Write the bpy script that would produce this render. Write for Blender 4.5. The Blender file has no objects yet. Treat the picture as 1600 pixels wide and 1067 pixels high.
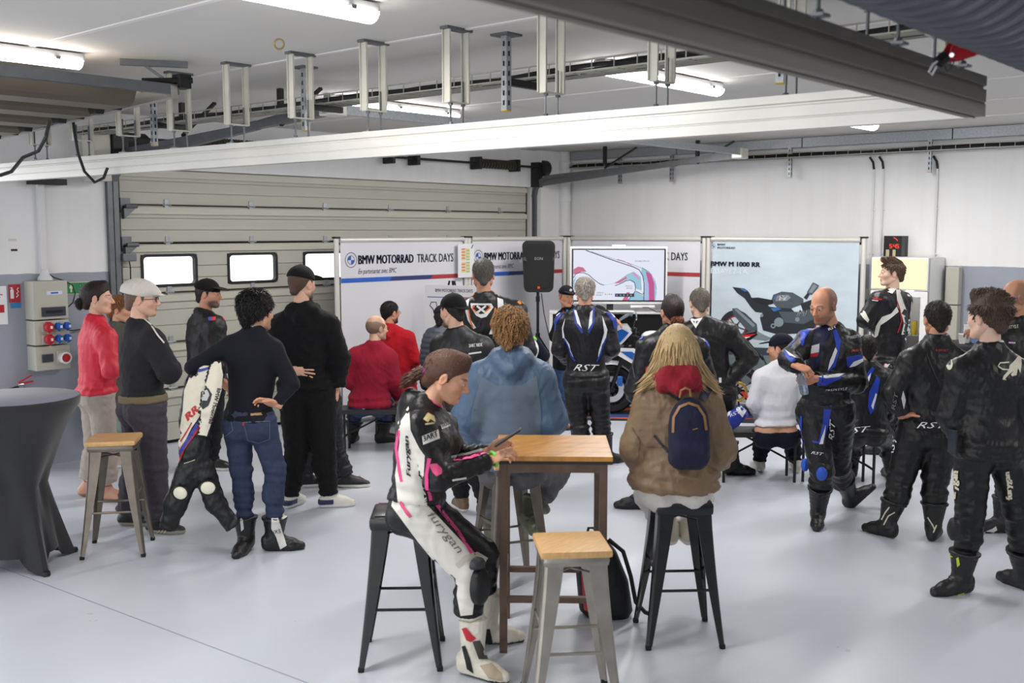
import bpy, bmesh, math, random
import numpy as np
from mathutils import Vector, Matrix
from mathutils.bvhtree import BVHTree
random.seed(7); rng = np.random.default_rng(7)
C = bpy.context.scene.collection
SC = bpy.context.scene
# ---------------------------------------------------------------- camera
FPX = 1650.0; PITCH = math.atan(172/1650.0); CH = 2.15; HEAD = math.radians(41.0)
cam_d = bpy.data.cameras.new('camera'); cam = bpy.data.objects.new('camera', cam_d); C.objects.link(cam)
cam_d.sensor_width = 36; cam_d.lens = FPX/1600*36; cam_d.clip_start = .05
cam.location = (0, 0, CH); cam.rotation_euler = (math.pi/2 - PITCH, 0, HEAD - math.pi/2)
cam_d.dof.use_dof = True; cam_d.dof.focus_distance = 8.0; cam_d.dof.aperture_fstop = 3.2
SC.camera = cam
Fv = Vector((math.cos(HEAD), math.sin(HEAD), 0)); Rv = Vector((math.sin(HEAD), -math.cos(HEAD), 0)); Zv = Vector((0, 0, 1))
Cf = Fv*math.cos(PITCH) - Zv*math.sin(PITCH); Cu = Fv*math.sin(PITCH) + Zv*math.cos(PITCH)
O = Vector((0, 0, CH))
def ray(px, py): return Cf + Rv*((px-800)/FPX) + Cu*((533.5-py)/FPX)
def W(px, py, d):                      # point seen at a pixel, d metres ahead of the lens along the ground
    r = ray(px, py); return O + r*(d/r.dot(Fv))
def onz(px, py, z=0.0):
    r = ray(px, py); return O + r*((z-CH)/r.z)
def onx(px, py, X): r = ray(px, py); return O + r*(X/r.x)
def ony(px, py, Y): r = ray(px, py); return O + r*(Y/r.y)
def dep(p): return (p-O).dot(Fv)
def proj(p):
    v = p-O; c = v.dot(Cf); return (800+FPX*v.dot(Rv)/c, 533.5-FPX*v.dot(Cu)/c)
def fdep(py, px=800): return dep(onz(px, py, 0))
# ---------------------------------------------------------------- light, view
SC.view_settings.view_transform = 'Standard'; SC.view_settings.look = 'None'
SC.view_settings.gamma = 1; SC.view_settings.use_curve_mapping = False; SC.view_settings.exposure = 0.28
world = bpy.data.worlds.new('sky'); SC.world = world; world.use_nodes = True
world.node_tree.nodes['Background'].inputs[0].default_value = (.93, .96, 1, 1)
world.node_tree.nodes['Background'].inputs[1].default_value = 2.0
SC.cycles.max_bounces = 6; SC.cycles.diffuse_bounces = 4; SC.cycles.use_denoising = True
SC.cycles.sample_clamp_indirect = 4
LAMP_E = 16.0; LAMP_W = 34.0
# ---------------------------------------------------------------- materials
def S(r, g, b): # 0..255 sRGB to linear
    f = lambda c: (c/255/12.92) if c/255 <= .04045 else ((c/255+.055)/1.055)**2.4
    return (f(r), f(g), f(b), 1)
MATS = {}
def mat(name, col, rough=.6, metal=0., bump=0., bscale=60., var=0., vscale=8., spec=.5, attr=False, emit=0., trans=0., stretch=None, coat=0., sheen=0.):
    if name in MATS: return MATS[name]
    m = bpy.data.materials.new(name); m.use_nodes = True; MATS[name] = m
    nt = m.node_tree; N = nt.nodes; L = nt.links; b = N['Principled BSDF']
    b.inputs['Base Color'].default_value = col; b.inputs['Roughness'].default_value = rough; b.inputs['Metallic'].default_value = metal
    b.inputs['Specular IOR Level'].default_value = spec
    if coat: b.inputs['Coat Weight'].default_value = coat; b.inputs['Coat Roughness'].default_value = .15
    if sheen: b.inputs['Sheen Weight'].default_value = sheen
    if trans: b.inputs['Transmission Weight'].default_value = trans
    if emit: b.inputs['Emission Color'].default_value = col; b.inputs['Emission Strength'].default_value = emit
    src = None
    if attr:
        a = N.new('ShaderNodeAttribute'); a.attribute_name = 'Col'; src = a.outputs['Color']; L.new(src, b.inputs['Base Color'])
    tc = None
    if var or bump:
        tc = N.new('ShaderNodeTexCoord'); mp = N.new('ShaderNodeMapping'); L.new(tc.outputs['Object'], mp.inputs[0])
        if stretch: mp.inputs['Scale'].default_value = stretch
    if var:
        n = N.new('ShaderNodeTexNoise'); n.inputs['Scale'].default_value = vscale; n.inputs['Detail'].default_value = 5
        L.new(mp.outputs[0], n.inputs[0])
        r = N.new('ShaderNodeMapRange'); r.inputs[3].default_value = 1-var; r.inputs[4].default_value = 1+var; r.inputs[1].default_value = .25; r.inputs[2].default_value = .75
        L.new(n.outputs[0], r.inputs[0])
        mx = N.new('ShaderNodeVectorMath'); mx.operation = 'SCALE'; L.new(r.outputs[0], mx.inputs['Scale'])
        if src: L.new(src, mx.inputs[0])
        else: mx.inputs[0].default_value = col[:3]
        L.new(mx.outputs[0], b.inputs['Base Color'])
    if bump:
        n = N.new('ShaderNodeTexNoise'); n.inputs['Scale'].default_value = bscale; n.inputs['Detail'].default_value = 4
        L.new(mp.outputs[0], n.inputs[0])
        bp = N.new('ShaderNodeBump'); bp.inputs['Strength'].default_value = bump; bp.inputs['Distance'].default_value = .01
        L.new(n.outputs[0], bp.inputs['Height']); L.new(bp.outputs[0], b.inputs['Normal'])
    return m
def flat(name, rgb, rough=.6, **k):
    c = S(*rgb); q = .62 if max(rgb) < 60 else 1.; return mat(name, (c[0]*q, c[1]*q, c[2]*q, 1), rough, **k)
# ---------------------------------------------------------------- mesh helpers
class MB:
    """collects geometry for ONE mesh"""
    def __init__(s): s.v = []; s.f = []; s.m = []
    def add(s, vs, fs, mi=0):
        o = len(s.v); s.v += [tuple(v) for v in vs]; s.f += [tuple(i+o for i in f) for f in fs]; s.m += [mi]*len(fs); return s
    def box(s, c, d, M=None, mi=0, bev=0.0):
        c = Vector(c); d = Vector(d)/2
        if bev > 0:
            bm = bmesh.new(); bmesh.ops.create_cube(bm, size=1)
            for v in bm.verts: v.co = Vector((v.co.x*2*d.x, v.co.y*2*d.y, v.co.z*2*d.z))
            bmesh.ops.bevel(bm, geom=bm.edges[:], offset=bev, segments=2, affect='EDGES', profile=.6)
            bm.verts.index_update()
            vs = [v.co + c if M is None else M @ (v.co + c) for v in bm.verts]; fs = [[v.index for v in f.verts] for f in bm.faces]
            bm.free(); return s.add(vs, fs, mi)
        vs = [Vector((c.x+sx*d.x, c.y+sy*d.y, c.z+sz*d.z)) for sz in (-1, 1) for sy in (-1, 1) for sx in (-1, 1)]
        if M is not None: vs = [M @ v for v in vs]
        return s.add(vs, [(0, 2, 3, 1), (4, 5, 7, 6), (0, 1, 5, 4), (2, 6, 7, 3), (0, 4, 6, 2), (1, 3, 7, 5)], mi)
    def tube(s, pts, r, n=8, cap=True, mi=0, closed=False):
        pts = [Vector(p) for p in pts]; rs = r if isinstance(r, (list, tuple)) else [r]*len(pts)
        rings = []; k = len(pts); up = None
        for i, p in enumerate(pts):
            if closed: t = pts[(i+1) % k]-pts[i-1]
            else: t = pts[min(i+1, k-1)]-pts[max(i-1, 0)]
            t = t.normalized() if t.length > 1e-9 else Vector((0, 0, 1))
            if up is None: up = Vector((0, 0, 1)) if abs(t.z) < .9 else Vector((1, 0, 0))
            x = t.cross(up)
            if x.length < 1e-4: x = t.orthogonal()
            x.normalize(); y = x.cross(t); up = y
            rings.append([p + (x*math.cos(a)+y*math.sin(a))*rs[i] for a in [2*math.pi*j/n for j in range(n)]])
        vs = [v for rg in rings for v in rg]; fs = []
        for i in range(k if closed else k-1):
            for j in range(n): fs.append((i*n+j, i*n+(j+1) % n, ((i+1) % k)*n+(j+1) % n, ((i+1) % k)*n+j))
        if cap and not closed: fs += [tuple(range(n))[::-1], tuple(range((k-1)*n, k*n))]
        return s.add(vs, fs, mi)
    def bar(s, a, b, w, h, up=(0, 0, 1), mi=0):
        a = Vector(a); b = Vector(b); t = (b-a).normalized(); u = Vector(up)
        if abs(t.dot(u)) > .98: u = Vector((1, 0, 0))
        x = t.cross(u).normalized(); y = x.cross(t)
        vs = [p + x*(sx*w/2) + y*(sy*h/2) for p in (a, b) for sx, sy in ((-1, -1), (1, -1), (1, 1), (-1, 1))]
        return s.add(vs, [(0, 1, 2, 3), (7, 6, 5, 4), (0, 4, 5, 1), (1, 5, 6, 2), (2, 6, 7, 3), (3, 7, 4, 0)], mi)
    def lathe(s, prof, n=24, M=None, mi=0, cap=True):
        vs = [Vector((r*math.cos(2*math.pi*j/n), r*math.sin(2*math.pi*j/n), z)) for r, z in prof for j in range(n)]
        if M is not None: vs = [M @ v for v in vs]
        fs = [(i*n+j, i*n+(j+1) % n, (i+1)*n+(j+1) % n, (i+1)*n+j) for i in range(len(prof)-1) for j in range(n)]
        if cap: fs += [tuple(range(n))[::-1], tuple(range((len(prof)-1)*n, len(prof)*n))]
        return s.add(vs, fs, mi)
    def prism(s, poly, axis_o, ex, ey, ez, mi=0):   # poly in (ex, ey), extruded by ez
        o = Vector(axis_o); ex = Vector(ex); ey = Vector(ey); ez = Vector(ez); n = len(poly)
        vs = [o+ex*p[0]+ey*p[1] for p in poly] + [o+ex*p[0]+ey*p[1]+ez for p in poly]
        return s.add(vs, [tuple(range(n))[::-1], tuple(range(n, 2*n))] + [(i, (i+1) % n, n+(i+1) % n, n+i) for i in range(n)], mi)
    def build(s, name, m, parent=None, smooth=False, loc=None):
        me = bpy.data.meshes.new(name)
        vs = s.v
        if loc is not None: vs = [(v[0]-loc[0], v[1]-loc[1], v[2]-loc[2]) for v in vs]
        me.from_pydata([tuple(v) for v in vs], [], s.f)
        for mm in (m if isinstance(m, (list, tuple)) else [m]): me.materials.append(mm)
        if any(s.m): me.polygons.foreach_set('material_index', s.m)
        bm = bmesh.new(); bm.from_mesh(me); bmesh.ops.recalc_face_normals(bm, faces=bm.faces[:]); bm.to_mesh(me); bm.free()
        if smooth:
            me.polygons.foreach_set('use_smooth', [True]*len(me.polygons)); me.set_sharp_from_angle(angle=math.radians(40))
        return link(name, me, parent, loc)
def link(name, me, parent=None, loc=None):
    o = bpy.data.objects.new(name, me); C.objects.link(o)
    if parent is not None:
        o.parent = parent; o.matrix_parent_inverse = parent_inv(parent)
    if loc is not None: o.location = loc
    return o
def parent_inv(p):
    M = Matrix.Identity(4); q = p
    while q is not None: M = q.matrix_basis.copy() if q.parent is None else q.matrix_parent_inverse @ q.matrix_basis; break
    # world matrix of the parent chain
    def wm(x): return x.matrix_basis.copy() if x.parent is None else wm(x.parent) @ x.matrix_parent_inverse @ x.matrix_basis
    return wm(p).inverted()
def thing(name, label, cat, loc=(0, 0, 0), group=None, rotz=0.):
    o = bpy.data.objects.new(name, None); C.objects.link(o); o.location = loc; o.rotation_euler = (0, 0, rotz); o.empty_display_size = .1
    return tag(o, label, cat, group)
def tag(o, label=None, cat=None, group=None, kind=None):
    if label: o['label'] = label
    if cat: o['category'] = cat
    if group: o['group'] = group
    if kind: o['kind'] = kind
    return o
def struct(o): o['kind'] = 'structure'; return o
def dup(root, M=None, label=None):
    """copy of a thing with its parts; M: world transform applied to the root"""
    def rec(o, p):
        c = o.copy(); C.objects.link(c)
        if p is not None: c.parent = p
        for ch in o.children: rec(ch, c)
        return c
    r = rec(root, None)
    if M is not None: r.matrix_basis = M
    if label: r['label'] = label
    return r
# text to flat mesh (2D verts, faces)
_TX = {}
def textmesh(s, size=1., bold=0., shear=0., align='LEFT', spacing=1.):
    k = (s, bold, shear, align, spacing)
    if k not in _TX:
        cu = bpy.data.curves.new('t', 'FONT'); cu.body = s; cu.size = 1; cu.offset = bold; cu.shear = shear; cu.align_x = align; cu.space_character = spacing
        cu.resolution_u = 2
        ob = bpy.data.objects.new('t', cu); C.objects.link(ob)
        me = bpy.data.meshes.new_from_object(ob.evaluated_get(bpy.context.evaluated_depsgraph_get()))
        vs = [(v.co.x, v.co.y) for v in me.vertices]; fs = [tuple(p.vertices) for p in me.polygons]
        bpy.data.objects.remove(ob); bpy.data.curves.remove(cu); bpy.data.meshes.remove(me)
        _TX[k] = (vs, fs)
    vs, fs = _TX[k]; return [(x*size, y*size) for x, y in vs], fs
def fit_text(s, w, h, bold=0., **k):
    vs, fs = textmesh(s, 1., **k)
    if bold > 0:
        n = len(vs); b_ = max(bold, .015)*1.3; vs = [(x+dx, y) for dx in (-b_, 0, b_) for x, y in vs]; fs = [tuple(i+j*n for i in f) for j in range(3) for f in fs]
    xs = [v[0] for v in vs]; ys = [v[1] for v in vs]; x0, x1, y0, y1 = min(xs), max(xs), min(ys), max(ys)
    return [((x-x0)/(x1-x0)*w, (y-y0)/(y1-y0)*h) for x, y in vs], fs
def flat_text(name, s, o, ex, ey, w, h, m, parent, off=None, **k):
    """lettering on a flat surface: o lower left, ex/ey unit axes"""
    vs, fs = fit_text(s, w, h, **k); o = Vector(o)
    if off is not None: o = o+Vector(off)
    b = MB(); b.add([o+Vector(ex)*x+Vector(ey)*y for x, y in vs], fs)
    me = bpy.data.meshes.new(name); me.from_pydata(b.v, [], b.f); me.materials.append(m); return link(name, me, parent)
def polyshape(name, polys, o, ex, ey, m, parent, off=(0, 0, 0)):
    b = MB(); o = Vector(o)+Vector(off)
    for p in polys: b.add([o+Vector(ex)*x+Vector(ey)*y for x, y in p], [tuple(range(len(p)))])
    me = bpy.data.meshes.new(name); me.from_pydata(b.v, [], b.f); me.materials.append(m); return link(name, me, parent)
def ribbon(pts, w):
    """flat strip along 2D points as quads"""
    out = []; P = [Vector(p) for p in pts]; n = len(P); L = []
    for i in range(n):
        t = (P[min(i+1, n-1)]-P[max(i-1, 0)]).normalized(); nn = Vector((-t.y, t.x)); ww = w[i] if isinstance(w, (list, tuple)) else w
        L.append((P[i]+nn*ww/2, P[i]-nn*ww/2))
    for i in range(n-1): out.append([tuple(L[i][1]), tuple(L[i+1][1]), tuple(L[i+1][0]), tuple(L[i][0])])
    return out
# ================================================================ ENVIRONMENT
XW, YW, HC, ZP = 12.03, 9.53, 3.265, 1.77
# materials
def concrete_floor():
    m = mat('floor_resin', S(183, 190, 204), .26, spec=.45); nt = m.node_tree; N = nt.nodes; L = nt.links; b = N['Principled BSDF']
    tc = N.new('ShaderNodeTexCoord'); n = N.new('ShaderNodeTexNoise'); n.inputs['Scale'].default_value = .55; n.inputs['Detail'].default_value = 6; L.new(tc.outputs['Object'], n.inputs[0])
    r = N.new('ShaderNodeValToRGB'); r.color_ramp.elements[0].position = .3; r.color_ramp.elements[0].color = S(192, 197, 206); r.color_ramp.elements[1].position = .7; r.color_ramp.elements[1].color = S(206, 210, 218)
    L.new(n.outputs[0], r.inputs[0]); L.new(r.outputs[0], b.inputs['Base Color'])
    n2 = N.new('ShaderNodeTexNoise'); n2.inputs['Scale'].default_value = 3.; n2.inputs['Detail'].default_value = 6; L.new(tc.outputs['Object'], n2.inputs[0])
    mr = N.new('ShaderNodeMapRange'); mr.inputs[3].default_value = .24; mr.inputs[4].default_value = .36; L.new(n2.outputs[0], mr.inputs[0]); L.new(mr.outputs[0], b.inputs['Roughness'])
    bp = N.new('ShaderNodeBump'); bp.inputs['Strength'].default_value = .05; bp.inputs['Distance'].default_value = .01; L.new(n2.outputs[0], bp.inputs['Height']); L.new(bp.outputs[0], b.inputs['Normal'])
    return m
def wall_mat(name, ax):
    m = mat(name, S(226, 227, 231), .7, spec=.3); nt = m.node_tree; N = nt.nodes; L = nt.links; b = N['Principled BSDF']
    tc = N.new('ShaderNodeTexCoord'); sp = N.new('ShaderNodeSeparateXYZ'); L.new(tc.outputs['Object'], sp.inputs[0])
    n0 = N.new('ShaderNodeTexNoise'); n0.inputs['Scale'].default_value = 6; L.new(tc.outputs['Object'], n0.inputs[0])
    th = N.new('ShaderNodeMath'); th.operation = 'MULTIPLY_ADD'; th.inputs[1].default_value = .02; L.new(n0.outputs[0], th.inputs[0]); L.new(sp.outputs[2], th.inputs[2])
    gt = N.new('ShaderNodeMath'); gt.operation = 'GREATER_THAN'; gt.inputs[1].default_value = ZP+.01; L.new(th.outputs[0], gt.inputs[0])
    mp = N.new('ShaderNodeMapping'); mp.inputs['Scale'].default_value = (5, 5, .25); L.new(tc.outputs['Object'], mp.inputs[0])
    n = N.new('ShaderNodeTexNoise'); n.inputs['Scale'].default_value = 1.2; n.inputs['Detail'].default_value = 7; L.new(mp.outputs[0], n.inputs[0])
    cr = N.new('ShaderNodeValToRGB'); e = cr.color_ramp.elements; e[0].position = .25; e[0].color = (.955, .95, .94, 1); e[1].position = .55; e[1].color = (1, 1, 1, 1); L.new(n.outputs[0], cr.inputs[0])
    mx = N.new('ShaderNodeMix'); mx.data_type = 'RGBA'; mx.inputs[6].default_value = S(158, 162, 173); mx.inputs[7].default_value = S(236, 236, 236); L.new(gt.outputs[0], mx.inputs[0])
    mm = N.new('ShaderNodeMix'); mm.data_type = 'RGBA'; mm.blend_type = 'MULTIPLY'; mm.inputs[0].default_value = 1; L.new(mx.outputs[2], mm.inputs[6]); L.new(cr.outputs[0], mm.inputs[7]); L.new(mm.outputs[2], b.inputs['Base Color'])
    n3 = N.new('ShaderNodeTexNoise'); n3.inputs['Scale'].default_value = 55; L.new(tc.outputs['Object'], n3.inputs[0])
    bp = N.new('ShaderNodeBump'); bp.inputs['Strength'].default_value = .12; bp.inputs['Distance'].default_value = .01; L.new(n3.outputs[0], bp.inputs['Height']); L.new(bp.outputs[0], b.inputs['Normal'])
    return m
M_floor = concrete_floor(); M_wall = wall_mat('wall_paint', 0)
M_ceil = flat('ceiling_paint', (210, 207, 201), .85, var=.03, vscale=.8, bump=.1, bscale=25)
M_line = flat('ceiling_joint_filler', (228, 222, 220), .8)
M_alu = flat('anodised_aluminium', (176, 172, 168), .42, metal=.75, var=.06, vscale=3, stretch=(1, 1, 6))
M_alub = flat('bright_aluminium', (222, 219, 212), .38, metal=.35, var=.05, vscale=4)
M_galv = flat('galvanised_steel', (168, 172, 176), .4, metal=.5, var=.16, vscale=50)
M_wire = flat('wire_basket_zinc', (170, 168, 158), .45, metal=.3)
M_galvd = flat('dull_galvanised_steel', (112, 115, 118), .5, metal=.7, var=.12, vscale=14)
M_dk = flat('dark_steel', (58, 56, 56), .5, metal=.4)
M_blk = flat('black_plastic', (22, 22, 24), .5)
M_rub = flat('black_rubber', (18, 18, 19), .75)
M_beige = flat('cream_bracket_paint', (206, 203, 190), .5, var=.05, vscale=12)
M_door = flat('door_panel_cream', (186, 185, 173), .5, var=.03, vscale=3, bump=.05, bscale=90)
M_doorr = flat('door_rail_cream', (196, 194, 180), .45)
M_white = flat('white_plastic', (232, 232, 230), .4)
M_pipe = flat('white_pipe', (222, 222, 222), .45)
M_boxp = flat('grey_beige_plastic', (186, 184, 172), .5)
M_red = flat('red_plastic', (186, 32, 42), .4); M_blue = flat('blue_plastic', (32, 96, 190), .4)
M_glass = mat('clear_pane', (1, 1, 1, 1), .02, trans=1.0)
M_cable = flat('black_cable', (24, 24, 28), .5)
M_chr = flat('polished_steel', (205, 206, 208), .2, metal=1)

struct(MB().box((4.5, 3.0, -.05), (27, 20, .1)).build('floor', M_floor))
b = MB(); a0 = onz(50, 905); a1 = onz(196, 960); d = (a1-a0).normalized()
b.bar(a0 - d*2 + Vector((0, 0, .0006)), a1 + d*4 + Vector((0, 0, .0006)), .008, .001)
struct(b.build('trim_1', flat('joint_dark', (150, 152, 172), .6)))
# far left wall, with the opening of the roller door (X 5.22..11.36, to Z 2.74), and of the neighbour's
DX0, DX1, DZ = 5.20, 11.38, 2.76
b = MB(); T = .25
b.box(((4.02+DX0)/2, YW+T/2, HC/2), (DX0-4.02, T, HC)); b.box(((DX1+XW+.25)/2, YW+T/2, HC/2), (XW+.25-DX1, T, HC)); b.box(((DX0+DX1)/2, YW+T/2, (DZ+HC)/2), (DX1-DX0, T, HC-DZ))
b.box((1.0, YW+T/2, (DZ+HC)/2), (6.04, T, HC-DZ)); b.box((-3.0, YW+T/2, HC/2), (2.0, T, HC))
struct(b.build('wall_left', M_wall))
struct(MB().box((XW+.125, 3.0-.0, HC/2), (.25, 13.06, HC)).build('wall_right', M_wall))
struct(MB().box((4.0, -3.6, HC/2), (16.3, .25, HC)).build('wall_back', M_wall))
struct(MB().box((4.1, 3.0, HC+.06), (16.6, 13.6, .12)).build('ceiling', M_ceil))
k = 2
for x in (1.72, 3.02, 4.36, 5.66, 6.96, 8.26, 9.56, 10.86):
    struct(MB().box((x, 3.0, HC-.003), (.035, 13.0, .008)).build('trim_%d' % k, M_line)); k += 1
# pilaster and rain pipe in the corner
struct(MB().box((11.72, YW-.06, HC/2), (.56, .12, HC)).build('trim_%d' % k, M_wall)); k += 1
t = thing('rain_pipe', 'thick white vertical pipe in the corner of the two walls', 'pipe', (XW-.11, YW-.16, 0))
MB().lathe([(.085, 0), (.085, HC)], 20, Matrix.Translation(Vector((XW-.11, YW-.16, 0)))).build('pipe', M_pipe, t, True)
for z in (2.62, 1.0, 3.08): MB().lathe([(.086, z-.05), (.094, z-.045), (.094, z+.045), (.086, z+.05)], 20, Matrix.Translation(Vector((XW-.11, YW-.16, 0)))).build('collar', M_pipe, t, True)
# ---- roller door
door = MB().box(((DX0+DX1)/2, YW+.10, .015), (DX1-DX0, .05, .03)).build('door_1', M_rub); struct(door)
zs = [.03, .56, 1.03, 1.53, 2.03, 2.40, 2.76]; xa, xb = DX0+.06, DX1-.08
wx = [(5.45, 6.08), (6.44, 7.08), (7.43, 8.07), (8.42, 9.06), (9.41, 10.05), (10.40, 11.0)]
for i in range(6):
    z0, z1 = zs[i]+.006, zs[i+1]-.006; b = MB(); y = YW+.06
    hs = [z0+(z1-z0)*q for q in (0, .36, .68, 1)]
    for j in range(3):
        if i == 3 and j in (0, 1, 2):       # the glazed section
            wz0, wz1 = 1.60, 1.92; c0, c1 = hs[j]+.003, hs[j+1]-.003
            if j == 0: c1 = wz0
            if j == 1: c0, c1 = wz0, wz1
            if j == 2: c0 = wz1; c1 = z1
            if j == 0: c0 = z0
            if j in (0, 2): b.box(((xa+xb)/2, y, (c0+c1)/2), (xb-xa, .04, c1-c0))
            else:
                e = [xa]+[q for w in wx for q in w]+[xb]
                for q in range(0, len(e), 2):
                    for g0, g1 in ((c0, 1.68), (1.686, 1.80), (1.806, c1)): b.box(((e[q]+e[q+1])/2, y, (g0+g1)/2), (e[q+1]-e[q], .04, g1-g0))
                    b.box(((e[q]+e[q+1])/2, y+.012, (c0+c1)/2), (e[q+1]-e[q], .012, c1-c0))
        else: b.box(((xa+xb)/2, y, (hs[j]+hs[j+1])/2), (xb-xa, .04, hs[j+1]-hs[j]-.006)); b.box(((xa+xb)/2, y+.006, hs[j+1]), (xb-xa, .02, .02))
    b.build('panel', M_door, door)
    b = MB()
    b.prism([(-.02, -.085), (.03, -.085), (.03, -.02), (.0, -.02), (.0, -.012), (-.02, -.012)], (xa, YW+.045, z1+.01), (0, -1, 0), (0, 0, 1), (xb-xa, 0, 0))
    b.build('reinforcing_rail', M_doorr, door)
    if i < 5:
        MB().box(((xa+xb)/2, YW+.095, zs[i+1]), (xb-xa, .02, .06)).build('joint_light_stop', M_rub, door)  # added backing strip, keeps daylight from leaking through the section joint
        b = MB(); b.box(((xa+xb)/2, YW+.035, zs[i+1]+.012), (xb-xa, .01, .012)); b.build('hinge_line', M_dk, door)
        for hx in (5.75, 6.75, 7.75, 8.75, 9.75, 10.75):
            h = MB(); h.box((hx, YW+.033, zs[i+1]+.02), (.05, .012, .10), bev=.003); h.tube([(hx-.05, YW+.028, zs[i+1]+.012), (hx+.05, YW+.028, zs[i+1]+.012)], .009, 6); h.build('hinge', M_galv, door)
        h = MB(); h.box((xa+.04, YW+.03, zs[i+1]+.0), (.10, .03, .14)); h.prism([(0, 0), (.12, .0), (0, -.10)], (xa, YW+.02, zs[i+1]-.03), (1, 0, 0), (0, 0, 1), (0, -.05, 0)); h.tube([(xa+.02, YW-.02, zs[i+1]-.01), (xa+.14, YW-.02, zs[i+1]-.01)], .02, 8); h.build('roller_bracket', M_galvd, door)
for jx, jw in (((DX0+xa)/2, xa-DX0+.06), ((DX1+xb)/2, DX1-xb+.06)): MB().box((jx, YW+.11, DZ/2), (jw, .05, DZ)).build('side_light_stop', M_rub, door)  # added strips behind the jamb gaps to block daylight leaking past the door
MB().box(((DX0+DX1)/2, YW+.11, DZ-.02), (DX1-DX0, .05, .08)).build('top_light_stop', M_rub, door)  # added strip blocking daylight along the top edge of the door
for (w0, w1) in wx:
    def rr(x0, x1, z0, z1, r, n=5):
        return [(cx+r*math.cos(a), cz+r*math.sin(a)) for cx, cz, a0 in ((x1-r, z1-r, 0), (x0+r, z1-r, 90), (x0+r, z0+r, 180), (x1-r, z0+r, 270)) for a in [math.radians(a0+90*q/n) for q in range(n+1)]]
    o_ = rr(w0, w1, 1.595, 1.925, .05); i_ = rr(w0+.028, w1-.028, 1.623, 1.897, .035); n = len(o_)
    b = MB(); vs = [(p[0], YW+.028, p[1]) for p in o_]+[(p[0], YW+.028, p[1]) for p in i_]+[(p[0], YW+.085, p[1]) for p in o_]+[(p[0], YW+.085, p[1]) for p in i_]
    b.add(vs, [(j, (j+1) % n, n+(j+1) % n, n+j) for j in range(n)]+[(n+j, n+(j+1) % n, 3*n+(j+1) % n, 3*n+j) for j in range(n)]+[(j, (j+1) % n, 2*n+(j+1) % n, 2*n+j) for j in range(n)])
    f = b.build('window_frame', M_blk, door)
    MB().box(((w0+w1)/2, YW+.06, 1.76), (w1-w0-.05, .008, .28)).build('pane', M_glass, f)
# door tracks
def track_pts(x, xin):
    return [(x, YW-.02, 0), (x, YW-.02, 2.62), (x, YW-.05, 2.74), (x, YW-.12, 2.83), (x, YW-.25, 2.885), (x, YW-.42, 2.90), (x, 6.3, 3.04)]
for sx, lab in ((DX0-.03, 'left'), (DX1+.03, 'right')):
    t = thing('door_track', 'grey steel track curving up from the cream roller door, on its %s side' % lab, 'track', (sx, YW-.02, 0))
    P = track_pts(sx, 0); b = MB()
    for a, c in zip(P[:-1], P[1:]): b.bar(a, c, .065, .05)
    b.build('rail', M_galvd, t)
    b = MB(); b.bar((sx, YW-.06, 2.80), (sx, 7.2, 3.0), .05, .07); b.bar((sx, 7.2, 3.0), (sx, 6.3, 3.1), .05, .06); b.build('upper_rail', M_galvd, t)
    s_ = -1 if lab == 'left' else 1
    MB().box((sx+s_*.055, YW-.02, 1.36), (.05, .05, 2.7)).build('jamb_angle', M_dk if lab == 'right' else M_galvd, t)
    b = MB(); b.box((sx+s_*.0, YW-.05, 2.93), (.10, .16, .34)); b.build('bearing_plate', M_dk, t)
    b = MB(); b.lathe([(.09, -.05), (.11, -.04), (.11, .04), (.09, .05)], 18, Matrix.Translation(Vector((sx+s_*.09, YW-.12, 3.02))) @ Matrix.Rotation(math.pi/2, 4, 'Y')); b.build('cable_drum', M_dk, t, True)
    for yy in (8.3, 6.9):
        b = MB(); b.box((sx, yy, 3.14), (.04, .04, .24)); b.bar((sx, yy, 2.98), (sx+s_*.0, yy-.5, 3.22), .03, .02); b.build('hanger', M_dk, t)
t = thing('track_crossbar', 'galvanised bar under the ceiling joining the ends of both door tracks', 'bar', (8.3, 6.28, 3.06))
MB().bar((DX0-.1, 6.28, 3.06), (DX1+.1, 6.28, 3.09), .05, .07).build('bar', M_galv, t)
for x in (DX0+.0, DX1): MB().box((x, 6.3, 3.07), (.16, .14, .12), bev=.01).build('end_plate', M_alub, t)
t = thing('torsion_spring', 'dark spring shaft mounted above the cream roller door', 'spring shaft', (8.3, YW-.10, 3.0))
MB().tube([(DX0, YW-.12, 3.03), (DX1+.05, YW-.12, 3.03)], .016, 10).build('shaft', M_dk, t, True)
for e0, e1, nt_ in ((744, 804, 14), (300, 448, 34)):
    ends = [ony(e0, 255, YW-.12).x, ony(e1, 259, YW-.12).x]; pts = []
    for i in range(8*nt_+1):
        a = 2*math.pi*i/8; x = ends[0]+(ends[1]-ends[0])*i/(8*nt_); pts.append((x, YW-.12+.05*math.cos(a), 3.03+.05*math.sin(a)))
    MB().tube(pts, .0165, 5).build('spring', flat('brown_spring_steel', (78, 70, 60), .5, metal=.5), t, True)
    MB().lathe([(.042, 0), (.042, ends[1]-ends[0])], 14, Matrix.Translation(Vector((ends[0], YW-.12, 3.03))) @ Matrix.Rotation(math.pi/2, 4, 'Y')).build('spring_core', M_dk, t)
for px in (608, 647, 744, 804):
    x = ony(px, 250, YW-.1).x; MB().box((x, YW-.10, 3.03), (.05, .18, .16), bev=.01).build('bracket', M_dk, t)
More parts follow.
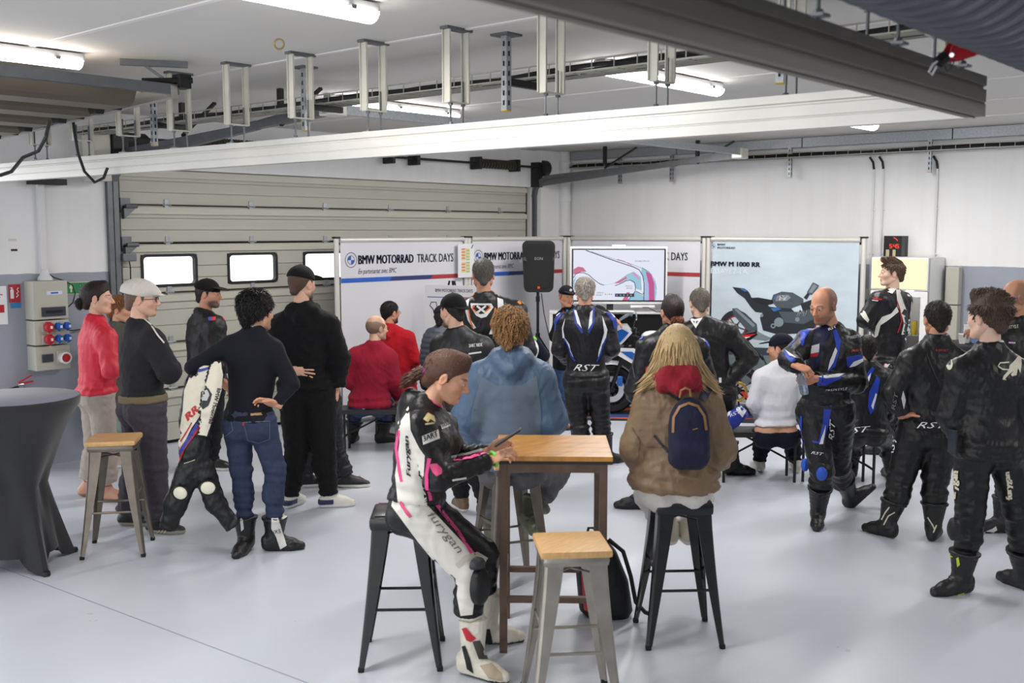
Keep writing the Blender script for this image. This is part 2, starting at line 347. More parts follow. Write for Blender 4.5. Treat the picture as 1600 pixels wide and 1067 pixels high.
# door operator beside the track
t = thing('door_operator', 'beige and black motor box at the top left of the cream roller door', 'motor', (5.0, 9.3, 2.85))
MB().box((4.93, 9.36, 2.86), (.17, .22, .5), bev=.01).build('cover', M_beige, t)
MB().box((5.10, 9.34, 2.92), (.16, .24, .38), bev=.01).build('housing', M_blk, t)
MB().lathe([(.07, 0), (.07, .22), (.05, .25)], 16, Matrix.Translation(Vector((5.16, 9.3, 3.0))) @ Matrix.Rotation(math.pi/2, 4, 'Y')).build('motor', M_blk, t, True)
# neighbouring roller door, raised under the ceiling (left)
t = thing('raised_door', 'raised grey brown roller door lying under the ceiling, upper left corner', 'door', (1.5, 7.5, 3.0))
M_sec = flat('raised_door_section', (98, 90, 78), .5, metal=.3, var=.1, vscale=2, stretch=(.3, 4, 4))
for i in range(5):
    y0 = 6.36+i*.53; z = 3.055-.048*(y0-6.3)
    b = MB(); b.prism([(.02, 0), (.06, -.07), (.12, -.095), (.38, -.095), (.44, -.07), (.48, 0), (.48, .02), (.02, .02)], (-2.2, y0, z), (0, 1, 0), (0, 0, 1), (5.85, 0, 0)); b.build('section', M_sec, t)
    if i: b = MB(); b.prism([(-.02, .02), (.16, .02), (.12, -.09), (.04, -.09)], (3.60, y0-.1, z), (0, 1, 0), (0, 0, 1), (.06, 0, 0)); b.tube([(3.6, y0, z-.03), (3.82, y0, z-.03)], .018, 8); b.build('end_bracket', M_blk, t)
MB().box((.85, 6.31, 3.075), (6.1, .05, .065)).build('front_bar', M_galvd, t)
for x in (3.86,):
    MB().bar((x, 6.28, 3.06), (x, 9.1, 2.93), .05, .075).build('rail', M_alu, t)
b = MB(); b.bar((3.62, 6.52, HC-.02), (3.98, 6.3, HC-.02), .04, .04); b.bar((3.75, 6.45, HC-.03), (3.9, 6.32, 3.09), .03, .02); b.build('hanger', M_galvd, t)
b = MB(); b.tube([(3.7, 6.4, 3.12), (3.98, 6.25, 3.14)], .02, 8); b.box((3.93, 6.3, 3.13), (.08, .1, .09)); b.build('shock_absorber', M_blk, t)
# ---- aluminium rails with hangers
def profile_rail(name, label, a, bb, mface):
    t = thing(name, label, 'rail', a)
    a = Vector(a); bb = Vector(bb); ax = (bb-a); L_ = ax.length; ax.normalize(); sd = Vector((-ax.y, ax.x, 0))
    h, w = .15, .075
    sec = [(-w/2, 0), (-w/2, .045), (-w/2+.004, .048), (-w/2+.004, .052), (-w/2, .055), (-w/2, .1), (-w/2+.012, .104), (-w/2+.012, .112), (-w/2, .116), (-w/2, h), (w/2, h), (w/2, .116), (w/2-.012, .112), (w/2-.012, .104), (w/2, .1), (w/2, .055), (w/2-.004, .052), (w/2-.004, .048), (w/2, .045), (w/2, 0), (.008, 0), (.008, .025), (-.008, .025), (-.008, 0)]
    b = MB(); b.prism(sec, a, sd, (0, 0, 1), ax*L_); b.build('rail', mface, t)
    MB().prism([(-.008, .001), (.008, .001), (.008, .02), (-.008, .02)], a, sd, (0, 0, 1), ax*L_).build('slot', M_rub, t)
    return t
profile_rail('profile_rail', 'long bright aluminium rail hanging under the ceiling, running from the left edge', (4.05, 9.44, 2.575), (4.38, 1.40, 2.592), M_alub)
profile_rail('profile_rail', 'grey aluminium rail close overhead, ending at the upper right with open end', (-.6, 1.36, 2.585), (4.27, 1.36, 2.585), flat('shaded_aluminium', (132, 126, 118), .55, metal=.5, var=.06, vscale=3, stretch=(1, 6, 6)))  # darker aluminium tone: the dimmer light on this rail is put into its colour
def hanger(x, y, along, label, group, legz=2.83):
    t = thing('rail_hanger', label, 'hanger', (x, y, 2.73), group)
    sx, sy = (1, 0) if along == 'y' else (0, 1)
    b = MB()
    for s_ in (-1, 1):
        X_, Y_ = x+s_*.075*sx, y+s_*.075*sy
        b.box((X_, Y_, (legz+HC-.012)/2), (.012 if along == 'y' else .05, .05 if along == 'y' else .012, HC-.012-legz))
        b.box((X_+s_*.0, Y_+(.022 if along == 'y' else 0), (legz+HC-.012)/2), (.03, .006, HC-.012-legz))
    b.box((x, y, legz), (.16 if sx else .04, .16 if sy else .04, .008))
    b.build('bracket', M_beige, t)
    b = MB(); b.box((x, y, HC-.008), (.20 if sx else .06, .20 if sy else .06, .016)); b.build('ceiling_plate', M_galvd, t)
    for s_ in (-1, 1):
        b = MB(); X_, Y_ = x+s_*.05*sx, y+s_*.05*sy; b.tube([(X_, Y_, 2.725), (X_, Y_, legz+.12)], .006, 6); b.lathe([(.013, 2.74), (.013, 2.752)], 6, Matrix.Translation(Vector((X_, Y_, 0)))); b.lathe([(.013, legz-.016), (.013, legz-.004)], 6, Matrix.Translation(Vector((X_, Y_, 0)))); b.build('threaded_rod', M_galvd, t)
    b = MB(); b.box((x, y, 2.735), (.15 if sx else .05, .15 if sy else .05, .008)); b.build('clamp_plate', M_galv, t)
ys = [1.53+.655*q for q in range(12)]
ORD = ['first', 'second', 'third', 'fourth', 'fifth', 'sixth', 'seventh', 'eighth', 'ninth', 'tenth', 'eleventh', 'twelfth']
for i, y in enumerate(ys): hanger(4.42-.33*(y-1.4)/8.04, y, 'y', 'cream U bracket of the long bright rail, %s counted from its right end' % ORD[i], 'hangers of the long bright rail', 2.86)
for i, x in enumerate((1.35, 2.1, 2.78, 3.35, 3.95)): hanger(x, 1.36, 'x', 'cream U bracket of the grey overhead rail, %s counted from its open right end' % ORD[4-i], 'hangers of the grey overhead rail', 2.86)
# slotted ceiling struts + cable trays
def strut(name, label, x, y, z0, z1, g, arm=None, wall=False):
    t = thing(name, label, 'strut', (x, y, z1), g)
    b = MB(); b.box((x, y, (z0+z1)/2), (.041, .041, z1-z0)); b.build('channel', M_galv, t)
    b = MB()
    z = z0+.04
    while z < z1-.03: b.box((x-.0212, y, z), (.001, .012, .028)); b.box((x, y-.0212, z), (.012, .001, .028)); z += .055
    b.build('slots', flat('slot_shadow', (25, 25, 25), .8), t)['kind'] = 'stuff'
    if not wall: MB().box((x, y, z1-.006), (.13, .13, .012)).build('ceiling_plate', M_galvd, t)
    MB().box((x, y, z0-.003), (.043, .043, .006)).build('end_cap', flat('yellow_cap', (208, 170, 30), .5), t)
    if arm: MB().bar((x, y, arm[1]), (x+arm[0], y, arm[1]), .035, .04).build('arm', M_dk, t)
for i, y in enumerate((2.35, 4.06, 5.89, 7.83)): strut('ceiling_strut', 'slotted steel strut hanging beside the ceiling cable tray, %s from the right' % ORD[i], 4.62, y, 2.84, HC, 'struts of the ceiling cable tray', (.32, 3.0))
def cable_tray(name, label, a, bb, w, n_c):
    t = thing(name, label, 'cable tray', a)
    a = Vector(a); bb = Vector(bb); ax = bb-a; L_ = ax.length; ax.normalize(); sd = Vector((ax.y, -ax.x, 0)); up = Vector((0, 0, 1)); b = MB()
    for u, z in ((-w/2, .06), (-w/2, 0), (0, 0), (w/2, 0), (w/2, .06), (w/4, 0), (-w/4, 0)): b.bar(a+sd*u+up*z, a+sd*u+up*z+ax*L_, .008, .008)
    q = 0
    while q < L_:
        p = a+ax*q; b.bar(p-sd*w/2, p+sd*w/2, .005, .005); b.bar(p-sd*w/2, p-sd*w/2+up*.06, .005, .005, (1, 0, 0)); b.bar(p+sd*w/2, p+sd*w/2+up*.06, .005, .005, (1, 0, 0)); q += .15
    b.build('wire_basket', M_wire, t)
    for i in range(n_c):
        pts = [a+ax*(L_*j/40)+sd*((i+.5)/n_c-.5)*w*.8+sd*.02*math.sin(j*.9+i*2)+up*(.02+.012*math.sin(j*.6+i)+(i % 2)*.012) for j in range(41)]
        MB().tube(pts, .009+.004*(i % 3), 6).build('cable', M_cable, t, True)
    return t
cable_tray('cable_tray', 'wire cable tray full of dark cables under the middle of the ceiling', (4.85, 9.4, 3.03), (4.85, 1.0, 3.03), .2, 5)
cable_tray('cable_tray', 'wire cable tray along the top of the right hand wall', (XW-.14, 9.2, 3.03), (XW-.14, -2.5, 3.03), .16, 5)
t = thing('metal_duct', 'flat galvanised duct running along the ceiling of the right hand wall', 'duct', (XW-.06, 3, 3.2))
for q in range(7): MB().box((XW-.055, 8.4-q*1.75, 3.205), (.11, 1.74, .115), bev=.004).build('segment', M_galv, t)
for y in (8.4, 7.58, 5.91, 4.25, 2.6): strut('wall_strut', 'slotted strut on the right hand wall carrying the cable tray, %s from the corner' % ORD[[8.4, 7.58, 5.91, 4.25, 2.6].index(y)], XW-.022-.11, y, 2.80, 3.15, 'struts of the wall cable tray', None, True)
# conduits on the right hand wall
for i, (y, z1) in enumerate(((4.92, 3.0), (4.81, 3.0), (4.20, 2.98))):
    t = thing('conduit', ['thin white conduit left of the black clock', 'thin white conduit just behind the black clock', 'thin white conduit above the drinks fridge'][i], 'conduit', (XW-.02, y, 1.0))
    MB().tube([(XW-.02, y, .9), (XW-.02, y, z1-.12), (XW-.03, y+.02, z1-.03), (XW-.06, y+.05, z1+.02)], .012, 8).build('pipe', M_pipe, t, True)
    MB().tube([(XW-.022, y, z1-.14), (XW-.03, y+.01, z1-.06), (XW-.06, y+.04, z1)], .014, 6).build('cable', M_cable, t, True)
    for z in (1.9, 2.4): MB().box((XW-.012, y, z), (.02, .05, .015)).build('clip', M_white, t)
t = thing('trunking', 'white square trunking rising above the grey socket box', 'trunking', (4.45, YW-.02, 1.75))
MB().box((4.455, YW-.025, 2.25), (.055, .05, 1.0)).build('channel', M_pipe, t)
MB().lathe([(.07, 0), (.06, .03), (.04, .05), (.035, .1)], 14, Matrix.Translation(Vector((4.455, YW-.05, 1.71)))).build('gland', M_pipe, t, True)
# lamps
M_tube = mat('fluorescent_diffuser', (1, .985, .97, 1), .4, emit=LAMP_E)
lamp0 = None
def lamp(x0, y0, label, L_=1.52):
    t = thing('ceiling_lamp', label, 'lamp', (x0, y0, HC))
    MB().box((x0+L_/2, y0, HC-.035), (L_, .09, .05), bev=.008).build('housing', flat('lamp_housing', (150, 150, 150), .5), t)
    b = MB(); prof = [(.062*math.cos(a), .062*math.sin(a)) for a in [math.pi+math.pi*q/10 for q in range(11)]]
    b.prism([(p[0], p[1]*.8) for p in prof], (x0+.02, y0, HC-.055), (0, 1, 0), (0, 0, 1), (L_-.04, 0, 0)); b.build('diffuser', M_tube, t, False)
    for q in (.12, .5, .88): MB().box((x0+L_*q, y0, HC-.055), (.03, .135, .02)).build('clip', M_galvd, t)
    ld = bpy.data.lights.new('lamp_light', 'AREA'); ld.shape = 'RECTANGLE'; ld.size = L_; ld.size_y = .14; ld.energy = LAMP_W; ld.color = (1, .975, .945)
    lo = bpy.data.objects.new('lamp_light', ld); C.objects.link(lo); lo.parent = t; lo.matrix_parent_inverse = parent_inv(t); lo.location = (x0+L_/2, y0, HC-.13)
for x, y, lb in ((2.05, 4.0, 'bright tube lamp at the top edge left of centre'), (1.83, 6.5, 'bright tube lamp at the left edge above the raised door'),
                 (5.60, 6.86, 'bright tube lamp above the middle of the cream roller door'), (5.63, 4.15, 'bright tube lamp between the cable tray and the grey overhead rail'),
                 (9.05, 7.0, 'bright tube lamp half hidden behind the bright rail in the centre'), (9.05, 4.35, 'small looking tube lamp farthest right, below the rail corner')):
    lamp(x, y, lb)
for x, y, lb in ((9.05, 1.5, 'far right of the frame'), (-1.5, 4.0, 'left of the frame'), (5.63, -1.4, 'behind the camera on the right')): lamp(x, y, 'tube lamp outside the picture, '+lb)
# spiral duct, top right
t = thing('spiral_duct', 'large dark grey spiral duct crossing the upper right corner', 'duct', (3, 1.0, 3.0))
b = MB(); prof = []; x = 1.0
while x < 6.2:
    prof += [(.252, x), (.252, x+.075), (.262, x+.082), (.262, x+.09), (.252, x+.097)]; x += .1
Mx = Matrix.Translation(Vector((0, 1.02, 2.945))) @ Matrix.Rotation(math.pi/2, 4, 'Y')
b.lathe(prof, 40, Mx); b.build('tube', flat('duct_grey', (88, 90, 96), .42, metal=.5), t, True)
t = thing('red_clevis', 'red lifting bracket with black cable beside the spiral duct', 'bracket', W(1500, 80, 3.5))
D = 3.4; ex = Rv; ey = Zv; ez = Fv
def px_poly(P, d): o = W(P[0][0], P[0][1], d); return o, [((W(x, y, d)-o).dot(Rv), (W(x, y, d)-o).z) for x, y in P]
MB().tube([W(1500, 72, D), W(1508, 30, D)], .012, 8).build('hook', M_galvd, t)
o, pl = px_poly([(1489, 62), (1534, 80), (1530, 85), (1505, 93), (1488, 95), (1479, 90), (1480, 78)], D)
for s_ in (-.03, .03): MB().prism(pl, o+Fv*s_, Rv, Zv, Fv*.006).build('cheek', M_red, t)
MB().tube([W(1487, 86, D-.045), W(1487, 86, D+.045)], .007, 10).build('pin', M_chr, t)
MB().tube([W(1478, 88, D), W(1466, 98, D)], .02, 10).build('grip', M_blk, t)
MB().tube([W(1470, 92, D), W(1458, 100, D), W(1451, 112, D), W(1456, 117, D), W(1463, 104, D)], .004, 6).build('wire_loop', M_white, t)
MB().tube([W(1474, 98, D), W(1480, 112, D), W(1488, 104, D), W(1492, 92, D)], .002, 5).build('tether', M_cable, t)
# small things under the ceiling
t = thing('ceiling_ring', 'small brass ring hanging from the bare ceiling', 'ring', onz(436, 63, HC))
c = onz(436, 69, HC-.06); MB().tube([c+Rv*.028*math.cos(a)+Zv*.028*math.sin(a) for a in [2*math.pi*q/16 for q in range(16)]], .006, 6, closed=True).build('ring', flat('brass', (170, 150, 100), .4, metal=.7), t, True)
t = tag(MB().tube([W(0, 274, 5.4), W(18, 268, 5.4), W(36, 246, 5.5), W(60, 236, 5.5), W(72, 214, 5.5), W(77, 190, 5.6)], .01, 6).build('hanging_cable', M_cable, None, True), 'black cable drooping across the left end of the bright rail', 'cable')
tag(MB().tube([W(112, 170, 8), W(116, 205, 8), W(122, 240, 8), W(132, 268, 8), W(148, 285, 8), W(162, 278, 8), W(168, 262, 8)], .011, 6).build('hanging_cable', M_cable, None, True), 'black cable loop hanging below the rail near the left door track', 'cable')
# wall mounted things, left
tag(MB().box((4.505, YW-.06, 2.595), (.33, .1, .055), bev=.005).build('infrared_heater', M_blk), 'flat black bar on the left wall just below the bright rail', 'heater')
t = thing('socket_box', 'tall beige electric box with red and blue sockets on the left wall', 'electric box', (4.42, YW, .96))
bx0, bx1 = 4.28, 4.60
for z0, z1 in ((1.36, 1.71), (1.13, 1.355), (.90, 1.125)):
    MB().box(((bx0+bx1)/2, YW-.085, (z0+z1)/2), (bx1-bx0, .17, z1-z0-.006), bev=.008).build('casing', M_boxp, t)
MB().box((4.46, YW-.176, 1.432), (.22, .014, .085), bev=.004).build('breaker_window', flat('smoked_plastic', (70, 72, 80), .2), t)
MB().box((4.46, YW-.185, 1.432), (.15, .006, .025)).build('breakers', M_blk, t)
MB().box((4.475, YW-.172, 1.60), (.14, .004, .03)).build('sticker', flat('sticker_white', (214, 220, 240), .5), t)
polyshape('blue_print', [[(0, 0), (.07, 0), (.07, .014), (0, .014)]], (4.44, YW-.175, 1.592), (1, 0, 0), (0, 0, 1), M_blue, t)
def plug(x, z, m, r=.038):
    p = MB().box((x, YW-.175, z), (.085, .02, .085), bev=.008).build('socket_plate', M_boxp, t)
    b = MB(); b.lathe([(r, 0), (r, .035), (r*.8, .045), (0.001, .045)], 16, Matrix.Translation(Vector((x+.01, YW-.19, z))) @ Matrix.Rotation(math.pi/2, 4, 'X'), cap=False); b.box((x+.0, YW-.215, z+r*.95), (r*.9, .03, r*.5), bev=.004); b.box((x+.01, YW-.215, z-r*1.05), (r*.35, .02, r*.5)); b.build('socket', m, p, True)
    MB().box((x+.02, YW-.238, z), (.02, .004, .025)).build('cover_label', M_white, p)
for z in (1.295, 1.185): plug(4.385, z, M_red, .042); plug(4.475, z, M_blue, .032); plug(4.555, z, M_blue, .032)
MB().box((4.385, YW-.178, 1.015), (.10, .014, .075), bev=.004).build('breaker_window', flat('smoked_plastic', (70, 72, 80), .2), t)
p = MB().box((4.52, YW-.178, 1.015), (.11, .02, .12), bev=.01).build('socket_plate', M_boxp, t)
Mr = Matrix.Translation(Vector((4.525, YW-.18, 1.01))) @ Matrix.Rotation(math.pi/2, 4, 'X')
MB().lathe([(.052, 0), (.055, .06), (.04, .065), (.04, .05)], 20, Mr).build('collar', M_white, p, True)
MB().lathe([(.036, .05), (.036, .062), (.001, .064)], 18, Mr, cap=False).build('socket', M_red, p, True)
tag(MB().tube([(4.47, YW-.06, 1.77), (4.52, YW-.1, 1.73), (4.6, YW-.1, 1.705), (4.68, YW-.1, 1.66), (4.705, YW-.1, 1.58), (4.66, YW-.14, 1.50), (4.60, YW-.15, 1.46)], .006, 6).build('supply_cable', M_cable, None, True), 'thin black cable curving over the top of the beige socket box', 'cable')
tag(MB().tube([(4.60, YW-.1, 1.245), (4.7, YW-.04, 1.235), (4.80, YW-.03, 1.24), (4.90, YW-.03, 1.24)], .006, 6).build('supply_cable', M_cable, None, True), 'black cable leaving the beige socket box towards the right', 'cable')
# signs
t = MB().box((4.86, YW-.004, 1.625), (.42, .008, .115)).build('safety_sign', flat('sign_green_cream', (196, 200, 160), .5)); tag(t, 'green sign reading DOUCHE PORTATIVE on the left wall', 'sign')
MB().box((4.86, YW-.010, 1.625), (.40, .004, .098)).build('green_field', flat('sign_green', (34, 138, 84), .5), t)
Ms = flat('sign_letter', (226, 232, 200), .5); yy = YW-.0135
flat_text('lettering', 'DOUCHE', (4.80, yy, 1.635), (1, 0, 0), (0, 0, 1), .17, .027, Ms, t, bold=.02)
flat_text('lettering', 'PORTATIVE', (4.78, yy, 1.59), (1, 0, 0), (0, 0, 1), .24, .027, Ms, t, bold=.02)
polyshape('pictogram', [[(.0, 0), (.012, 0), (.014, .035), (.024, .035), (.02, .06), (-.008, .06), (-.012, .035), (-.002, .035)], [(.006+.008*math.cos(a), .07+.008*math.sin(a)) for a in [2*math.pi*q/10 for q in range(10)]]], (4.705, yy, 1.588), (1, 0, 0), (0, 0, 1), Ms, t)
t = MB().box((4.195, YW-.004, 1.60), (.10, .008, .16)).build('fire_sign', flat('sign_red', (178, 34, 44), .5)); tag(t, 'small red fire extinguisher sign beside the socket box', 'sign')
polyshape('pictogram', [[(0, 0), (.03, 0), (.03, .075), (.022, .085), (.008, .085), (0, .075)], [(.008, .088), (.022, .088), (.02, .1), (-.004, .098)]], (4.155, YW-.0095, 1.555), (1, 0, 0), (0, 0, 1), M_white, t)
polyshape('pictogram', [q for q in ribbon([(0, 0), (.02, .02), (.005, .035), (.022, .05), (.01, .07), (.024, .085)], .009)], (4.205, YW-.0095, 1.565), (1, 0, 0), (0, 0, 1), M_white, t)
MB().box((4.2, YW-.004, 1.492), (.09, .008, .045)).build('blue_strip', flat('sign_blue', (44, 128, 190), .5), t)
b = MB(); b.box((4.045, YW-.012, 1.50), (.15, .004, .34), M=None); t = b.build('notice_sheet', flat('paper', (232, 232, 235), .7)); tag(t, 'white paper notice with red print at the left edge', 'notice')
MB().box((4.05, YW-.0155, 1.47), (.085, .002, .07)).build('red_block', M_red, t)
for q in range(3): polyshape('red_print', [[(0, 0), (.075-.02*q, 0), (.075-.02*q, .008), (0, .008)]], (4.01, YW-.0155, 1.59-q*.022), (1, 0, 0), (0, 0, 1), M_red, t)
tag(MB().box((4.20, YW-.002, 2.075), (.07, .004, .022)).build('wall_tape', flat('tape_cream', (220, 214, 190), .7)), 'short cream strip of tape on the upper left wall', 'tape')
tag(MB().box((4.21, YW-.003, 1.985), (.055, .006, .018)).build('wall_tape', M_blk), 'short black strip of tape on the upper left wall', 'tape')
# fire extinguishers
def extinguisher(name, label, x, y, z0, m, h):
    t = thing(name, label, 'fire extinguisher', (x, y, z0))
    MB().lathe([(.001, 0), (.07, .0), (.085, .03), (.085, h-.1), (.07, h-.04), (.03, h), (.025, h+.03)], 20, Matrix.Translation(Vector((x, y, z0)))).build('cylinder', m, t, True)
    b = MB(); b.box((x, y, z0+h+.04), (.05, .04, .05), bev=.006); b.build('valve', M_chr, t)
    b = MB(); b.bar((x-.02, y, z0+h+.06), (x+.11, y, z0+h+.075), .02, .012); b.bar((x-.02, y, z0+h+.075), (x+.10, y, z0+h+.13), .02, .01); b.build('handle', M_red, t)
    MB().tube([(x-.03, y, z0+h+.04), (x-.09, y, z0+h+.03), (x-.12, y-.02, z0+h-.1), (x-.11, y-.02, z0+.2)], .011, 8).build('hose', M_blk, t, True)
    MB().lathe([(.0862, h*.45), (.0862, h*.7)], 20, Matrix.Translation(Vector((x, y, z0))), cap=False).build('label', flat('tag_cream', (205, 210, 180), .5), t)
extinguisher('fire_extinguisher', 'red fire extinguisher behind the black cocktail table', 4.15, YW-.14, .12, M_red, .62)
extinguisher('shower_cylinder', 'green portable shower cylinder behind the woman in red', 4.86, YW-.095, .30, flat('green_paint', (26, 120, 66), .4), .72)
# limit switch on the door track
t = thing('junction_box', 'small grey switch box on the left door track', 'switch box', (5.3, YW-.06, 1.9))
MB().box((5.27, YW-.06, 1.90), (.14, .06, .075), bev=.008).build('housing', M_galvd, t)
MB().tube([(5.27, YW-.07, 1.87), (5.28, YW-.07, 1.80), (5.28, YW-.06, 1.5)], .006, 6).build('cable', M_cable, t, True)
# outside ground and sky come from the world; pale forecourt beyond the doors
struct(MB().box((4.5, 22, -.06), (50, 17.9, .1)).build('trim_40', flat('forecourt', (190, 190, 188), .8)))
# ================================================================ FURNITURE AND PROPS
def lf(o, yaw=0.):     # local frame: x to the camera's right, y away from the camera, turned by yaw
    a = math.radians(yaw); x = Rv*math.cos(a)+Fv*math.sin(a); y = -Rv*math.sin(a)+Fv*math.cos(a)
    return Matrix(((x.x, y.x, 0, o[0]), (x.y, y.y, 0, o[1]), (0, 0, 1, o[2]), (0, 0, 0, 1)))
M_wood = mat('oak_seat', S(214, 170, 112), .45, var=.16, vscale=14, stretch=(1, 9, 1), bump=.08, bscale=60)
M_top = mat('varnished_table_top', S(190, 134, 60), .3, var=.28, vscale=5, stretch=(1.2, 5, 1), bump=.06, bscale=40)
M_steelb = flat('brushed_stool_steel', (166, 160, 150), .34, metal=.8, var=.16, vscale=9)
M_steelr = flat('worn_stool_steel', (122, 114, 104), .42, metal=.75, var=.2, vscale=12)
M_blks = flat('black_stool_lacquer', (20, 20, 22), .22, spec=.6)
M_rust = flat('rusty_brown_tube', (104, 84, 72), .5, metal=.35, var=.22, vscale=16)
def stool(name, label, cx, cy, yaw, m, wood, h=.76, seat_w=.30, foot=.205):
    Mx = lf((cx, cy, 0), yaw); t = thing(name, label, 'stool', (cx, cy, 0)); s = seat_w/2
    b = MB(); b.box((0, 0, h-.035), (seat_w, seat_w, .07 if not wood else .05), Mx, bev=.022)
    if not wood: b.box((0, 0, h+.002), (seat_w-.05, seat_w-.05, .006), Mx, bev=.002); b.box((0, 0, h+.0055), (.09, .022, .002), Mx)
    b.build('seat', m, t, True)
    if wood: MB().box((0, 0, h+.0), (seat_w+.02, seat_w+.02, .035), Mx, bev=.014).build('wooden_seat', M_wood, t, True)
    for sx in (-1, 1):
        for sy in (-1, 1):
            b = MB(); zt, zb = h-.03, .0; n = 6; xs = []
            for i in range(n+1):
                q = i/n; z = zt*(1-q)+.02*q; e = q**1.25; c = s-.012+(foot-s+.012)*e; w = .085*(1-q)+.030*q; xs.append((z, c, w))
            vs = []; fs = []
            for z, c, w in xs:
                vs += [(sx*c, sy*(c-w), z), (sx*c, sy*(c-.012), z), (sx*(c-.004), sy*(c-.004), z), (sx*(c-.012), sy*c, z), (sx*(c-w), sy*c, z), (sx*(c-w), sy*(c-.006), z), (sx*(c-.02), sy*(c-.02), z), (sx*(c-.006), sy*(c-w), z)]
            for i in range(n): fs += [(i*8+j, i*8+(j+1) % 8, (i+1)*8+(j+1) % 8, (i+1)*8+j) for j in range(8)]
            fs += [tuple(range(8)), tuple(range(n*8, n*8+8))]
            b.add([Mx @ Vector(v) for v in vs], fs); lg = b.build('leg', m, t)
            MB().box((sx*(foot-.012), sy*(foot-.012), .012), (.03, .03, .024), Mx, bev=.006).build('foot_cap', M_rub, lg)
    def at(z):
        q = (h-.03-z)/(h-.05); return s-.012+(foot-s+.012)*q**1.25-.015
    for sy, z in ((-1, .30), (1, .30)): c = at(z); MB().tube([Mx @ Vector((-c, sy*c, z)), Mx @ Vector((c, sy*c, z))], .008, 8).build('crossbar', m, t)
    for sx, z in ((-1, .40), (1, .40)): c = at(z); MB().tube([Mx @ Vector((sx*c, -c, z)), Mx @ Vector((sx*c, c, z))], .008, 8).build('crossbar', m, t)
    c = at(h-.1); b = MB(); b.bar(Mx @ Vector((-c, -c, h-.10)), Mx @ Vector((c, c, h-.10)), .02, .004); b.bar(Mx @ Vector((-c, c, h-.105)), Mx @ Vector((c, -c, h-.105)), .02, .004); b.build('cross_brace', m, t)
    return t
stool('bar_stool', 'glossy black metal stool under the woman with the backpack', 4.705, 2.915, 3, M_blks, False)
stool('bar_stool', 'glossy black metal stool behind the woman in pink and white leathers', 3.55, 3.82, 2, M_blks, False)
stool('bar_stool', 'worn steel stool with pale wooden seat beside the black cocktail table', 3.52, 6.60, 10, M_steelr, True)
sc = onz(893, 846, .76); stool('bar_stool', 'brushed steel stool with pale wooden seat in the front centre', sc.x, sc.y, 6, M_steelb, True, .745)
sc = W(797, 730, 6.32); stool('bar_stool', 'steel stool under the man in the blue grey hooded jacket', sc.x, sc.y, 22, M_steelr, True)
# standing table
tc = [onz(772, 713, 1.03), onz(958, 714, 1.03), onz(934, 680, 1.03)]; tc.append(tc[0]+tc[2]-tc[1])
t = thing('high_table', 'small high table with orange brown wooden top and rusty legs', 'table', ((tc[0]+tc[2])/2).to_2d().to_3d())
u = (tc[1]-tc[0]).normalized(); v = (tc[3]-tc[0]); v = (v-u*v.dot(u)).normalized(); LU = (tc[1]-tc[0]).dot(u); LV = (tc[2]-tc[1]).dot(v)
Mt = Matrix(((u.x, v.x, 0, tc[0].x), (u.y, v.y, 0, tc[0].y), (0, 0, 1, 0), (0, 0, 0, 1)))
nb = 5
for i in range(nb): MB().box((LU/2, LV*(i+.5)/nb, 1.018), (LU, LV/nb-.0015, .026), Mt, bev=.003).build('plank', M_top, t)
MB().box((LU/2, LV/2, .998), (LU-.002, LV-.002, .016), Mt).build('edge_board', flat('dark_edge', (48, 44, 42), .6), t)
li = [(.045, .04), (LU-.045, .04), (LU-.045, LV-.04), (.045, LV-.04)]
for x, y in li: MB().box((x, y, .495), (.04, .04, .99), Mt, bev=.003).build('leg', M_rust, t)
for a, c in ((0, 1), (1, 2), (2, 3), (3, 0)):
    A, B_ = li[a], li[c]
    b = MB(); b.bar(Mt @ Vector((*A, .965)), Mt @ Vector((*B_, .965)), .03, .045); b.build('apron', M_rust, t)
    b = MB(); z = .28 if a in (0, 2) else .36; b.bar(Mt @ Vector((*A, z)), Mt @ Vector((*B_, z)), .03, .03); b.build('stretcher', M_rust, t)
TABLE_M = Mt
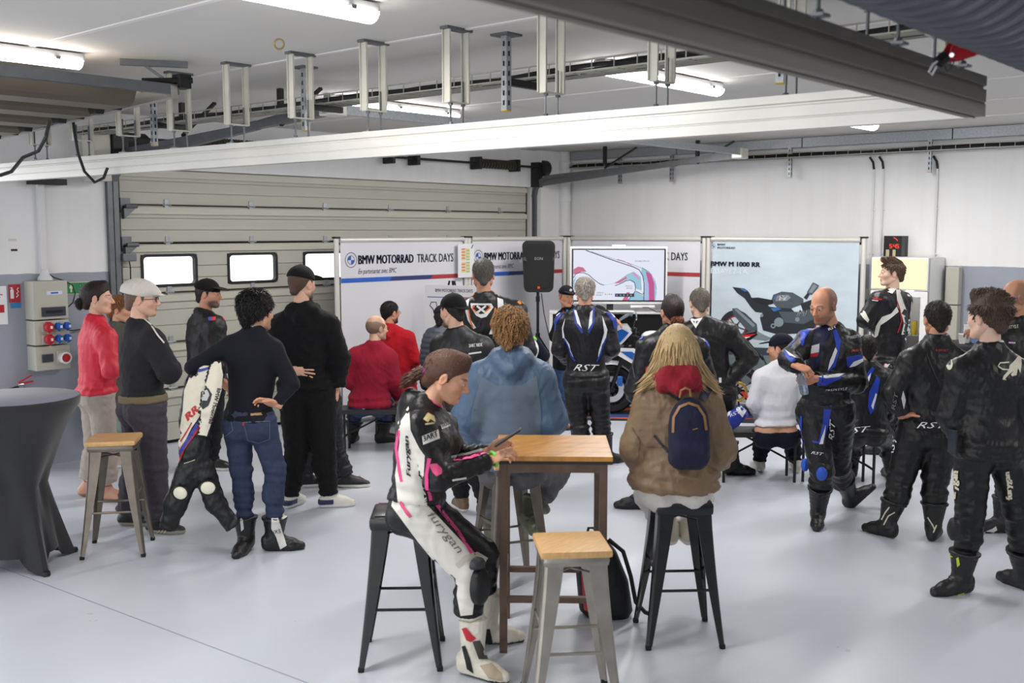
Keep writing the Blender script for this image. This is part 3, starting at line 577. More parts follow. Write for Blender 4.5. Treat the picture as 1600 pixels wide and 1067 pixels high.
# cocktail table with stretch cover
def cocktail(name, label, o, yaw, r, h, foot, m1, m2):
    t = thing(name, label, 'table', o); Mx = lf(o, yaw); n = 64; rows = []
    prof = [(h, 1.0), (h-.012, 1.01), (h-.05, 1.0)] + [(h-.05-(h-.05-.0)*q/14, None) for q in range(1, 15)]
    vs = []
    for k, (z, f) in enumerate(prof):
        for j in range(n):
            a = 2*math.pi*(j+.5)/n; c4 = abs(math.cos(2*(a-math.pi/4)))**1.0
            tip = max(0, math.cos(4*(a-math.pi/4)))
            if f is not None: rr_ = r*f; zz = z
            else:
                q = (h-.05-z)/(h-.05)
                wst = .36*r/.4   # waist
                top = r; bot = foot*math.sqrt(2)*(.62+.38*max(0, (math.cos(4*(a-math.pi/4))))**3)
                wst = (.165+.03*math.cos(4*(a-math.pi/4)))*r/.4
                if q < .48: s_ = q/.48; e_ = 1-(1-s_)**.95*(1-.12*math.sin(math.pi*s_)); rr_ = top*(1-e_)+wst*e_
                else: s_ = (q-.48)/.52; e_ = s_**1.12; rr_ = wst*(1-e_)+bot*e_
                zz = z + (1-max(0, math.cos(4*(a-math.pi/4)))**.5 if math.cos(4*(a-math.pi/4)) > 0 else 1)*.10*max(0, (q-.6)/.4)
            vs.append(Mx @ Vector((rr_*math.cos(a), rr_*math.sin(a), zz)))
    fs = [(i*n+j, i*n+(j+1) % n, (i+1)*n+(j+1) % n, (i+1)*n+j) for i in range(len(prof)-1) for j in range(n)]
    MB().add(vs, fs).build('stretch_cover', m1, t, True)
    MB().lathe([(.001, h+.001), (r-.006, h+.001), (r, h-.004)], n, Mx, cap=False).build('top', m2, t, True)
    for a in (45, 135, 225, 315):
        x, y = foot*math.sqrt(2)*math.cos(math.radians(a)), foot*math.sqrt(2)*math.sin(math.radians(a)); MB().lathe([(.022, 0), (.026, .01), (.022, .03)], 12, Mx @ Matrix.Translation(Vector((x*.97, y*.97, 0)))).build('foot', M_blk, t)
    return t
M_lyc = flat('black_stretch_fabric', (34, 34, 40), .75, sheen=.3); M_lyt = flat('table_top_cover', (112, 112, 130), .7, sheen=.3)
o = Rv*(-3.19)+Fv*6.67
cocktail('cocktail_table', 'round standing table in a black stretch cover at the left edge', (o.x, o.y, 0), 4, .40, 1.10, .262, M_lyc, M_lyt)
# benches
M_bench = flat('bench_plastic', (52, 50, 52), .5)
def bench(label, A, B_, wd, h=.43):   # A, B_: front left and front right corners on the ground
    A = Vector(A); B_ = Vector(B_); ax = (B_-A); L_ = ax.length; ax.normalize(); ay = Vector((-ax.y, ax.x, 0)); Mx = Matrix(((ax.x, ay.x, 0, A.x), (ax.y, ay.y, 0, A.y), (0, 0, 1, 0), (0, 0, 0, 1)))
    t = thing('bench', label, 'bench', ((A+B_)/2)); MB().box((L_/2, wd/2, h-.022), (L_, wd, .044), Mx, bev=.008).build('seat', M_bench, t)
    for x in (.06, L_-.06):
        for y in (.03, wd-.03):
            MB().tube([Mx @ Vector((x, y, 0)), Mx @ Vector((x, y, h-.04))], .013, 8).build('leg', M_blk, t)
        MB().tube([Mx @ Vector((x, .03, .16)), Mx @ Vector((x, wd-.03, .16))], .01, 8).build('stretcher', M_blk, t)
        sg = 1 if x < L_/2 else -1
        MB().tube([Mx @ Vector((x, wd/2, .16)), Mx @ Vector((x+sg*.42, wd/2, h-.05))], .009, 8).build('folding_brace', M_blk, t)
    return t
b0 = onz(538, 709); bench('dark folding bench under the man in the dark red sweater', b0-Rv*.06, b0-Rv*.06+Rv*.95-Fv*.03, .30)
b0 = onz(585, 682); bench('dark folding bench farther back under the man in the bright red jacket', b0+Rv*.0-Rv*.9+Rv*.86, b0+Rv*.86+Rv*.3, .30)
b0 = onz(1197, 755); bench('dark folding bench under the man in the white shirt', b0-Rv*.42, b0+Rv*.31, .32, .44)
b0 = onz(1366, 765); bench('dark folding bench under the seated rider in blue and white leathers', b0-Rv*.58, b0+Rv*.06, .32, .44)
# ---- banner stands
ck = W(885, 361, 1650/113.0); YB = ck.y; XB = ck.x
ZT = 2.09
M_ban = flat('banner_white', (214, 214, 220), .6); M_nav = flat('print_navy', (38, 40, 66), .6); M_gry = flat('print_grey', (112, 114, 130), .6)
M_sblue = flat('print_blue', (38, 92, 190), .6); M_sdark = flat('print_dark_blue', (44, 54, 110), .6); M_sred = flat('print_red', (166, 52, 56), .6)
def banner(label, A, B_, art, groundm=M_ban, capL=True):
    A = Vector(A); B_ = Vector(B_); ax = (B_-A); L_ = ax.length; ax.normalize(); nrm = Vector((ax.y, -ax.x, 0))   # towards the audience
    t = thing('banner_stand', label, 'banner', A)
    MB().box((0, 0, 0), (1, 1, 1), Matrix.Translation((A+B_)/2+Vector((0, 0, (ZT-.06+.06)/2)))@Matrix(((ax.x*(L_-.11), nrm.x*.004, 0, 0), (ax.y*(L_-.11), nrm.y*.004, 0, 0), (0, 0, ZT-.13, 0), (0, 0, 0, 1)))).build('sheet', groundm, t)
    MB().tube([A+ax*.04+Zv*(ZT-.035), B_-ax*.04+Zv*(ZT-.035)], .028, 14).build('top_rail', M_alub, t, True)
    MB().tube([A+ax*.05+Zv*.045, B_-ax*.05+Zv*.045], .025, 10).build('bottom_rail', M_alu, t, True)
    for p in (A, B_):
        MB().tube([p, p+Zv*(ZT-.02)], .029, 14).build('post', M_alub, t, True)
        b = MB(); b.bar(p-ax*.035+Zv*(ZT-.008), p+ax*.035+Zv*(ZT-.008), .06, .02); b.bar(p-nrm*.02+ax*.05*(1 if p is A else -1)+Zv*(ZT-.09), p-nrm*.02+ax*.05*(1 if p is A else -1)+Zv*ZT, .03, .02); b.build('corner_bracket', M_blk, t)
    if art: art(t, A+ax*.055+nrm*.0045, ax, L_-.11)
    return t
def roundel(t, c, ax, r):
    n = 24; circ = lambda rr, a0=0, a1=360: [(rr*math.cos(math.radians(a0+(a1-a0)*q/n)), rr*math.sin(math.radians(a0+(a1-a0)*q/n))) for q in range(n+1)]
    e = nrm_of(ax)*.0008
    b = polyshape('emblem_ring', ribbon(circ(r), r*.08)+ribbon(circ(r*.58), r*.06), c, ax, Zv, M_nav, t, e)
    polyshape('emblem_quarter', [[(0, 0)]+circ(r*.55, 90, 180), [(0, 0)]+circ(r*.55, 270, 360)], c, ax, Zv, M_sblue, t, e)
def nrm_of(ax): return Vector((ax.y, -ax.x, 0))
def art_days(pxs, onp):
    def f(t, o, ax, L_):
        e = nrm_of(ax)*.001; zt = 1.815
        u = [(onp(p)-o).dot(ax) for p in pxs]
        roundel(t, o+ax*u[0]+Zv*(zt+.02), ax, .082)
        flat_text('lettering', 'BMW MOTORRAD', o+ax*u[1]+Zv*(zt-.03), ax, Zv, u[2]-u[1], .10, M_nav, t, e, bold=.045)
        flat_text('lettering', 'TRACK DAYS', o+ax*u[3]+Zv*(zt-.03), ax, Zv, u[4]-u[3], .10, M_gry, t, e, bold=.02)
        flat_text('lettering', 'En partenariat avec BMC', o+ax*u[1]+Zv*(zt-.155), ax, Zv, (u[2]-u[1])*.68, .075, M_nav, t, e, shear=.25)
        z = 1.61; h = .05
        for a_, c_, m_ in ((0, .38, M_sblue), (.38, .72, M_sdark), (.72, 1.0, M_sred)):
            s_ = .02
            polyshape('stripe', [[(a_*L_-(s_ if a_ else 0), z-h/2), (c_*L_-(s_ if c_ < 1 else 0), z-h/2), (c_*L_+(s_ if c_ < 1 else 0), z+h/2), (a_*L_+(s_ if a_ else 0), z+h/2)]], o, ax, Zv, m_, t, e)
    return f
P1 = ony(525, 361, YB); P2 = ony(730, 361, YB); P3 = Vector((XB, YB, 0)); P1.z = P2.z = 0
L1_ = (P2-P1).length
banner('leftmost white banner wall with navy TRACK DAYS lettering and tricolour stripe', P1, P2-Vector((.03, 0, 0)), art_days((548, 559, 646, 651, 708), lambda p: ony(p, 400, YB)))
banner('white TRACK DAYS banner wall behind the black loudspeaker', P2+Vector((.03, 0, 0)), P3-Vector((.04, 0, 0)), art_days((747, 756, 823, 828, 874), lambda p: ony(p, 400, YB)))
P4 = onx(1101, 361, XB); P4.z = 0; P5 = onx(1108, 361, XB); P5.z = 0; P6 = onx(1351, 361, XB); P6.z = 0
banner('white TRACK DAYS banner wall behind the big screen', P3-Vector((0, .05, 0)), P4, art_days((912, 922, 1005, 1012, 1075), lambda p: onx(p, 400, XB)))
M_sky = mat('poster_sky', S(198, 212, 220), .55, var=.14, vscale=1.3, stretch=(1, 1, 3))
def art_bike(t, o, ax, L_):
    e = nrm_of(ax)*.001; H0 = .07
    PX = lambda x, y: None
    # poster drawing laid out in a local frame measured on the sheet: u 0..1 across, z in metres
    def q(x, y):  # reference px in the 1067 crop (1100..1360) -> sheet coordinates
        px, py = 1100+x/4.104, 360+y/4.104; p = onx(px, py, XB-.0); return ((p-o).dot(ax), p.z)
    def poly(P, m, name='print', off=1.): return polyshape(name, [[q(*p) for p in P]], o, ax, Zv, m, t, e*off)
    dk = flat('poster_dark', (42, 50, 58), .55); gm = flat('poster_gunmetal', (74, 84, 90), .55); lt = flat('poster_light', (128, 140, 146), .55); bl = flat('poster_blue', (52, 110, 176), .55)
    road = flat('poster_road', (116, 130, 132), .6, var=.12, vscale=6, stretch=(1, 1, 12))
    polyshape('road', [[(0, .08), (L_, .08), (L_, q(0, 700)[1]), (0, q(0, 760)[1])]], o, ax, Zv, road, t, e*.5)
    polyshape('road_shade', [[(0, q(0, 790)[1]), (L_, q(0, 735)[1]), (L_, q(0, 700)[1]), (0, q(0, 735)[1])]], o, ax, Zv, flat('poster_wall', (60, 68, 84), .6), t, e*.8)
    # wheels
    def ring(cx, cy, r0, r1, m, off):
        n = 40; a = [(math.cos(2*math.pi*i/n), math.sin(2*math.pi*i/n)) for i in range(n)]
        polyshape('print', [[q(cx+r0*a[i][0], cy+r0*a[i][1]), q(cx+r1*a[i][0], cy+r1*a[i][1]), q(cx+r1*a[(i+1) % n][0], cy+r1*a[(i+1) % n][1]), q(cx+r0*a[(i+1) % n][0], cy+r0*a[(i+1) % n][1])] for i in range(n)], o, ax, Zv, m, t, e*off)
    for cx, cy in ((205, 615), (775, 640)):
        ring(cx, cy, 68, 104, dk, 1); ring(cx, cy, 60, 68, flat('poster_red', (150, 50, 46), .55), 1.2); ring(cx, cy, 0.1, 18, gm, 1.2)
        for i in range(5):
            a_ = i*72+20; c_, s_ = math.cos(math.radians(a_)), math.sin(math.radians(a_)); poly([(cx-s_*5, cy+c_*5), (cx+c_*62-s_*4, cy+s_*62+c_*4), (cx+c_*62+s_*4, cy+s_*62-c_*4), (cx+s_*5, cy-c_*5)], gm, off=1.2)
    poly([(183, 362), (262, 372), (290, 396), (306, 430), (410, 478), (440, 505), (395, 530), (330, 522), (300, 490), (262, 435), (215, 402)], dk, off=1.4)
    poly([(306, 432), (350, 430), (440, 446), (445, 470), (400, 482), (330, 462)], flat('poster_seat', (28, 30, 34), .6), off=1.6)
    poly([(228, 370), (262, 372), (285, 388), (262, 392)], bl, off=1.7)
    poly([(432, 452), (445, 412), (500, 392), (570, 398), (638, 438), (640, 470), (560, 500), (470, 495)], gm, off=1.6)
    poly([(470, 418), (540, 412), (560, 430), (530, 452), (460, 452)], lt, off=1.8)
    flat_text('lettering', 'M', o+ax*q(478, 446)[0]+Zv*q(478, 446)[1], ax, Zv, .11, .06, flat('poster_white', (222, 224, 226), .5), t, e*2.2, bold=.05, shear=.3)
    poly([(446, 440), (462, 420), (474, 420), (460, 440)], bl, off=2); poly([(468, 446), (486, 420), (500, 418), (482, 446)], flat('poster_red', (150, 50, 46), .55), off=2)
    poly([(400, 486), (480, 495), (560, 500), (600, 540), (690, 560), (700, 620), (600, 660), (480, 668), (380, 640), (360, 560)], dk, off=1.5)
    poly([(430, 500), (470, 494), (500, 504), (450, 520)], bl, off=2); poly([(480, 520), (600, 522), (690, 505), (720, 560), (640, 600), (520, 590)], gm, off=1.9)
    flat_text('lettering', 'M', o+ax*q(598, 548)[0]+Zv*q(598, 548)[1], ax, Zv, .12, .07, flat('poster_white', (222, 224, 226), .5), t, e*2.4, bold=.02, shear=.3)
    ring(482, 588, 0.1, 30, lt, 2); ring(445, 612, 0.1, 16, lt, 2.1); ring(445, 612, 0.1, 8, dk, 2.3); ring(372, 545, 0.1, 10, lt, 2); ring(600, 570, 0.1, 14, lt, 2.1)
    poly([(182, 500), (215, 498), (340, 600), (345, 650), (300, 665), (190, 540)], gm, off=1.9); poly([(196, 506), (214, 504), (330, 606), (318, 622)], lt, off=2.1)
    poly([(330, 640), (410, 680), (440, 690), (400, 705), (270, 690), (270, 670)], lt, off=1.9)
    poly([(620, 470), (700, 440), (735, 470), (720, 520), (640, 530)], dk, off=1.7)
    poly([(660, 398), (700, 332), (740, 352), (730, 372), (690, 415)], gm, off=1.8); poly([(672, 396), (704, 342), (728, 356), (694, 402)], lt, off=2)
    poly([(640, 430), (665, 400), (680, 410), (660, 445)], dk, off=1.7)
    poly([(120, 560), (160, 520), (235, 520), (300, 560), (340, 610), (318, 618), (260, 560), (200, 540), (150, 560)], dk, off=1.7)
    # heading
    o2 = lambda x, y: o+ax*q(x, y)[0]+Zv*q(x, y)[1]
    c = q(60, 99); roundel(t, o+ax*c[0]+Zv*c[1], ax, .032)
    w = lambda x0, x1, y: q(x1, y)[0]-q(x0, y)[0]; h = lambda y0, y1: q(100, y0)[1]-q(100, y1)[1]
    flat_text('lettering', 'BMW', o2(87, 98), ax, Zv, w(87, 138, 98), h(84, 98), M_nav, t, e, bold=.02); flat_text('lettering', 'MOTORRAD', o2(87, 118), ax, Zv, w(87, 201, 118), h(104, 118), M_nav, t, e, bold=.02)
    flat_text('lettering', 'BMW M 1000 RR', o2(45, 228), ax, Zv, w(45, 363, 228), h(197, 228), M_nav, t, e, bold=.05)
    flat_text('lettering', 'ESSAYEZ-LA.', o2(45, 274), ax, Zv, w(45, 288, 274), h(242, 274), flat('poster_outline', (226, 232, 236), .5), t, e)
    polyshape('rule', [[q(45, 66), q(200, 66), q(200, 69), q(45, 69)]], o, ax, Zv, M_nav, t, e)
    polyshape('footer', [[(0.0, .08), (L_, .08), (L_, .30), (0, .30)]], o, ax, Zv, M_ban, t, e*1.5)
banner('pale blue poster wall printed with a dark sports motorcycle', P5, P6, art_bike, M_sky)
# black back of the banner gap + easel with circuit board
A_ = W(664, 445, 12.3); B2 = W(745, 441, 12.1); axb = (B2-A_); axb.z = 0; LB = axb.length; axb.normalize(); nb_ = nrm_of(axb)
t = thing('display_board', 'white track map board with circuit outline on an easel', 'board', Vector((A_.x, A_.y, 0)))
zb = 1.58-.0; zt_ = A_.z; hb = 1.0
b = MB(); b.prism([(0, 0), (LB, 0), (LB, hb), (0, hb)], A_-Zv*hb, axb, Zv, -nb_*.02); b.build('panel', flat('board_white', (228, 228, 230), .5), t)
ob = A_-Zv*hb+nb_*.002
flat_text('lettering', 'BMW MOTORRAD TRACK DAYS', ob+axb*.13+Zv*(hb-.08), axb, Zv, LB*.72, .038, M_nav, t, None, bold=.01)
polyshape('stripe', [[(.03, hb-.145), (LB*.55, hb-.145), (LB*.55, hb-.135), (.03, hb-.135)]], ob, axb, Zv, M_sblue, t); polyshape('stripe', [[(LB*.55, hb-.145), (LB-.03, hb-.145), (LB-.03, hb-.135), (LB*.55, hb-.135)]], ob, axb, Zv, M_sred, t)
trk = [(.10, .72), (.06, .76), (.08, .80), (.14, .80), (.15, .74), (.22, .70), (.34, .66), (.5, .62), (.56, .5), (.52, .38), (.4, .34), (.3, .42), (.2, .5), (.14, .6), (.10, .72)]
polyshape('circuit_line', ribbon(trk, .012), ob, axb, Zv, M_nav, t)
flat_text('lettering', 'MAKE LIFE A RIDE', ob+axb*.04+Zv*.10, axb, Zv, LB*.5, .03, M_nav, t, None, bold=.02); polyshape('rule', [[(.04, .06), (LB-.04, .06), (LB-.04, .066), (.04, .066)]], ob, axb, Zv, M_nav, t)
for s_ in (-1, 1): MB().tube([A_+axb*(LB/2)+Zv*.05+axb*s_*.03-nb_*.04, A_+axb*(LB/2+s_*.38)-Zv*A_.z-nb_*.03], .012, 6).build('easel_leg', M_blk, t)
MB().tube([A_+axb*(LB/2)+Zv*.05-nb_*.06, A_+axb*(LB/2)-Zv*A_.z-nb_*.5], .012, 6).build('easel_leg', M_blk, t)
# timetable sheet hung on the post between banners
o = ony(716, 434, YB-.06); ax_ = Vector((1, 0, 0)); w_ = (ony(741, 434, YB-.06)-o).x; h_ = (ony(716, 381, YB-.06).z-o.z)
t = MB().prism([(0, 0), (w_, 0), (w_, h_), (0, h_)], o, ax_, Zv, (0, .006, 0)).build('timetable', flat('timetable_white', (226, 226, 228), .4)); tag(t, 'narrow colour coded timetable sheet hung between the two left banners', 'timetable')
for i in range(16):
    if i == 8: continue
    for k, cl in enumerate(((236, 200, 70), (120, 190, 80)) if i % 2 else ((214, 70, 60), (236, 200, 70))):
        polyshape('row', [[(w_*.2+k*w_*.27, h_*.86-i*h_*.045), (w_*.44+k*w_*.27, h_*.86-i*h_*.045), (w_*.44+k*w_*.27, h_*.83-i*h_*.045), (w_*.2+k*w_*.27, h_*.83-i*h_*.045)]], o-Vector((0, .002, 0)), ax_, Zv, flat('row%d%d%d' % cl, cl, .5), t)
MB().prism([(w_*.8, h_*.86), (w_*.86, h_*.86), (w_*.96, h_*.97), (w_*.90, h_*.97)], o-Vector((0, .0015, 0)), ax_, Zv, (0, .001, 0)).build('flag_mark', M_sdark, t)
# ---- loudspeaker on tripod
sp = W(840, 595, 13.4); gx = Vector((sp.x, sp.y, 0)); gx = gx
t = thing('speaker_tripod', 'black tripod stand carrying the loudspeaker', 'stand', gx)
MB().tube([gx+Zv*.5, gx+Zv*1.50], .018, 10).build('pole', M_blk, t, True); MB().lathe([(.03, .78), (.03, .86)], 12, Matrix.Translation(gx)).build('collar', M_blk, t, True)
MB().lathe([(.026, 1.26), (.026, 1.33)], 12, Matrix.Translation(gx)).build('clamp', M_blk, t, True)
for a in (20, 140, 260):
    d_ = Rv*math.cos(math.radians(a))+Fv*math.sin(math.radians(a)); MB().tube([gx+Zv*.84, gx+d_*.55+Zv*.02], .012, 8).build('leg', M_blk, t, True); MB().tube([gx+d_*.27+Zv*.43, gx+Zv*.42], .008, 6).build('brace', M_blk, t)
Msp = lf(sp, 4)
z0 = W(840, 456, 13.4).z; z1 = W(840, 376, 13.4).z; hs = z1-z0; ws = 51/1650*13.4
t = thing('loudspeaker', 'black loudspeaker with mesh front on a tripod', 'speaker', Vector((gx.x, gx.y, z0)))
Mq = lf((gx.x, gx.y, z0), 4)
def rrect(w, h, r, n=5, tap=0): 
    return [(x_+r*math.cos(a)-(0 if True else 0), z_+r*math.sin(a)) for x_, z_, a0 in ((w/2-r, h-r, 0), (-w/2+r, h-r, 90), (-w/2+r+tap, r, 180), (w/2-r-tap, r, 270)) for a in [math.radians(a0+90*q/n) for q in range(n+1)]]
b = MB(); P = rrect(ws, hs, .07, 5, .02); b.prism(P, Mq @ Vector((0, -.10, 0)), Rv, Zv, Fv*.12); b.prism([(x*.75, z*.94+.02) for x, z in P], Mq @ Vector((0, .02, 0)), Rv, Zv, Fv*.18); b.build('cabinet', M_blk, t)
P = rrect(ws-.05, hs-.09, .06, 5, .02); b = MB(); b.prism([(x, z+.05) for x, z in P], Mq @ Vector((0, -.108, 0)), Rv, Zv, Fv*.01); b.build('mesh_grille', mat('speaker_mesh', S(12, 12, 13), .6, bump=.6, bscale=400), t)
flat_text('lettering', 'EON', Mq @ Vector((-.05, -.110, hs*.63)), Rv, Zv, .10, .034, flat('badge_silver', (150, 152, 156), .3), t)
for s_ in (-1, 1): MB().prism([(0, 0), (s_*.05, .015), (s_*.055, .045), (s_*.02, .06)], Mq @ Vector((s_*(ws/2-.06), -.112, hs*.60)), Rv, Zv, Fv*.01).build('port', flat('port_grey', (64, 64, 68), .4), t)
MB().box((0, -.11, .06), (.03, .006, .03), Mq).build('badge', flat('badge_orange', (220, 80, 40), .4), t)
tag(MB().tube([W(846, 458, 13.6), W(850, 490, 13.6), W(858, 525, 13.6), W(870, 555, 13.6), W(878, 580, 13.6), W(890, 620, 13.5)], .006, 6).build('speaker_cable', M_cable, None, True), 'thin black cable hanging from the loudspeaker', 'cable')
# ---- screen on a stand / desk
DT = 13.05; Ms_ = lf(W(966, 475, DT), -2); pz = lambda y: W(966, y, DT).z
wT = (1041-889)/1650*DT; zT0, zT1 = pz(475), pz(385)
t = thing('screen', 'large flat screen with white frame showing a race track map', 'screen', W(966, 475, DT))
MT = lf((Ms_.translation.x, Ms_.translation.y, 0), -2)
MB().box((0, .03, (zT0+zT1)/2), (wT, .06, zT1-zT0), MT, bev=.01).build('frame', M_white, t)
MB().box((0, -.002, (zT0+zT1)/2+.003), (wT-.05, .01, zT1-zT0-.06), MT).build('bezel', M_blk, t)
sw, sh = wT-.085, zT1-zT0-.09; so = MT @ Vector((-sw/2, -.0085, (zT0+zT1)/2-sh/2+.003)); exs = MT.to_3x3() @ Vector((1, 0, 0))
def em(name, rgb, e=1.0):
    m = mat(name, S(*rgb), .35, emit=e); m.node_tree.nodes['Principled BSDF'].inputs['Base Color'].default_value = (.01, .01, .012, 1); return m
polyshape('display', [[(0, 0), (sw, 0), (sw, sh), (0, sh)]], so, exs, Zv, em('screen_white', (232, 236, 250), .75), t)
def scr(x, y): return ((x-105)/985*sw, (690-y)/560*sh)
def sp_(P, rgb, k, name='map_area'): polyshape(name, [[scr(*p) for p in P]], so, exs, Zv, em('screen_%d_%d_%d' % rgb, rgb, .7), t, -Fv*.0006*k)
sp_([(850, 320), (930, 370), (1000, 500), (1012, 600), (1000, 690), (880, 690), (880, 480), (840, 380)], (150, 205, 226), 1)
sp_([(885, 450), (925, 480), (925, 690), (885, 690)], (178, 196, 236), 2); sp_([(890, 365), (950, 400), (985, 500), (990, 690), (930, 690), (925, 520)], (206, 84, 150), 3)
sp_([(560, 500), (690, 400), (760, 370), (840, 430), (850, 580), (780, 560), (770, 500), (700, 460), (620, 500)], (160, 206, 226), 1); sp_([(540, 505), (680, 425), (690, 445), (600, 500)], (214, 110, 146), 3)
sp_([(735, 385), (775, 385), (820, 440), (822, 475), (790, 430)], (226, 150, 200), 3)
sp_([(108, 345), (160, 315), (210, 325), (250, 372), (190, 375), (108, 405)], (212, 110, 146), 2); sp_([(108, 470), (140, 420), (108, 560)], (160, 206, 226), 2)
sp_([(640, 690), (690, 600), (720, 600), (700, 690)], (212, 110, 146), 3); sp_([(700, 690), (780, 590), (870, 640), (870, 690)], (160, 206, 226), 2)
def sl(P, w, rgb, k): polyshape('map_line', ribbon([scr(*p) for p in P], w), so, exs, Zv, em('screen_%d_%d_%d' % rgb, rgb, .5), t, -Fv*.0006*k)
sl([(108, 440), (130, 400), (170, 384), (220, 384), (270, 405), (330, 460), (390, 505), (440, 522)], .008, (24, 28, 60), 5); sl([(560, 528), (620, 505), (680, 472), (730, 466), (770, 490), (782, 540), (780, 590), (740, 640), (705, 690)], .008, (24, 28, 60), 5)
sl([(240, 135), (550, 250), (760, 320), (820, 350), (860, 420), (874, 500), (874, 690)], .010, (40, 36, 120), 5); sl([(300, 150), (560, 235), (700, 275), (880, 345), (950, 400), (990, 470), (1012, 570)], .004, (90, 100, 150), 5); sl([(790, 590), (860, 625), (874, 600)], .008, (24, 28, 60), 5); sl([(580, 235), (640, 250), (740, 300)], .006, (220, 80, 110), 6)
sl([(400, 522), (470, 518), (560, 500)], .004, (160, 206, 226), 4)
for s_, x, y, w2 in (('DOUBLE DROITE', 775, 262, 155), ('VIRAGE', 160, 448, 55), ('VIRAGE DU', 668, 538, 80), ('BENDOR', 685, 564, 65), ('CHICANE DE', 360, 615, 75), ('GARLABAN', 350, 640, 70)):
    a_ = scr(x, y); flat_text('lettering', s_, so+exs*a_[0]+Zv*a_[1]-Fv*.004, exs, Zv, w2/985*sw, .018, em('screen_text', (90, 100, 160), .5), t)
sp_([(560, 615), (770, 615), (770, 652), (560, 652)], (40, 46, 60), 6, 'toolbar')
for i, c_ in enumerate(((220, 60, 60), (230, 210, 70), (80, 190, 90), (80, 150, 230))): sp_([(450+i*22, 618), (462+i*22, 618), (462+i*22, 630), (450+i*22, 630)], c_, 6, 'swatch')
for i in range(5): sp_([(575+i*38, 625), (590+i*38, 625), (590+i*38, 642), (575+i*38, 642)], (150, 156, 170), 7, 'tool_icon')
b = MB(); b.box((-.10, .06, zT0-.06), (.08, .06, .14), MT); b.build('neck', M_blk, t)
MB().box((0, .02, zT1+.01), (.17, .03, .02), MT, bev=.004).build('camera_bar', M_white, t)
MB().box((.30, .0, zT0-.03), (.30, .05, .03), MT, bev=.006).build('connector_strip', M_white, t)
zd = pz(487); t = thing('desk', 'white topped desk draped in black under the big screen', 'desk', MT @ Vector((0, .2, 0)))
MB().box((-.1, .14, zd-.014), (1.5, .34, .028), MT, bev=.004).build('top', M_white, t)
MB().box((-.1, .14, (zd-.028)/2+.01), (1.42, .3, zd-.05), MT).build('black_drape', flat('black_drape', (16, 16, 18), .9), t)
for x in (-.83, .63): MB().box((x, -.01, (zd-.03)/2), (.04, .04, zd-.03), MT).build('leg', M_white, t)
tag(MB().box((.02, -.02, zd+.008), (.34, .22, .014), MT, bev=.003).build('paper_pad', flat('pad_white', (235, 235, 232), .6)), 'white pad of paper on the desk below the screen', 'paper')
b = MB(); b.tube([MT @ Vector((.30, -.03, zT0-.04)), MT @ Vector((.36, -.08, zd+.06)), MT @ Vector((.46, -.08, zd+.006)), MT @ Vector((.55, .0, zd+.004))], .005, 6); tag(b.build('screen_cable', M_cable, None, True), 'black cable below the right side of the screen', 'cable')
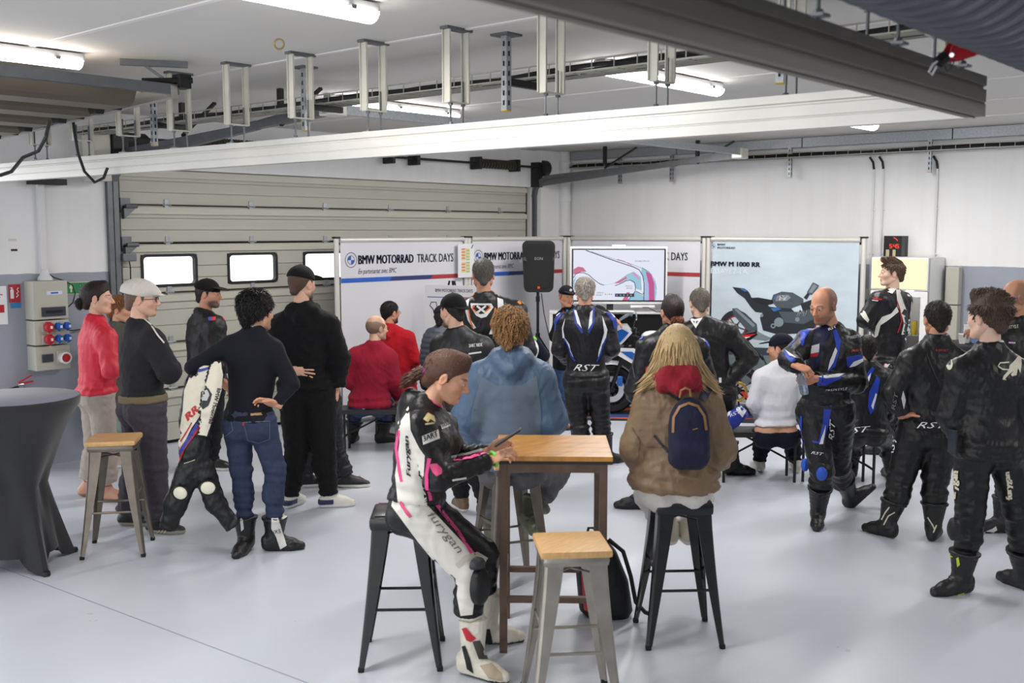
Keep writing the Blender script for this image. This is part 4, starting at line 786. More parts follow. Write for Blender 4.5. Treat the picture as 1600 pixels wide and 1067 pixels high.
# ---- motorcycle
def motorcycle():
    pf = W(955, 604, 12.40); pr = W(1152, 599, 12.25); pf.z = pr.z = 0; ax = (pf-pr); WB = ax.length; ax.normalize(); WBs = 1.46; pr = pf-ax*WBs
    sd = Vector((ax.y, -ax.x, 0))     # right hand side of the machine
    Mb = Matrix(((ax.x, -sd.x, 0, pr.x), (ax.y, -sd.y, 0, pr.y), (0, 0, 1, 0), (0, 0, 0, 1)))  # x forward from the rear axle, y to the left, z up
    t = thing('motorcycle', 'white, blue and black sports motorcycle standing on a coloured mat', 'motorcycle', pr+ax*.7)
    bk = flat('bike_black', (20, 20, 22), .3); tyre = flat('tyre', (20, 20, 21), .7, bump=.2, bscale=80); wh = flat('bike_white', (232, 234, 238), .22, coat=.6); bl = flat('bike_blue', (22, 92, 178), .25, coat=.6); rd = flat('bike_red', (200, 36, 40), .3); st = flat('engine_alloy', (128, 128, 130), .35, metal=.8, bump=.5, bscale=60); gold = flat('chain_gold', (170, 140, 70), .4, metal=.8)
    def wheel(x, w, R=.30):
        Mw = Mb @ Matrix.Translation(Vector((x, 0, .3))) @ Matrix.Rotation(math.pi/2, 4, 'X')
        n = 40; prof = [(R-.085, -w*.38), (R-.06, -w*.48), (R-.03, -w*.47), (R-.008, -w*.3), (R, 0), (R-.008, w*.3), (R-.03, w*.47), (R-.06, w*.48), (R-.085, w*.38)]
        tw = MB().lathe(prof, n, Mw, cap=False).build('tyre', tyre, t, True)
        b = MB(); b.lathe([(R-.082, -w*.36), (R-.10, -w*.34), (R-.105, 0), (R-.10, w*.34), (R-.082, w*.36)], n, Mw, cap=False); b.lathe([(.045, -w*.4), (.05, 0), (.045, w*.4)], 16, Mw)
        for k in range(10):
            a = 2*math.pi*k/10; b.tube([Mw @ Vector((.04*math.cos(a), .04*math.sin(a), w*.2*(1 if k % 2 else -1))), Mw @ Vector(((R-.1)*math.cos(a+.12), (R-.1)*math.sin(a+.12), 0))], .011, 6)
        b.build('rim', bk, t, True)
        return Mw
    Mf = wheel(1.46, .12); Mr_ = wheel(0, .19, .31)
    for s_ in (-1, 1):
        b = MB(); b.lathe([(.09, s_*.075), (.155, s_*.075), (.155, s_*.081), (.09, s_*.081), (.09, s_*.075)], 32, Mf, cap=False); b.build('brake_disc', M_chr, t)
        MB().box((1.46-.10, s_*.085, .40), (.07, .04, .12), Mb, bev=.012).build('brake_caliper', bl, t)
        MB().tube([Mb @ Vector((1.46, s_*.10, .30)), Mb @ Vector((1.27, s_*.10, .86))], [.026, .022], 12).build('fork_leg', bk, t, True)
        MB().tube([Mb @ Vector((1.44, s_*.10, .36)), Mb @ Vector((1.38, s_*.10, .54))], .019, 12).build('fork_slider', M_chr, t, True)
    def panel(name, P, y0, y1, m, thick=.012):      # side panel given in x, z; y interpolates from y0 (front) to y1
        for s_ in (-1, 1):
            xs = [p[0] for p in P]; xa, xb = min(xs), max(xs); b = MB(); n = len(P)
            f = lambda x: s_*(y1+(y0-y1)*(x-xa)/(xb-xa))
            vs = [Mb @ Vector((x, f(x), z)) for x, z in P]+[Mb @ Vector((x, f(x)-s_*thick, z)) for x, z in P]
            b.add(vs, [tuple(range(n)), tuple(range(n, 2*n))]+[(i, (i+1) % n, n+(i+1) % n, n+i) for i in range(n)]); b.build(name, m, t)
    # front mudguard
    b = MB(); vs = []; 
    for i in range(13):
        a = math.radians(20+i*11.5)
        for y, dz in ((-.075, -.03), (-.05, 0), (0, .012), (.05, 0), (.075, -.03)): r = .325+dz; vs.append(Mb @ Vector((1.46-r*math.cos(a)*-1, y, .3+r*math.sin(a))))
    b.add(vs, [(i*5+j, i*5+j+1, (i+1)*5+j+1, (i+1)*5+j) for i in range(12) for j in range(4)]); b.build('mudguard', wh, t, True)
    panel('side_fairing', [(1.30, .78), (1.36, .62), (1.10, .42), (.62, .28), (.50, .34), (.70, .60), (.95, .70), (1.12, .80)], .13, .20, bk)
    panel('side_fairing', [(1.46, .80), (1.40, .72), (1.15, .58), (.98, .47), (.90, .52), (1.02, .66), (1.20, .80)], .16, .215, wh)
    panel('blue_panel', [(1.36, .76), (1.18, .645), (1.04, .55), (1.02, .58), (1.10, .67), (1.22, .76)], .172, .222, bl, .006)
    panel('nose_fairing', [(1.50, .98), (1.56, .86), (1.48, .80), (1.34, .84), (1.22, .98), (1.28, 1.06), (1.40, 1.06)], .05, .17, wh)
    panel('blue_panel', [(1.50, .94), (1.48, .84), (1.36, .86), (1.26, .98), (1.34, 1.02)], .075, .178, bl, .006)
    b = MB(); b.prism([(0, 0), (.12, .03), (.18, .14), (.10, .20), (-.02, .14)], Mb @ Vector((1.38, -.11, .84)), ax, Zv, -sd*0+Mb.to_3x3() @ Vector((0, .22, 0))); b.build('headlight_mask', bk, t)
    b = MB(); P = [(1.42, 1.05), (1.36, 1.14), (1.26, 1.20), (1.22, 1.19)]
    vs = [Mb @ Vector((x, y*(1-.25*abs(k)/3), z-(.03 if abs(y) > .1 else 0))) for k, (x, z) in enumerate(P) for y in (-.13, -.06, 0, .06, .13)]
    b.add(vs, [(i*5+j, i*5+j+1, (i+1)*5+j+1, (i+1)*5+j) for i in range(3) for j in range(4)]); b.build('windscreen', flat('smoked_screen', (60, 66, 72), .1), t, True)
    # frame, engine, tank, seat, tail
    b = MB()
    for s_ in (-1, 1): b.bar(Mb @ Vector((1.22, s_*.05, .82)), Mb @ Vector((.55, s_*.15, .60)), .05, .10); b.bar(Mb @ Vector((.55, s_*.15, .60)), Mb @ Vector((.45, s_*.13, .38)), .04, .10); b.bar(Mb @ Vector((.45, s_*.10, .40)), Mb @ Vector((0, s_*.12, .30)), .035, .07)
    b.build('frame', bk, t)
    b = MB(); b.box((.78, 0, .50), (.42, .30, .22), Mb, bev=.03); b.box((.90, 0, .66), (.22, .30, .2), Mb, bev=.03); b.lathe([(.001, 0), (.09, 0), (.10, .02), (.10, .05)], 20, Mb @ Matrix.Translation(Vector((.66, .13, .47))) @ Matrix.Rotation(-math.pi/2, 4, 'X'), cap=False); b.build('engine', st, t)
    def ell(name, c, r, m, p=2.4):
        b = MB(); n, k = 20, 12; vs = []
        for i in range(k+1):
            ph = -math.pi/2+math.pi*i/k
            for j in range(n):
                th = 2*math.pi*j/n; g = lambda v: math.copysign(abs(v)**(2/p), v)
                vs.append(Mb @ Vector((c[0]+r[0]*g(math.cos(ph))*g(math.cos(th)), c[1]+r[1]*g(math.cos(ph))*g(math.sin(th)), c[2]+r[2]*g(math.sin(ph)))))
        b.add(vs, [(i*n+j, i*n+(j+1) % n, (i+1)*n+(j+1) % n, (i+1)*n+j) for i in range(k) for j in range(n)]); return b.build(name, m, t, True)
    ell('tank', (.86, 0, .86), (.26, .15, .12), bl); ell('tank_cover', (.98, 0, .90), (.14, .16, .09), wh)
    b = MB(); b.prism([(.30, .80), (.62, .76), (.70, .80), (.62, .83), (.34, .86)], Mb @ Vector((0, -.13, 0)), ax, Zv, Mb.to_3x3() @ Vector((0, .26, 0))); b.build('seat', bk, t)
    b = MB(); b.prism([(-.22, .96), (-.14, .90), (.30, .74), (.46, .70), (.40, .82), (.10, .92), (-.20, 1.0)], Mb @ Vector((0, -.08, 0)), ax, Zv, Mb.to_3x3() @ Vector((0, .16, 0))); b.build('tail', bk, t)
    for s_ in (-1, 1): b = MB(); b.prism([(-.20, .975), (-.06, .905), (.22, .80), (.26, .86), (.0, .95)], Mb @ Vector((0, s_*.081, 0)), ax, Zv, Mb.to_3x3() @ Vector((0, s_*.006, 0))); b.build('tail_panel', rd, t)
    for s_ in (-1, 1): b = MB(); b.prism([(-.14, .94), (.0, .885), (.20, .82), (.21, .84), (.0, .925)], Mb @ Vector((0, s_*.088, 0)), ax, Zv, Mb.to_3x3() @ Vector((0, s_*.004, 0))); b.build('tail_stripe', wh, t)
    b = MB(); b.bar(Mb @ Vector((-.10, 0, .90)), Mb @ Vector((-.30, 0, .66)), .03, .02); b.bar(Mb @ Vector((-.28, 0, .72)), Mb @ Vector((-.36, 0, .56)), .17, .006); b.build('plate_holder', bk, t)
    b = MB(); b.tube([Mb @ Vector((.55, -.12, .30)), Mb @ Vector((.25, -.17, .36)), Mb @ Vector((.02, -.19, .50))], [.03, .055, .05], 14); b.build('exhaust', M_galvd, t, True)
    # rear sprocket, chain and swing arm
    b = MB(); Ms2 = Mb @ Matrix.Translation(Vector((0, .11, .3))) @ Matrix.Rotation(math.pi/2, 4, 'X'); b.lathe([(.085, -.004), (.112, -.004), (.112, .004), (.085, .004), (.085, -.004)], 36, Ms2, cap=False); b.tube([Mb @ Vector((0+.112*math.sin(a), .11, .3+.112*math.cos(a))) for a in [math.pi+math.pi*q/14*1.0 for q in range(15)]]+[Mb @ Vector((.62, .11, .50))], .008, 6); b.tube([Mb @ Vector((0, .11, .188)), Mb @ Vector((.62, .11, .42))], .008, 6); b.build('chain', gold, t)
    # handlebars, mirror
    for s_ in (-1, 1):
        MB().tube([Mb @ Vector((1.24, s_*.07, .95)), Mb @ Vector((1.14, s_*.34, .93))], .014, 8).build('handlebar', bk, t, True)
        MB().tube([Mb @ Vector((1.19, s_*.20, .94)), Mb @ Vector((1.14, s_*.34, .93))], .019, 10).build('grip', M_rub, t, True)
        MB().tube([Mb @ Vector((1.23, s_*.22, .95)), Mb @ Vector((1.18, s_*.36, .955))], .005, 6).build('lever', bk, t)
        MB().tube([Mb @ Vector((1.22, s_*.12, .95)), Mb @ Vector((1.20, s_*.16, 1.05)), Mb @ Vector((1.18, s_*.20, 1.14))], .006, 6).build('mirror_stalk', bk, t)
        m_ = MB(); m_.lathe([(.001, -.012), (.05, -.01), (.058, 0), (.05, .004), (.001, .004)], 18, Mb @ Matrix.Translation(Vector((1.18, s_*.205, 1.17))) @ Matrix.Rotation(math.pi/2, 4, 'Y') @ Matrix.Diagonal((.8, 1.25, 1, 1)), cap=False); m_.build('mirror', M_chr, t, True)
    b = MB(); b.box((1.22, .0, .97), (.08, .16, .05), Mb, bev=.01); b.lathe([(.028, 0), (.032, .06), (.02, .07)], 14, Mb @ Matrix.Translation(Vector((1.2, .12, .97)))); b.build('clamp', bk, t)
    b = MB(); b.bar(Mb @ Vector((-.05, -.14, .30)), Mb @ Vector((-.32, -.14, .02)), .03, .03); b.bar(Mb @ Vector((-.05, .14, .30)), Mb @ Vector((-.32, .14, .02)), .03, .03); b.bar(Mb @ Vector((-.32, -.2, .02)), Mb @ Vector((-.32, .2, .02)), .03, .03); tag(b.build('paddock_stand', rd), 'red paddock stand under the rear wheel of the motorcycle', 'stand')
    # mat
    mt = thing('floor_mat', 'dark mat with blue and orange stripes under the motorcycle', 'mat', pr+ax*.7)
    Mm = Mb
    MB().box((.66, 0, .004), (2.6, 1.0, .006), Mm).build('mat', flat('mat_dark', (44, 46, 58), .8), mt)
    MB().prism([(1.96, .2), (-.3, -.1), (-.3, .1), (1.96, .36)], Mm @ Vector((0, 0, .0075)), ax, Mm.to_3x3() @ Vector((0, 1, 0)), Zv*.001).build('stripe', flat('mat_blue', (36, 74, 150), .8), mt)
    MB().prism([(1.96, .36), (-.3, .22), (.8, .42)], Mm @ Vector((0, 0, .0075)), ax, Mm.to_3x3() @ Vector((0, 1, 0)), Zv*.001).build('stripe', flat('mat_orange', (214, 92, 50), .8), mt)
    MB().prism([(1.96, -.4), (.2, -.3), (1.96, -.1)], Mm @ Vector((0, 0, .0075)), ax, Mm.to_3x3() @ Vector((0, 1, 0)), Zv*.001).build('stripe', flat('mat_orange', (214, 92, 50), .8), mt)
    return t
motorcycle()
# ---- drinks fridge, clock
FX = XW-.52; fa = onx(1451, 403, FX); fb = onx(1362, 403, FX); FY0, FY1 = fa.y, fb.y; FZ = fa.z
t = thing('drinks_fridge', 'white glass door drinks fridge with cream header', 'fridge', (XW-.26, (FY0+FY1)/2, 0)); FW = FY1-FY0; yc = (FY0+FY1)/2
b = MB(); b.box((XW-.27+.02, FY0+.02, FZ/2), (.46, .04, FZ-.0)); b.box((XW-.25, FY1-.02, FZ/2), (.46, .04, FZ)); b.box((XW-.035, yc, FZ/2), (.03, FW-.08, FZ)); b.box((XW-.25, yc, FZ-.02), (.46, FW-.08, .04)); b.box((XW-.25, yc, .14), (.46, FW-.08, .28)); b.build('cabinet', M_white, t)
ph0 = onx(1400, 453, FX).z
MB().box((FX+.03, yc, (FZ+ph0)/2), (.06, FW, FZ-ph0), bev=.008).build('header_frame', M_white, t)
MB().box((FX-.002, yc, (FZ+ph0)/2), (.01, FW-.03, FZ-ph0-.03)).build('header_panel', mat('header_cream', S(232, 216, 170), .4, emit=.35), t)
dz1 = ph0-.01; dz0 = .28
b = MB(); b.box((FX+.03, FY0+.035, (dz0+dz1)/2), (.05, .07, dz1-dz0)); b.box((FX+.03, FY1-.035, (dz0+dz1)/2), (.05, .07, dz1-dz0)); b.box((FX+.03, yc, dz1-.03), (.05, FW-.14, .06)); b.box((FX+.03, yc, dz0+.03), (.05, FW-.14, .06)); d_ = b.build('door', M_white, t)
MB().box((FX+.02, yc, (dz0+dz1)/2), (.006, FW-.13, dz1-dz0-.1)).build('glass', M_glass, d_)
MB().box((FX-.012, FY1-.03, (dz0+dz1)/2), (.02, .02, .3), bev=.005).build('handle', flat('handle_grey', (120, 122, 126), .4), d_)
MB().box((XW-.26, yc, dz1-.02), (.3, .03, .02)).build('inner_lamp', mat('fridge_lamp', (1, 1, 1, 1), .5, emit=6), t)
shz = [onx(1437, 524, FX+.1).z, onx(1437, 570, FX+.1).z, onx(1437, 612, FX+.1).z, .35]
for z in shz: MB().box((XW-.26, yc, z-.006), (.36, FW-.09, .008)).build('shelf', flat('shelf_wire', (200, 204, 206), .4), t)
cans = [((232, 128, 30), (226, 200, 60)), ((206, 60, 44), (226, 130, 40)), ((64, 130, 84), (160, 200, 180)), ((60, 90, 150), (200, 200, 210))]
nms = ['orange and yellow drink can on the top shelf of the fridge', 'red and orange drink can on the second shelf of the fridge', 'green drink bottle on the third shelf of the fridge', 'blue drink can on the lowest shelf of the fridge']
for k, z in enumerate(shz):
    for i in range(7):
        y = FY0+.085+i*.085; hh = (.155, .135, .17, .12)[k]; c_ = cans[k][i % 2]
        if y > FY1-.07: continue
        g = thing('drink_can' if k != 2 else 'drink_bottle', nms[k]+', '+ORD[i]+' from the right', 'can' if k != 2 else 'bottle', (FX+.13, y, z), ['cans on the top fridge shelf', 'cans on the second fridge shelf', 'bottles on the third fridge shelf', 'cans on the lowest fridge shelf'][k])
        Mc = Matrix.Translation(Vector((FX+.13, y, z-.001)))
        if k == 2: MB().lathe([(.028, 0), (.032, .01), (.032, hh*.55), (.013, hh*.78), (.013, hh)], 14, Mc).build('body', flat('can%d%d' % (k, i % 2), c_, .3), g, True)
        else: MB().lathe([(.028, 0), (.032, .008), (.032, hh-.012), (.026, hh)], 14, Mc).build('body', flat('can%d%d' % (k, i % 2), c_, .3), g, True); MB().lathe([(.0255, hh), (.0255, hh+.003)], 14, Mc).build('lid', M_chr, g)
        MB().lathe([(.0325, hh*.25), (.0325, hh*.5)], 14, Mc, cap=False).build('label', flat('canl%d' % k, cans[k][1] if i % 2 == 0 else (240, 236, 220), .4), g, True)
ca = onx(1413, 403, XW-.10); cb = onx(1380, 403, XW-.10); czt = onx(1400, 368.5, XW-.10).z
t = thing('wall_clock', 'black digital clock box with red digits above the drinks fridge', 'clock', (XW, (ca.y+cb.y)/2, FZ+.02)); cw = cb.y-ca.y
MB().box((XW-.05, (ca.y+cb.y)/2, (czt+FZ)/2), (.10, cw, czt-FZ+.0), bev=.004).build('housing', M_blk, t)
ey_ = Vector((0, -1, 0)); oc = Vector((XW-.1015, cb.y, FZ)); hh = czt-FZ; Mrd = em('led_red', (255, 60, 36), 1.3)
MB().box((XW-.102, ca.y+cw*.07, FZ+hh/2), (.004, cw*.14, hh)).build('grey_edge', flat('clock_grey', (60, 62, 66), .5), t)
def digit(ch, u0, v0, w_, h_):
    S_ = {'4': 'bcfg', '5': 'acdfg'}[ch]; th = w_*.22
    R_ = {'a': (0, h_-th, w_, h_), 'g': (0, h_/2-th/2, w_, h_/2+th/2), 'd': (0, 0, w_, th), 'f': (0, h_/2, th, h_), 'b': (w_-th, h_/2, w_, h_), 'c': (w_-th, 0, w_, h_/2), 'e': (0, 0, th, h_/2)}
    polyshape('digit', [[(u0+R_[s][0], v0+R_[s][1]), (u0+R_[s][2], v0+R_[s][1]), (u0+R_[s][2], v0+R_[s][3]), (u0+R_[s][0], v0+R_[s][3])] for s in S_], oc, ey_, Zv, Mrd, t, (-.001, 0, 0))
digit('5', cw*.28, hh*.40, cw*.12, hh*.20); digit('4', cw*.47, hh*.40, cw*.12, hh*.20); digit('5', cw*.61, hh*.40, cw*.12, hh*.20)
polyshape('colon', [[(cw*.425, hh*.46), (cw*.445, hh*.46), (cw*.445, hh*.49), (cw*.425, hh*.49)], [(cw*.425, hh*.53), (cw*.445, hh*.53), (cw*.445, hh*.56), (cw*.425, hh*.56)]], oc, ey_, Zv, Mrd, t, (-.001, 0, 0))
polyshape('second_hand', ribbon([(cw*.46, hh*.92), (cw*.58, hh*.86), (cw*.66, hh*.76)], cw*.03), oc, ey_, Zv, Mrd, t, (-.001, 0, 0))
polyshape('tag_sheet', [[(cw*.12, .0), (cw*.28, 0), (cw*.28, hh*.33), (cw*.12, hh*.33)], [(cw*.44, .0), (cw*.58, 0), (cw*.58, hh*.33), (cw*.44, hh*.33)]], oc, ey_, Zv, flat('tag_cream2', (190, 180, 140), .6), t, (-.001, 0, 0))
t = thing('wall_cabinet', 'narrow beige box on the wall just right of the drinks fridge', 'electric box', (XW, 4.0, 1.1))
for z0_, z1_ in ((1.35, 1.76), (.95, 1.34)): MB().box((XW-.06, 3.96, (z0_+z1_)/2), (.12, .14, z1_-z0_), bev=.006).build('casing', M_boxp, t)
MB().box((XW-.03, onx(1354, 450, XW).y, 1.42), (.06, .09, .12), bev=.01).build('socket', M_boxp, tag(thing('wall_socket', 'beige wall socket between the poster wall and the fridge', 'socket', (XW, 5.0, 1.42))))
# cups and water on a far covered table
DK = 10.0; o = W(1522, 560, DK); o.z = 0
tt = cocktail('cocktail_table', 'black covered standing table with white cups, behind the riders at the right', o, 10, .34, 1.09, .24, M_lyc, flat('black_top', (22, 22, 25), .7))
def cup(px, z, label, r=.036, h=.09, n=0):
    p = W(px, 540, DK-.05+.02*n); p.z = z; g = thing('paper_cup', label, 'cup', p, 'white paper cups on the far covered table')
    MB().lathe([(.001, 0), (r*.72, 0), (r, h), (r*1.06, h+.003), (r, h-.003), (r*.7, .006), (.001, .006)], 18, Matrix.Translation(p), cap=False).build('cup', M_white, g, True)
    MB().tube([p+Vector((r*math.cos(a), r*math.sin(a), h)) for a in [2*math.pi*q/18 for q in range(18)]], .0028, 5, closed=True).build('rim', M_white, g)
zc = 1.093
cup(1503, zc, 'single white paper cup standing left of the cup stacks')
for i in range(4): cup(1511, zc+i*.026, 'white paper cup, %s of the short stack behind the single cup' % ('lowest', 'second from below', 'third from below', 'topmost')[i], n=4)
for i in range(9): cup(1517, zc+i*.026, 'white paper cup, %s in the tall stack beside the water bottle' % ('lowest', 'second from below', 'third from below', 'fourth from below', 'middle one', 'fourth from the top', 'third from the top', 'second from the top', 'topmost')[i], n=8)
p = W(1527, 540, DK-.02); p.z = zc; t = thing('water_bottle', 'large clear blue water bottle beside the tall cup stack', 'bottle', p)
MB().lathe([(.001, 0), (.05, 0), (.055, .01), (.055, .16), (.04, .2), (.016, .23), (.016, .25)], 20, Matrix.Translation(p), cap=False).build('body', mat('blue_water_plastic', S(150, 185, 235), .1, trans=.5), t, True)
MB().lathe([(.018, .245), (.018, .27)], 14, Matrix.Translation(p)).build('cap', M_blue, t, True)
# ---- backpack on the floor beside the high table
def blob_mesh(name, P, m, parent, sub=2):      # closed loft of rounded rectangles: list of (centre, half x, half y) with z
    b = MB(); n = 24; vs = []
    for c, hx, hy in P:
        for j in range(n):
            a = 2*math.pi*j/n; g = lambda v: math.copysign(abs(v)**.6, v); vs.append(c+Rv*hx*g(math.cos(a))+Fv*hy*g(math.sin(a)))
    k = len(P); b.add(vs, [(i*n+j, i*n+(j+1) % n, (i+1)*n+(j+1) % n, (i+1)*n+j) for i in range(k-1) for j in range(n)]+[tuple(range(n)), tuple(range((k-1)*n, k*n))]); return b.build(name, m, parent, True)
bp = onz(952, 972); bp += Fv*.12; t = thing('rucksack', 'black and red rucksack standing on the floor beside the high table', 'bag', bp)
M_ny = flat('black_nylon', (22, 22, 25), .6, bump=.4, bscale=18)
blob_mesh('body', [(bp+Zv*0.0, .12, .09), (bp+Zv*.04+Rv*-.01, .15, .11), (bp+Zv*.2-Rv*.03, .145, .105), (bp+Zv*.36-Rv*.07, .12, .09), (bp+Zv*.44-Rv*.09, .08, .06), (bp+Zv*.46-Rv*.1, .03, .02)], M_ny, t)
blob_mesh('front_pocket', [(bp-Rv*.08-Fv*.10+Zv*.04, .02, .02), (bp-Rv*.08-Fv*.10+Zv*.07, .06, .04), (bp-Rv*.10-Fv*.08+Zv*.26, .055, .04), (bp-Rv*.12-Fv*.06+Zv*.33, .02, .02)], flat('red_nylon', (176, 30, 34), .6, bump=.4, bscale=18), t)
MB().tube([bp+Rv*.0+Zv*.44-Fv*.02, bp+Rv*.08+Zv*.38-Fv*.05, bp+Rv*.12+Zv*.25-Fv*.08, bp+Rv*.15+Zv*.1-Fv*.08, bp+Rv*.2+Zv*.05-Fv*.1, bp+Rv*.26+Zv*.03-Fv*.12], .012, 6).build('shoulder_strap', M_ny, t, True)
MB().tube([bp-Rv*.06+Zv*.455, bp-Rv*.08+Zv*.50, bp-Rv*.11+Zv*.50, bp-Rv*.12+Zv*.45], .008, 6).build('top_handle', M_ny, t, True)
for px, py in ((556, 748), (527, 762)):
    p = onz(px, py); b = MB(); b.add([p+Rv*x+Fv*y+Zv*z for x, y, z in ((-.04, 0, .001), (0, -.03, .02), (.05, -.01, .004), (.035, .03, .025), (-.01, .035, .006), (0, 0, .018))], [(0, 1, 5), (1, 2, 5), (2, 3, 5), (3, 4, 5), (4, 0, 5)]); tag(b.build('dry_leaf', flat('leaf_brown', (184, 140, 92), .7)), 'dry brown leaf on the floor %s the black sneaker' % ('behind' if px > 540 else 'left of'), 'leaf')
# ================================================================ PEOPLE: distance fields turned into smooth meshes
f32 = np.float32
class Field:
    def __init__(s, lo, hi, h):
        s.h = h; s.lo = np.array(lo, dtype=float)-2*h; n = np.ceil((np.array(hi)-s.lo)/h).astype(int)+3; s.n = n
        s.f = np.full(n, 1.0, f32); s.ax = [(s.lo[i]+h*np.arange(n[i])).astype(f32) for i in range(3)]
    def sub(s, lo, hi):
        a = [max(0, int((lo[i]-s.lo[i])/s.h)) for i in range(3)]; b = [min(s.n[i], int((hi[i]-s.lo[i])/s.h)+2) for i in range(3)]
        if any(b[i] <= a[i] for i in range(3)): return None, None
        sl = tuple(slice(a[i], b[i]) for i in range(3))
        return sl, (s.ax[0][sl[0]][:, None, None], s.ax[1][sl[1]][None, :, None], s.ax[2][sl[2]][None, None, :])
    def put(s, sl, d, k, neg=False):
        g = s.f[sl]
        if neg:
            d = -d; h = np.clip(.5+.5*(d-g)/k, 0, 1) if k > 0 else None
            s.f[sl] = np.maximum(g, d) if k <= 0 else g*(1-h)+d*h+k*h*(1-h)
        elif k <= 0: s.f[sl] = np.minimum(g, d)
        else: h = np.clip(.5+.5*(d-g)/k, 0, 1); s.f[sl] = d*(1-h)+g*h-k*h*(1-h)
    def cone(s, a, b, ra, rb, k=.02, neg=False, flat=False, sq=1.0, sqd=None, flata=False):
        a = np.array(a, float); b = np.array(b, float); m = max(ra, rb)+k+2*s.h
        sl, X = s.sub(np.minimum(a, b)-m, np.maximum(a, b)+m)
        if sl is None: return
        ab = b-a; L2 = max(ab@ab, 1e-9); p = [X[i]-f32(a[i]) for i in range(3)]
        t = (p[0]*f32(ab[0])+p[1]*f32(ab[1])+p[2]*f32(ab[2]))/f32(L2); tc = np.clip(t, 0, 1)
        q = [p[i]-tc*f32(ab[i]) for i in range(3)]; r2 = q[0]**2+q[1]**2+q[2]**2
        if sqd is not None: dd = q[0]*f32(sqd[0])+q[1]*f32(sqd[1])+q[2]*f32(sqd[2]); r2 = r2+dd*dd*f32(1/(sq*sq)-1)
        d = np.sqrt(r2)-(f32(ra)+tc*f32(rb-ra))
        if flat: d = np.maximum(d, (t-1)*f32(math.sqrt(L2)))
        if flata: d = np.maximum(d, -t*f32(math.sqrt(L2)))
        s.put(sl, d, k, neg)
    def ell(s, c, M, r, k=.02, neg=False):
        c = np.array(c, float); M = np.array(M, float).reshape(3, 3); r = np.array(r, float); m = np.sqrt((M**2)@(r**2))+k+2*s.h   # columns of M: local axes
        sl, X = s.sub(c-m, c+m)
        if sl is None: return
        p = [X[i]-f32(c[i]) for i in range(3)]; k0 = 0; k1 = 0
        for j in range(3):
            u = (p[0]*f32(M[0, j])+p[1]*f32(M[1, j])+p[2]*f32(M[2, j]))/f32(r[j]); k0 = k0+u*u; k1 = k1+(u/f32(r[j]))**2
        k0 = np.sqrt(k0); k1 = np.sqrt(k1)+f32(1e-6); s.put(sl, k0*(k0-1)/k1, k, neg)
    def cut(s, p, n, k=0.):      # remove everything on the side n points to
        n = np.array(n, float); p = np.array(p, float); d = (s.ax[0][:, None, None]*f32(n[0])+s.ax[1][None, :, None]*f32(n[1])+s.ax[2][None, None, :]*f32(n[2]))-f32(n@p)
        s.f = np.maximum(s.f, d)
    def mesh(s):
        f = s.f; f[[0, -1]] = 1; f[:, [0, -1]] = 1; f[:, :, [0, -1]] = 1
        ins = f < 0; c = [ins[i:i-1 or None, j:j-1 or None, k:k-1 or None] for i in (0, 1) for j in (0, 1) for k in (0, 1)]
        cnt = sum(x.astype(np.int8) for x in c); act = (cnt > 0) & (cnt < 8); idx = np.argwhere(act)
        if len(idx) == 0: return np.zeros((0, 3)), np.zeros((0, 4), int)
        vid = np.full(act.shape, -1, np.int32); vid[tuple(idx.T)] = np.arange(len(idx))
        P = np.zeros((len(idx), 3)); N_ = np.zeros(len(idx)); I, J, K = idx.T
        off = [(i, j, k) for i in (0, 1) for j in (0, 1) for k in (0, 1)]
        val = {o: f[I+o[0], J+o[1], K+o[2]] for o in off}
        for a in off:
            for ax in range(3):
                if a[ax] == 0:
                    b = list(a); b[ax] = 1; b = tuple(b); va, vb = val[a], val[b]; m = (va < 0) != (vb < 0)
                    t = np.where(m, va/np.where(np.abs(va-vb) < 1e-9, 1, va-vb), 0); q = np.array(a, float)[None, :].repeat(len(idx), 0); q[:, ax] += t; P += q*m[:, None]; N_ += m
        V = s.lo+(idx+P/N_[:, None])*s.h; Fs = []
        for ax in range(3):
            sh = [slice(None)]*3; s0 = list(sh); s1 = list(sh); s0[ax] = slice(0, -1); s1[ax] = slice(1, None)
            m = ins[tuple(s0)] != ins[tuple(s1)]; e = np.argwhere(m); fl = ins[tuple(s0)][tuple(e.T)]
            u, v = [(1, 2), (2, 0), (0, 1)][ax]; ok = (e[:, u] > 0) & (e[:, v] > 0); e = e[ok]; fl = fl[ok]
            def g(du, dv): q = e.copy(); q[:, u] += du; q[:, v] += dv; return vid[tuple(q.T)]
            Q = np.stack([g(-1, -1), g(0, -1), g(0, 0), g(-1, 0)], 1); Q[~fl] = Q[~fl][:, ::-1]; Fs.append(Q)
        F = np.concatenate(Fs); F = F[(F >= 0).all(1)]; return V, F
def vnormals(V, F):
    a = V[F[:, 2]]-V[F[:, 0]]; b = V[F[:, 3]]-V[F[:, 1]]; n = np.cross(a, b); N = np.zeros_like(V)
    for i in range(4): np.add.at(N, F[:, i], n)
    return N/np.maximum(np.linalg.norm(N, axis=1, keepdims=True), 1e-9)
def relax(V, F, it=1, w=.5):
    for _ in range(it):
        A = np.zeros_like(V); c = np.zeros(len(V))
        for i in range(4):
            for j in (1, 3): np.add.at(A, F[:, i], V[F[:, (i+j) % 4]]); np.add.at(c, F[:, i], 1)
        V = V*(1-w)+w*A/np.maximum(c, 1)[:, None]
    return V
_dirs = rng.normal(size=(24, 3)); _dirs /= np.linalg.norm(_dirs, axis=1, keepdims=True); _ph = rng.uniform(0, 6.28, 24)
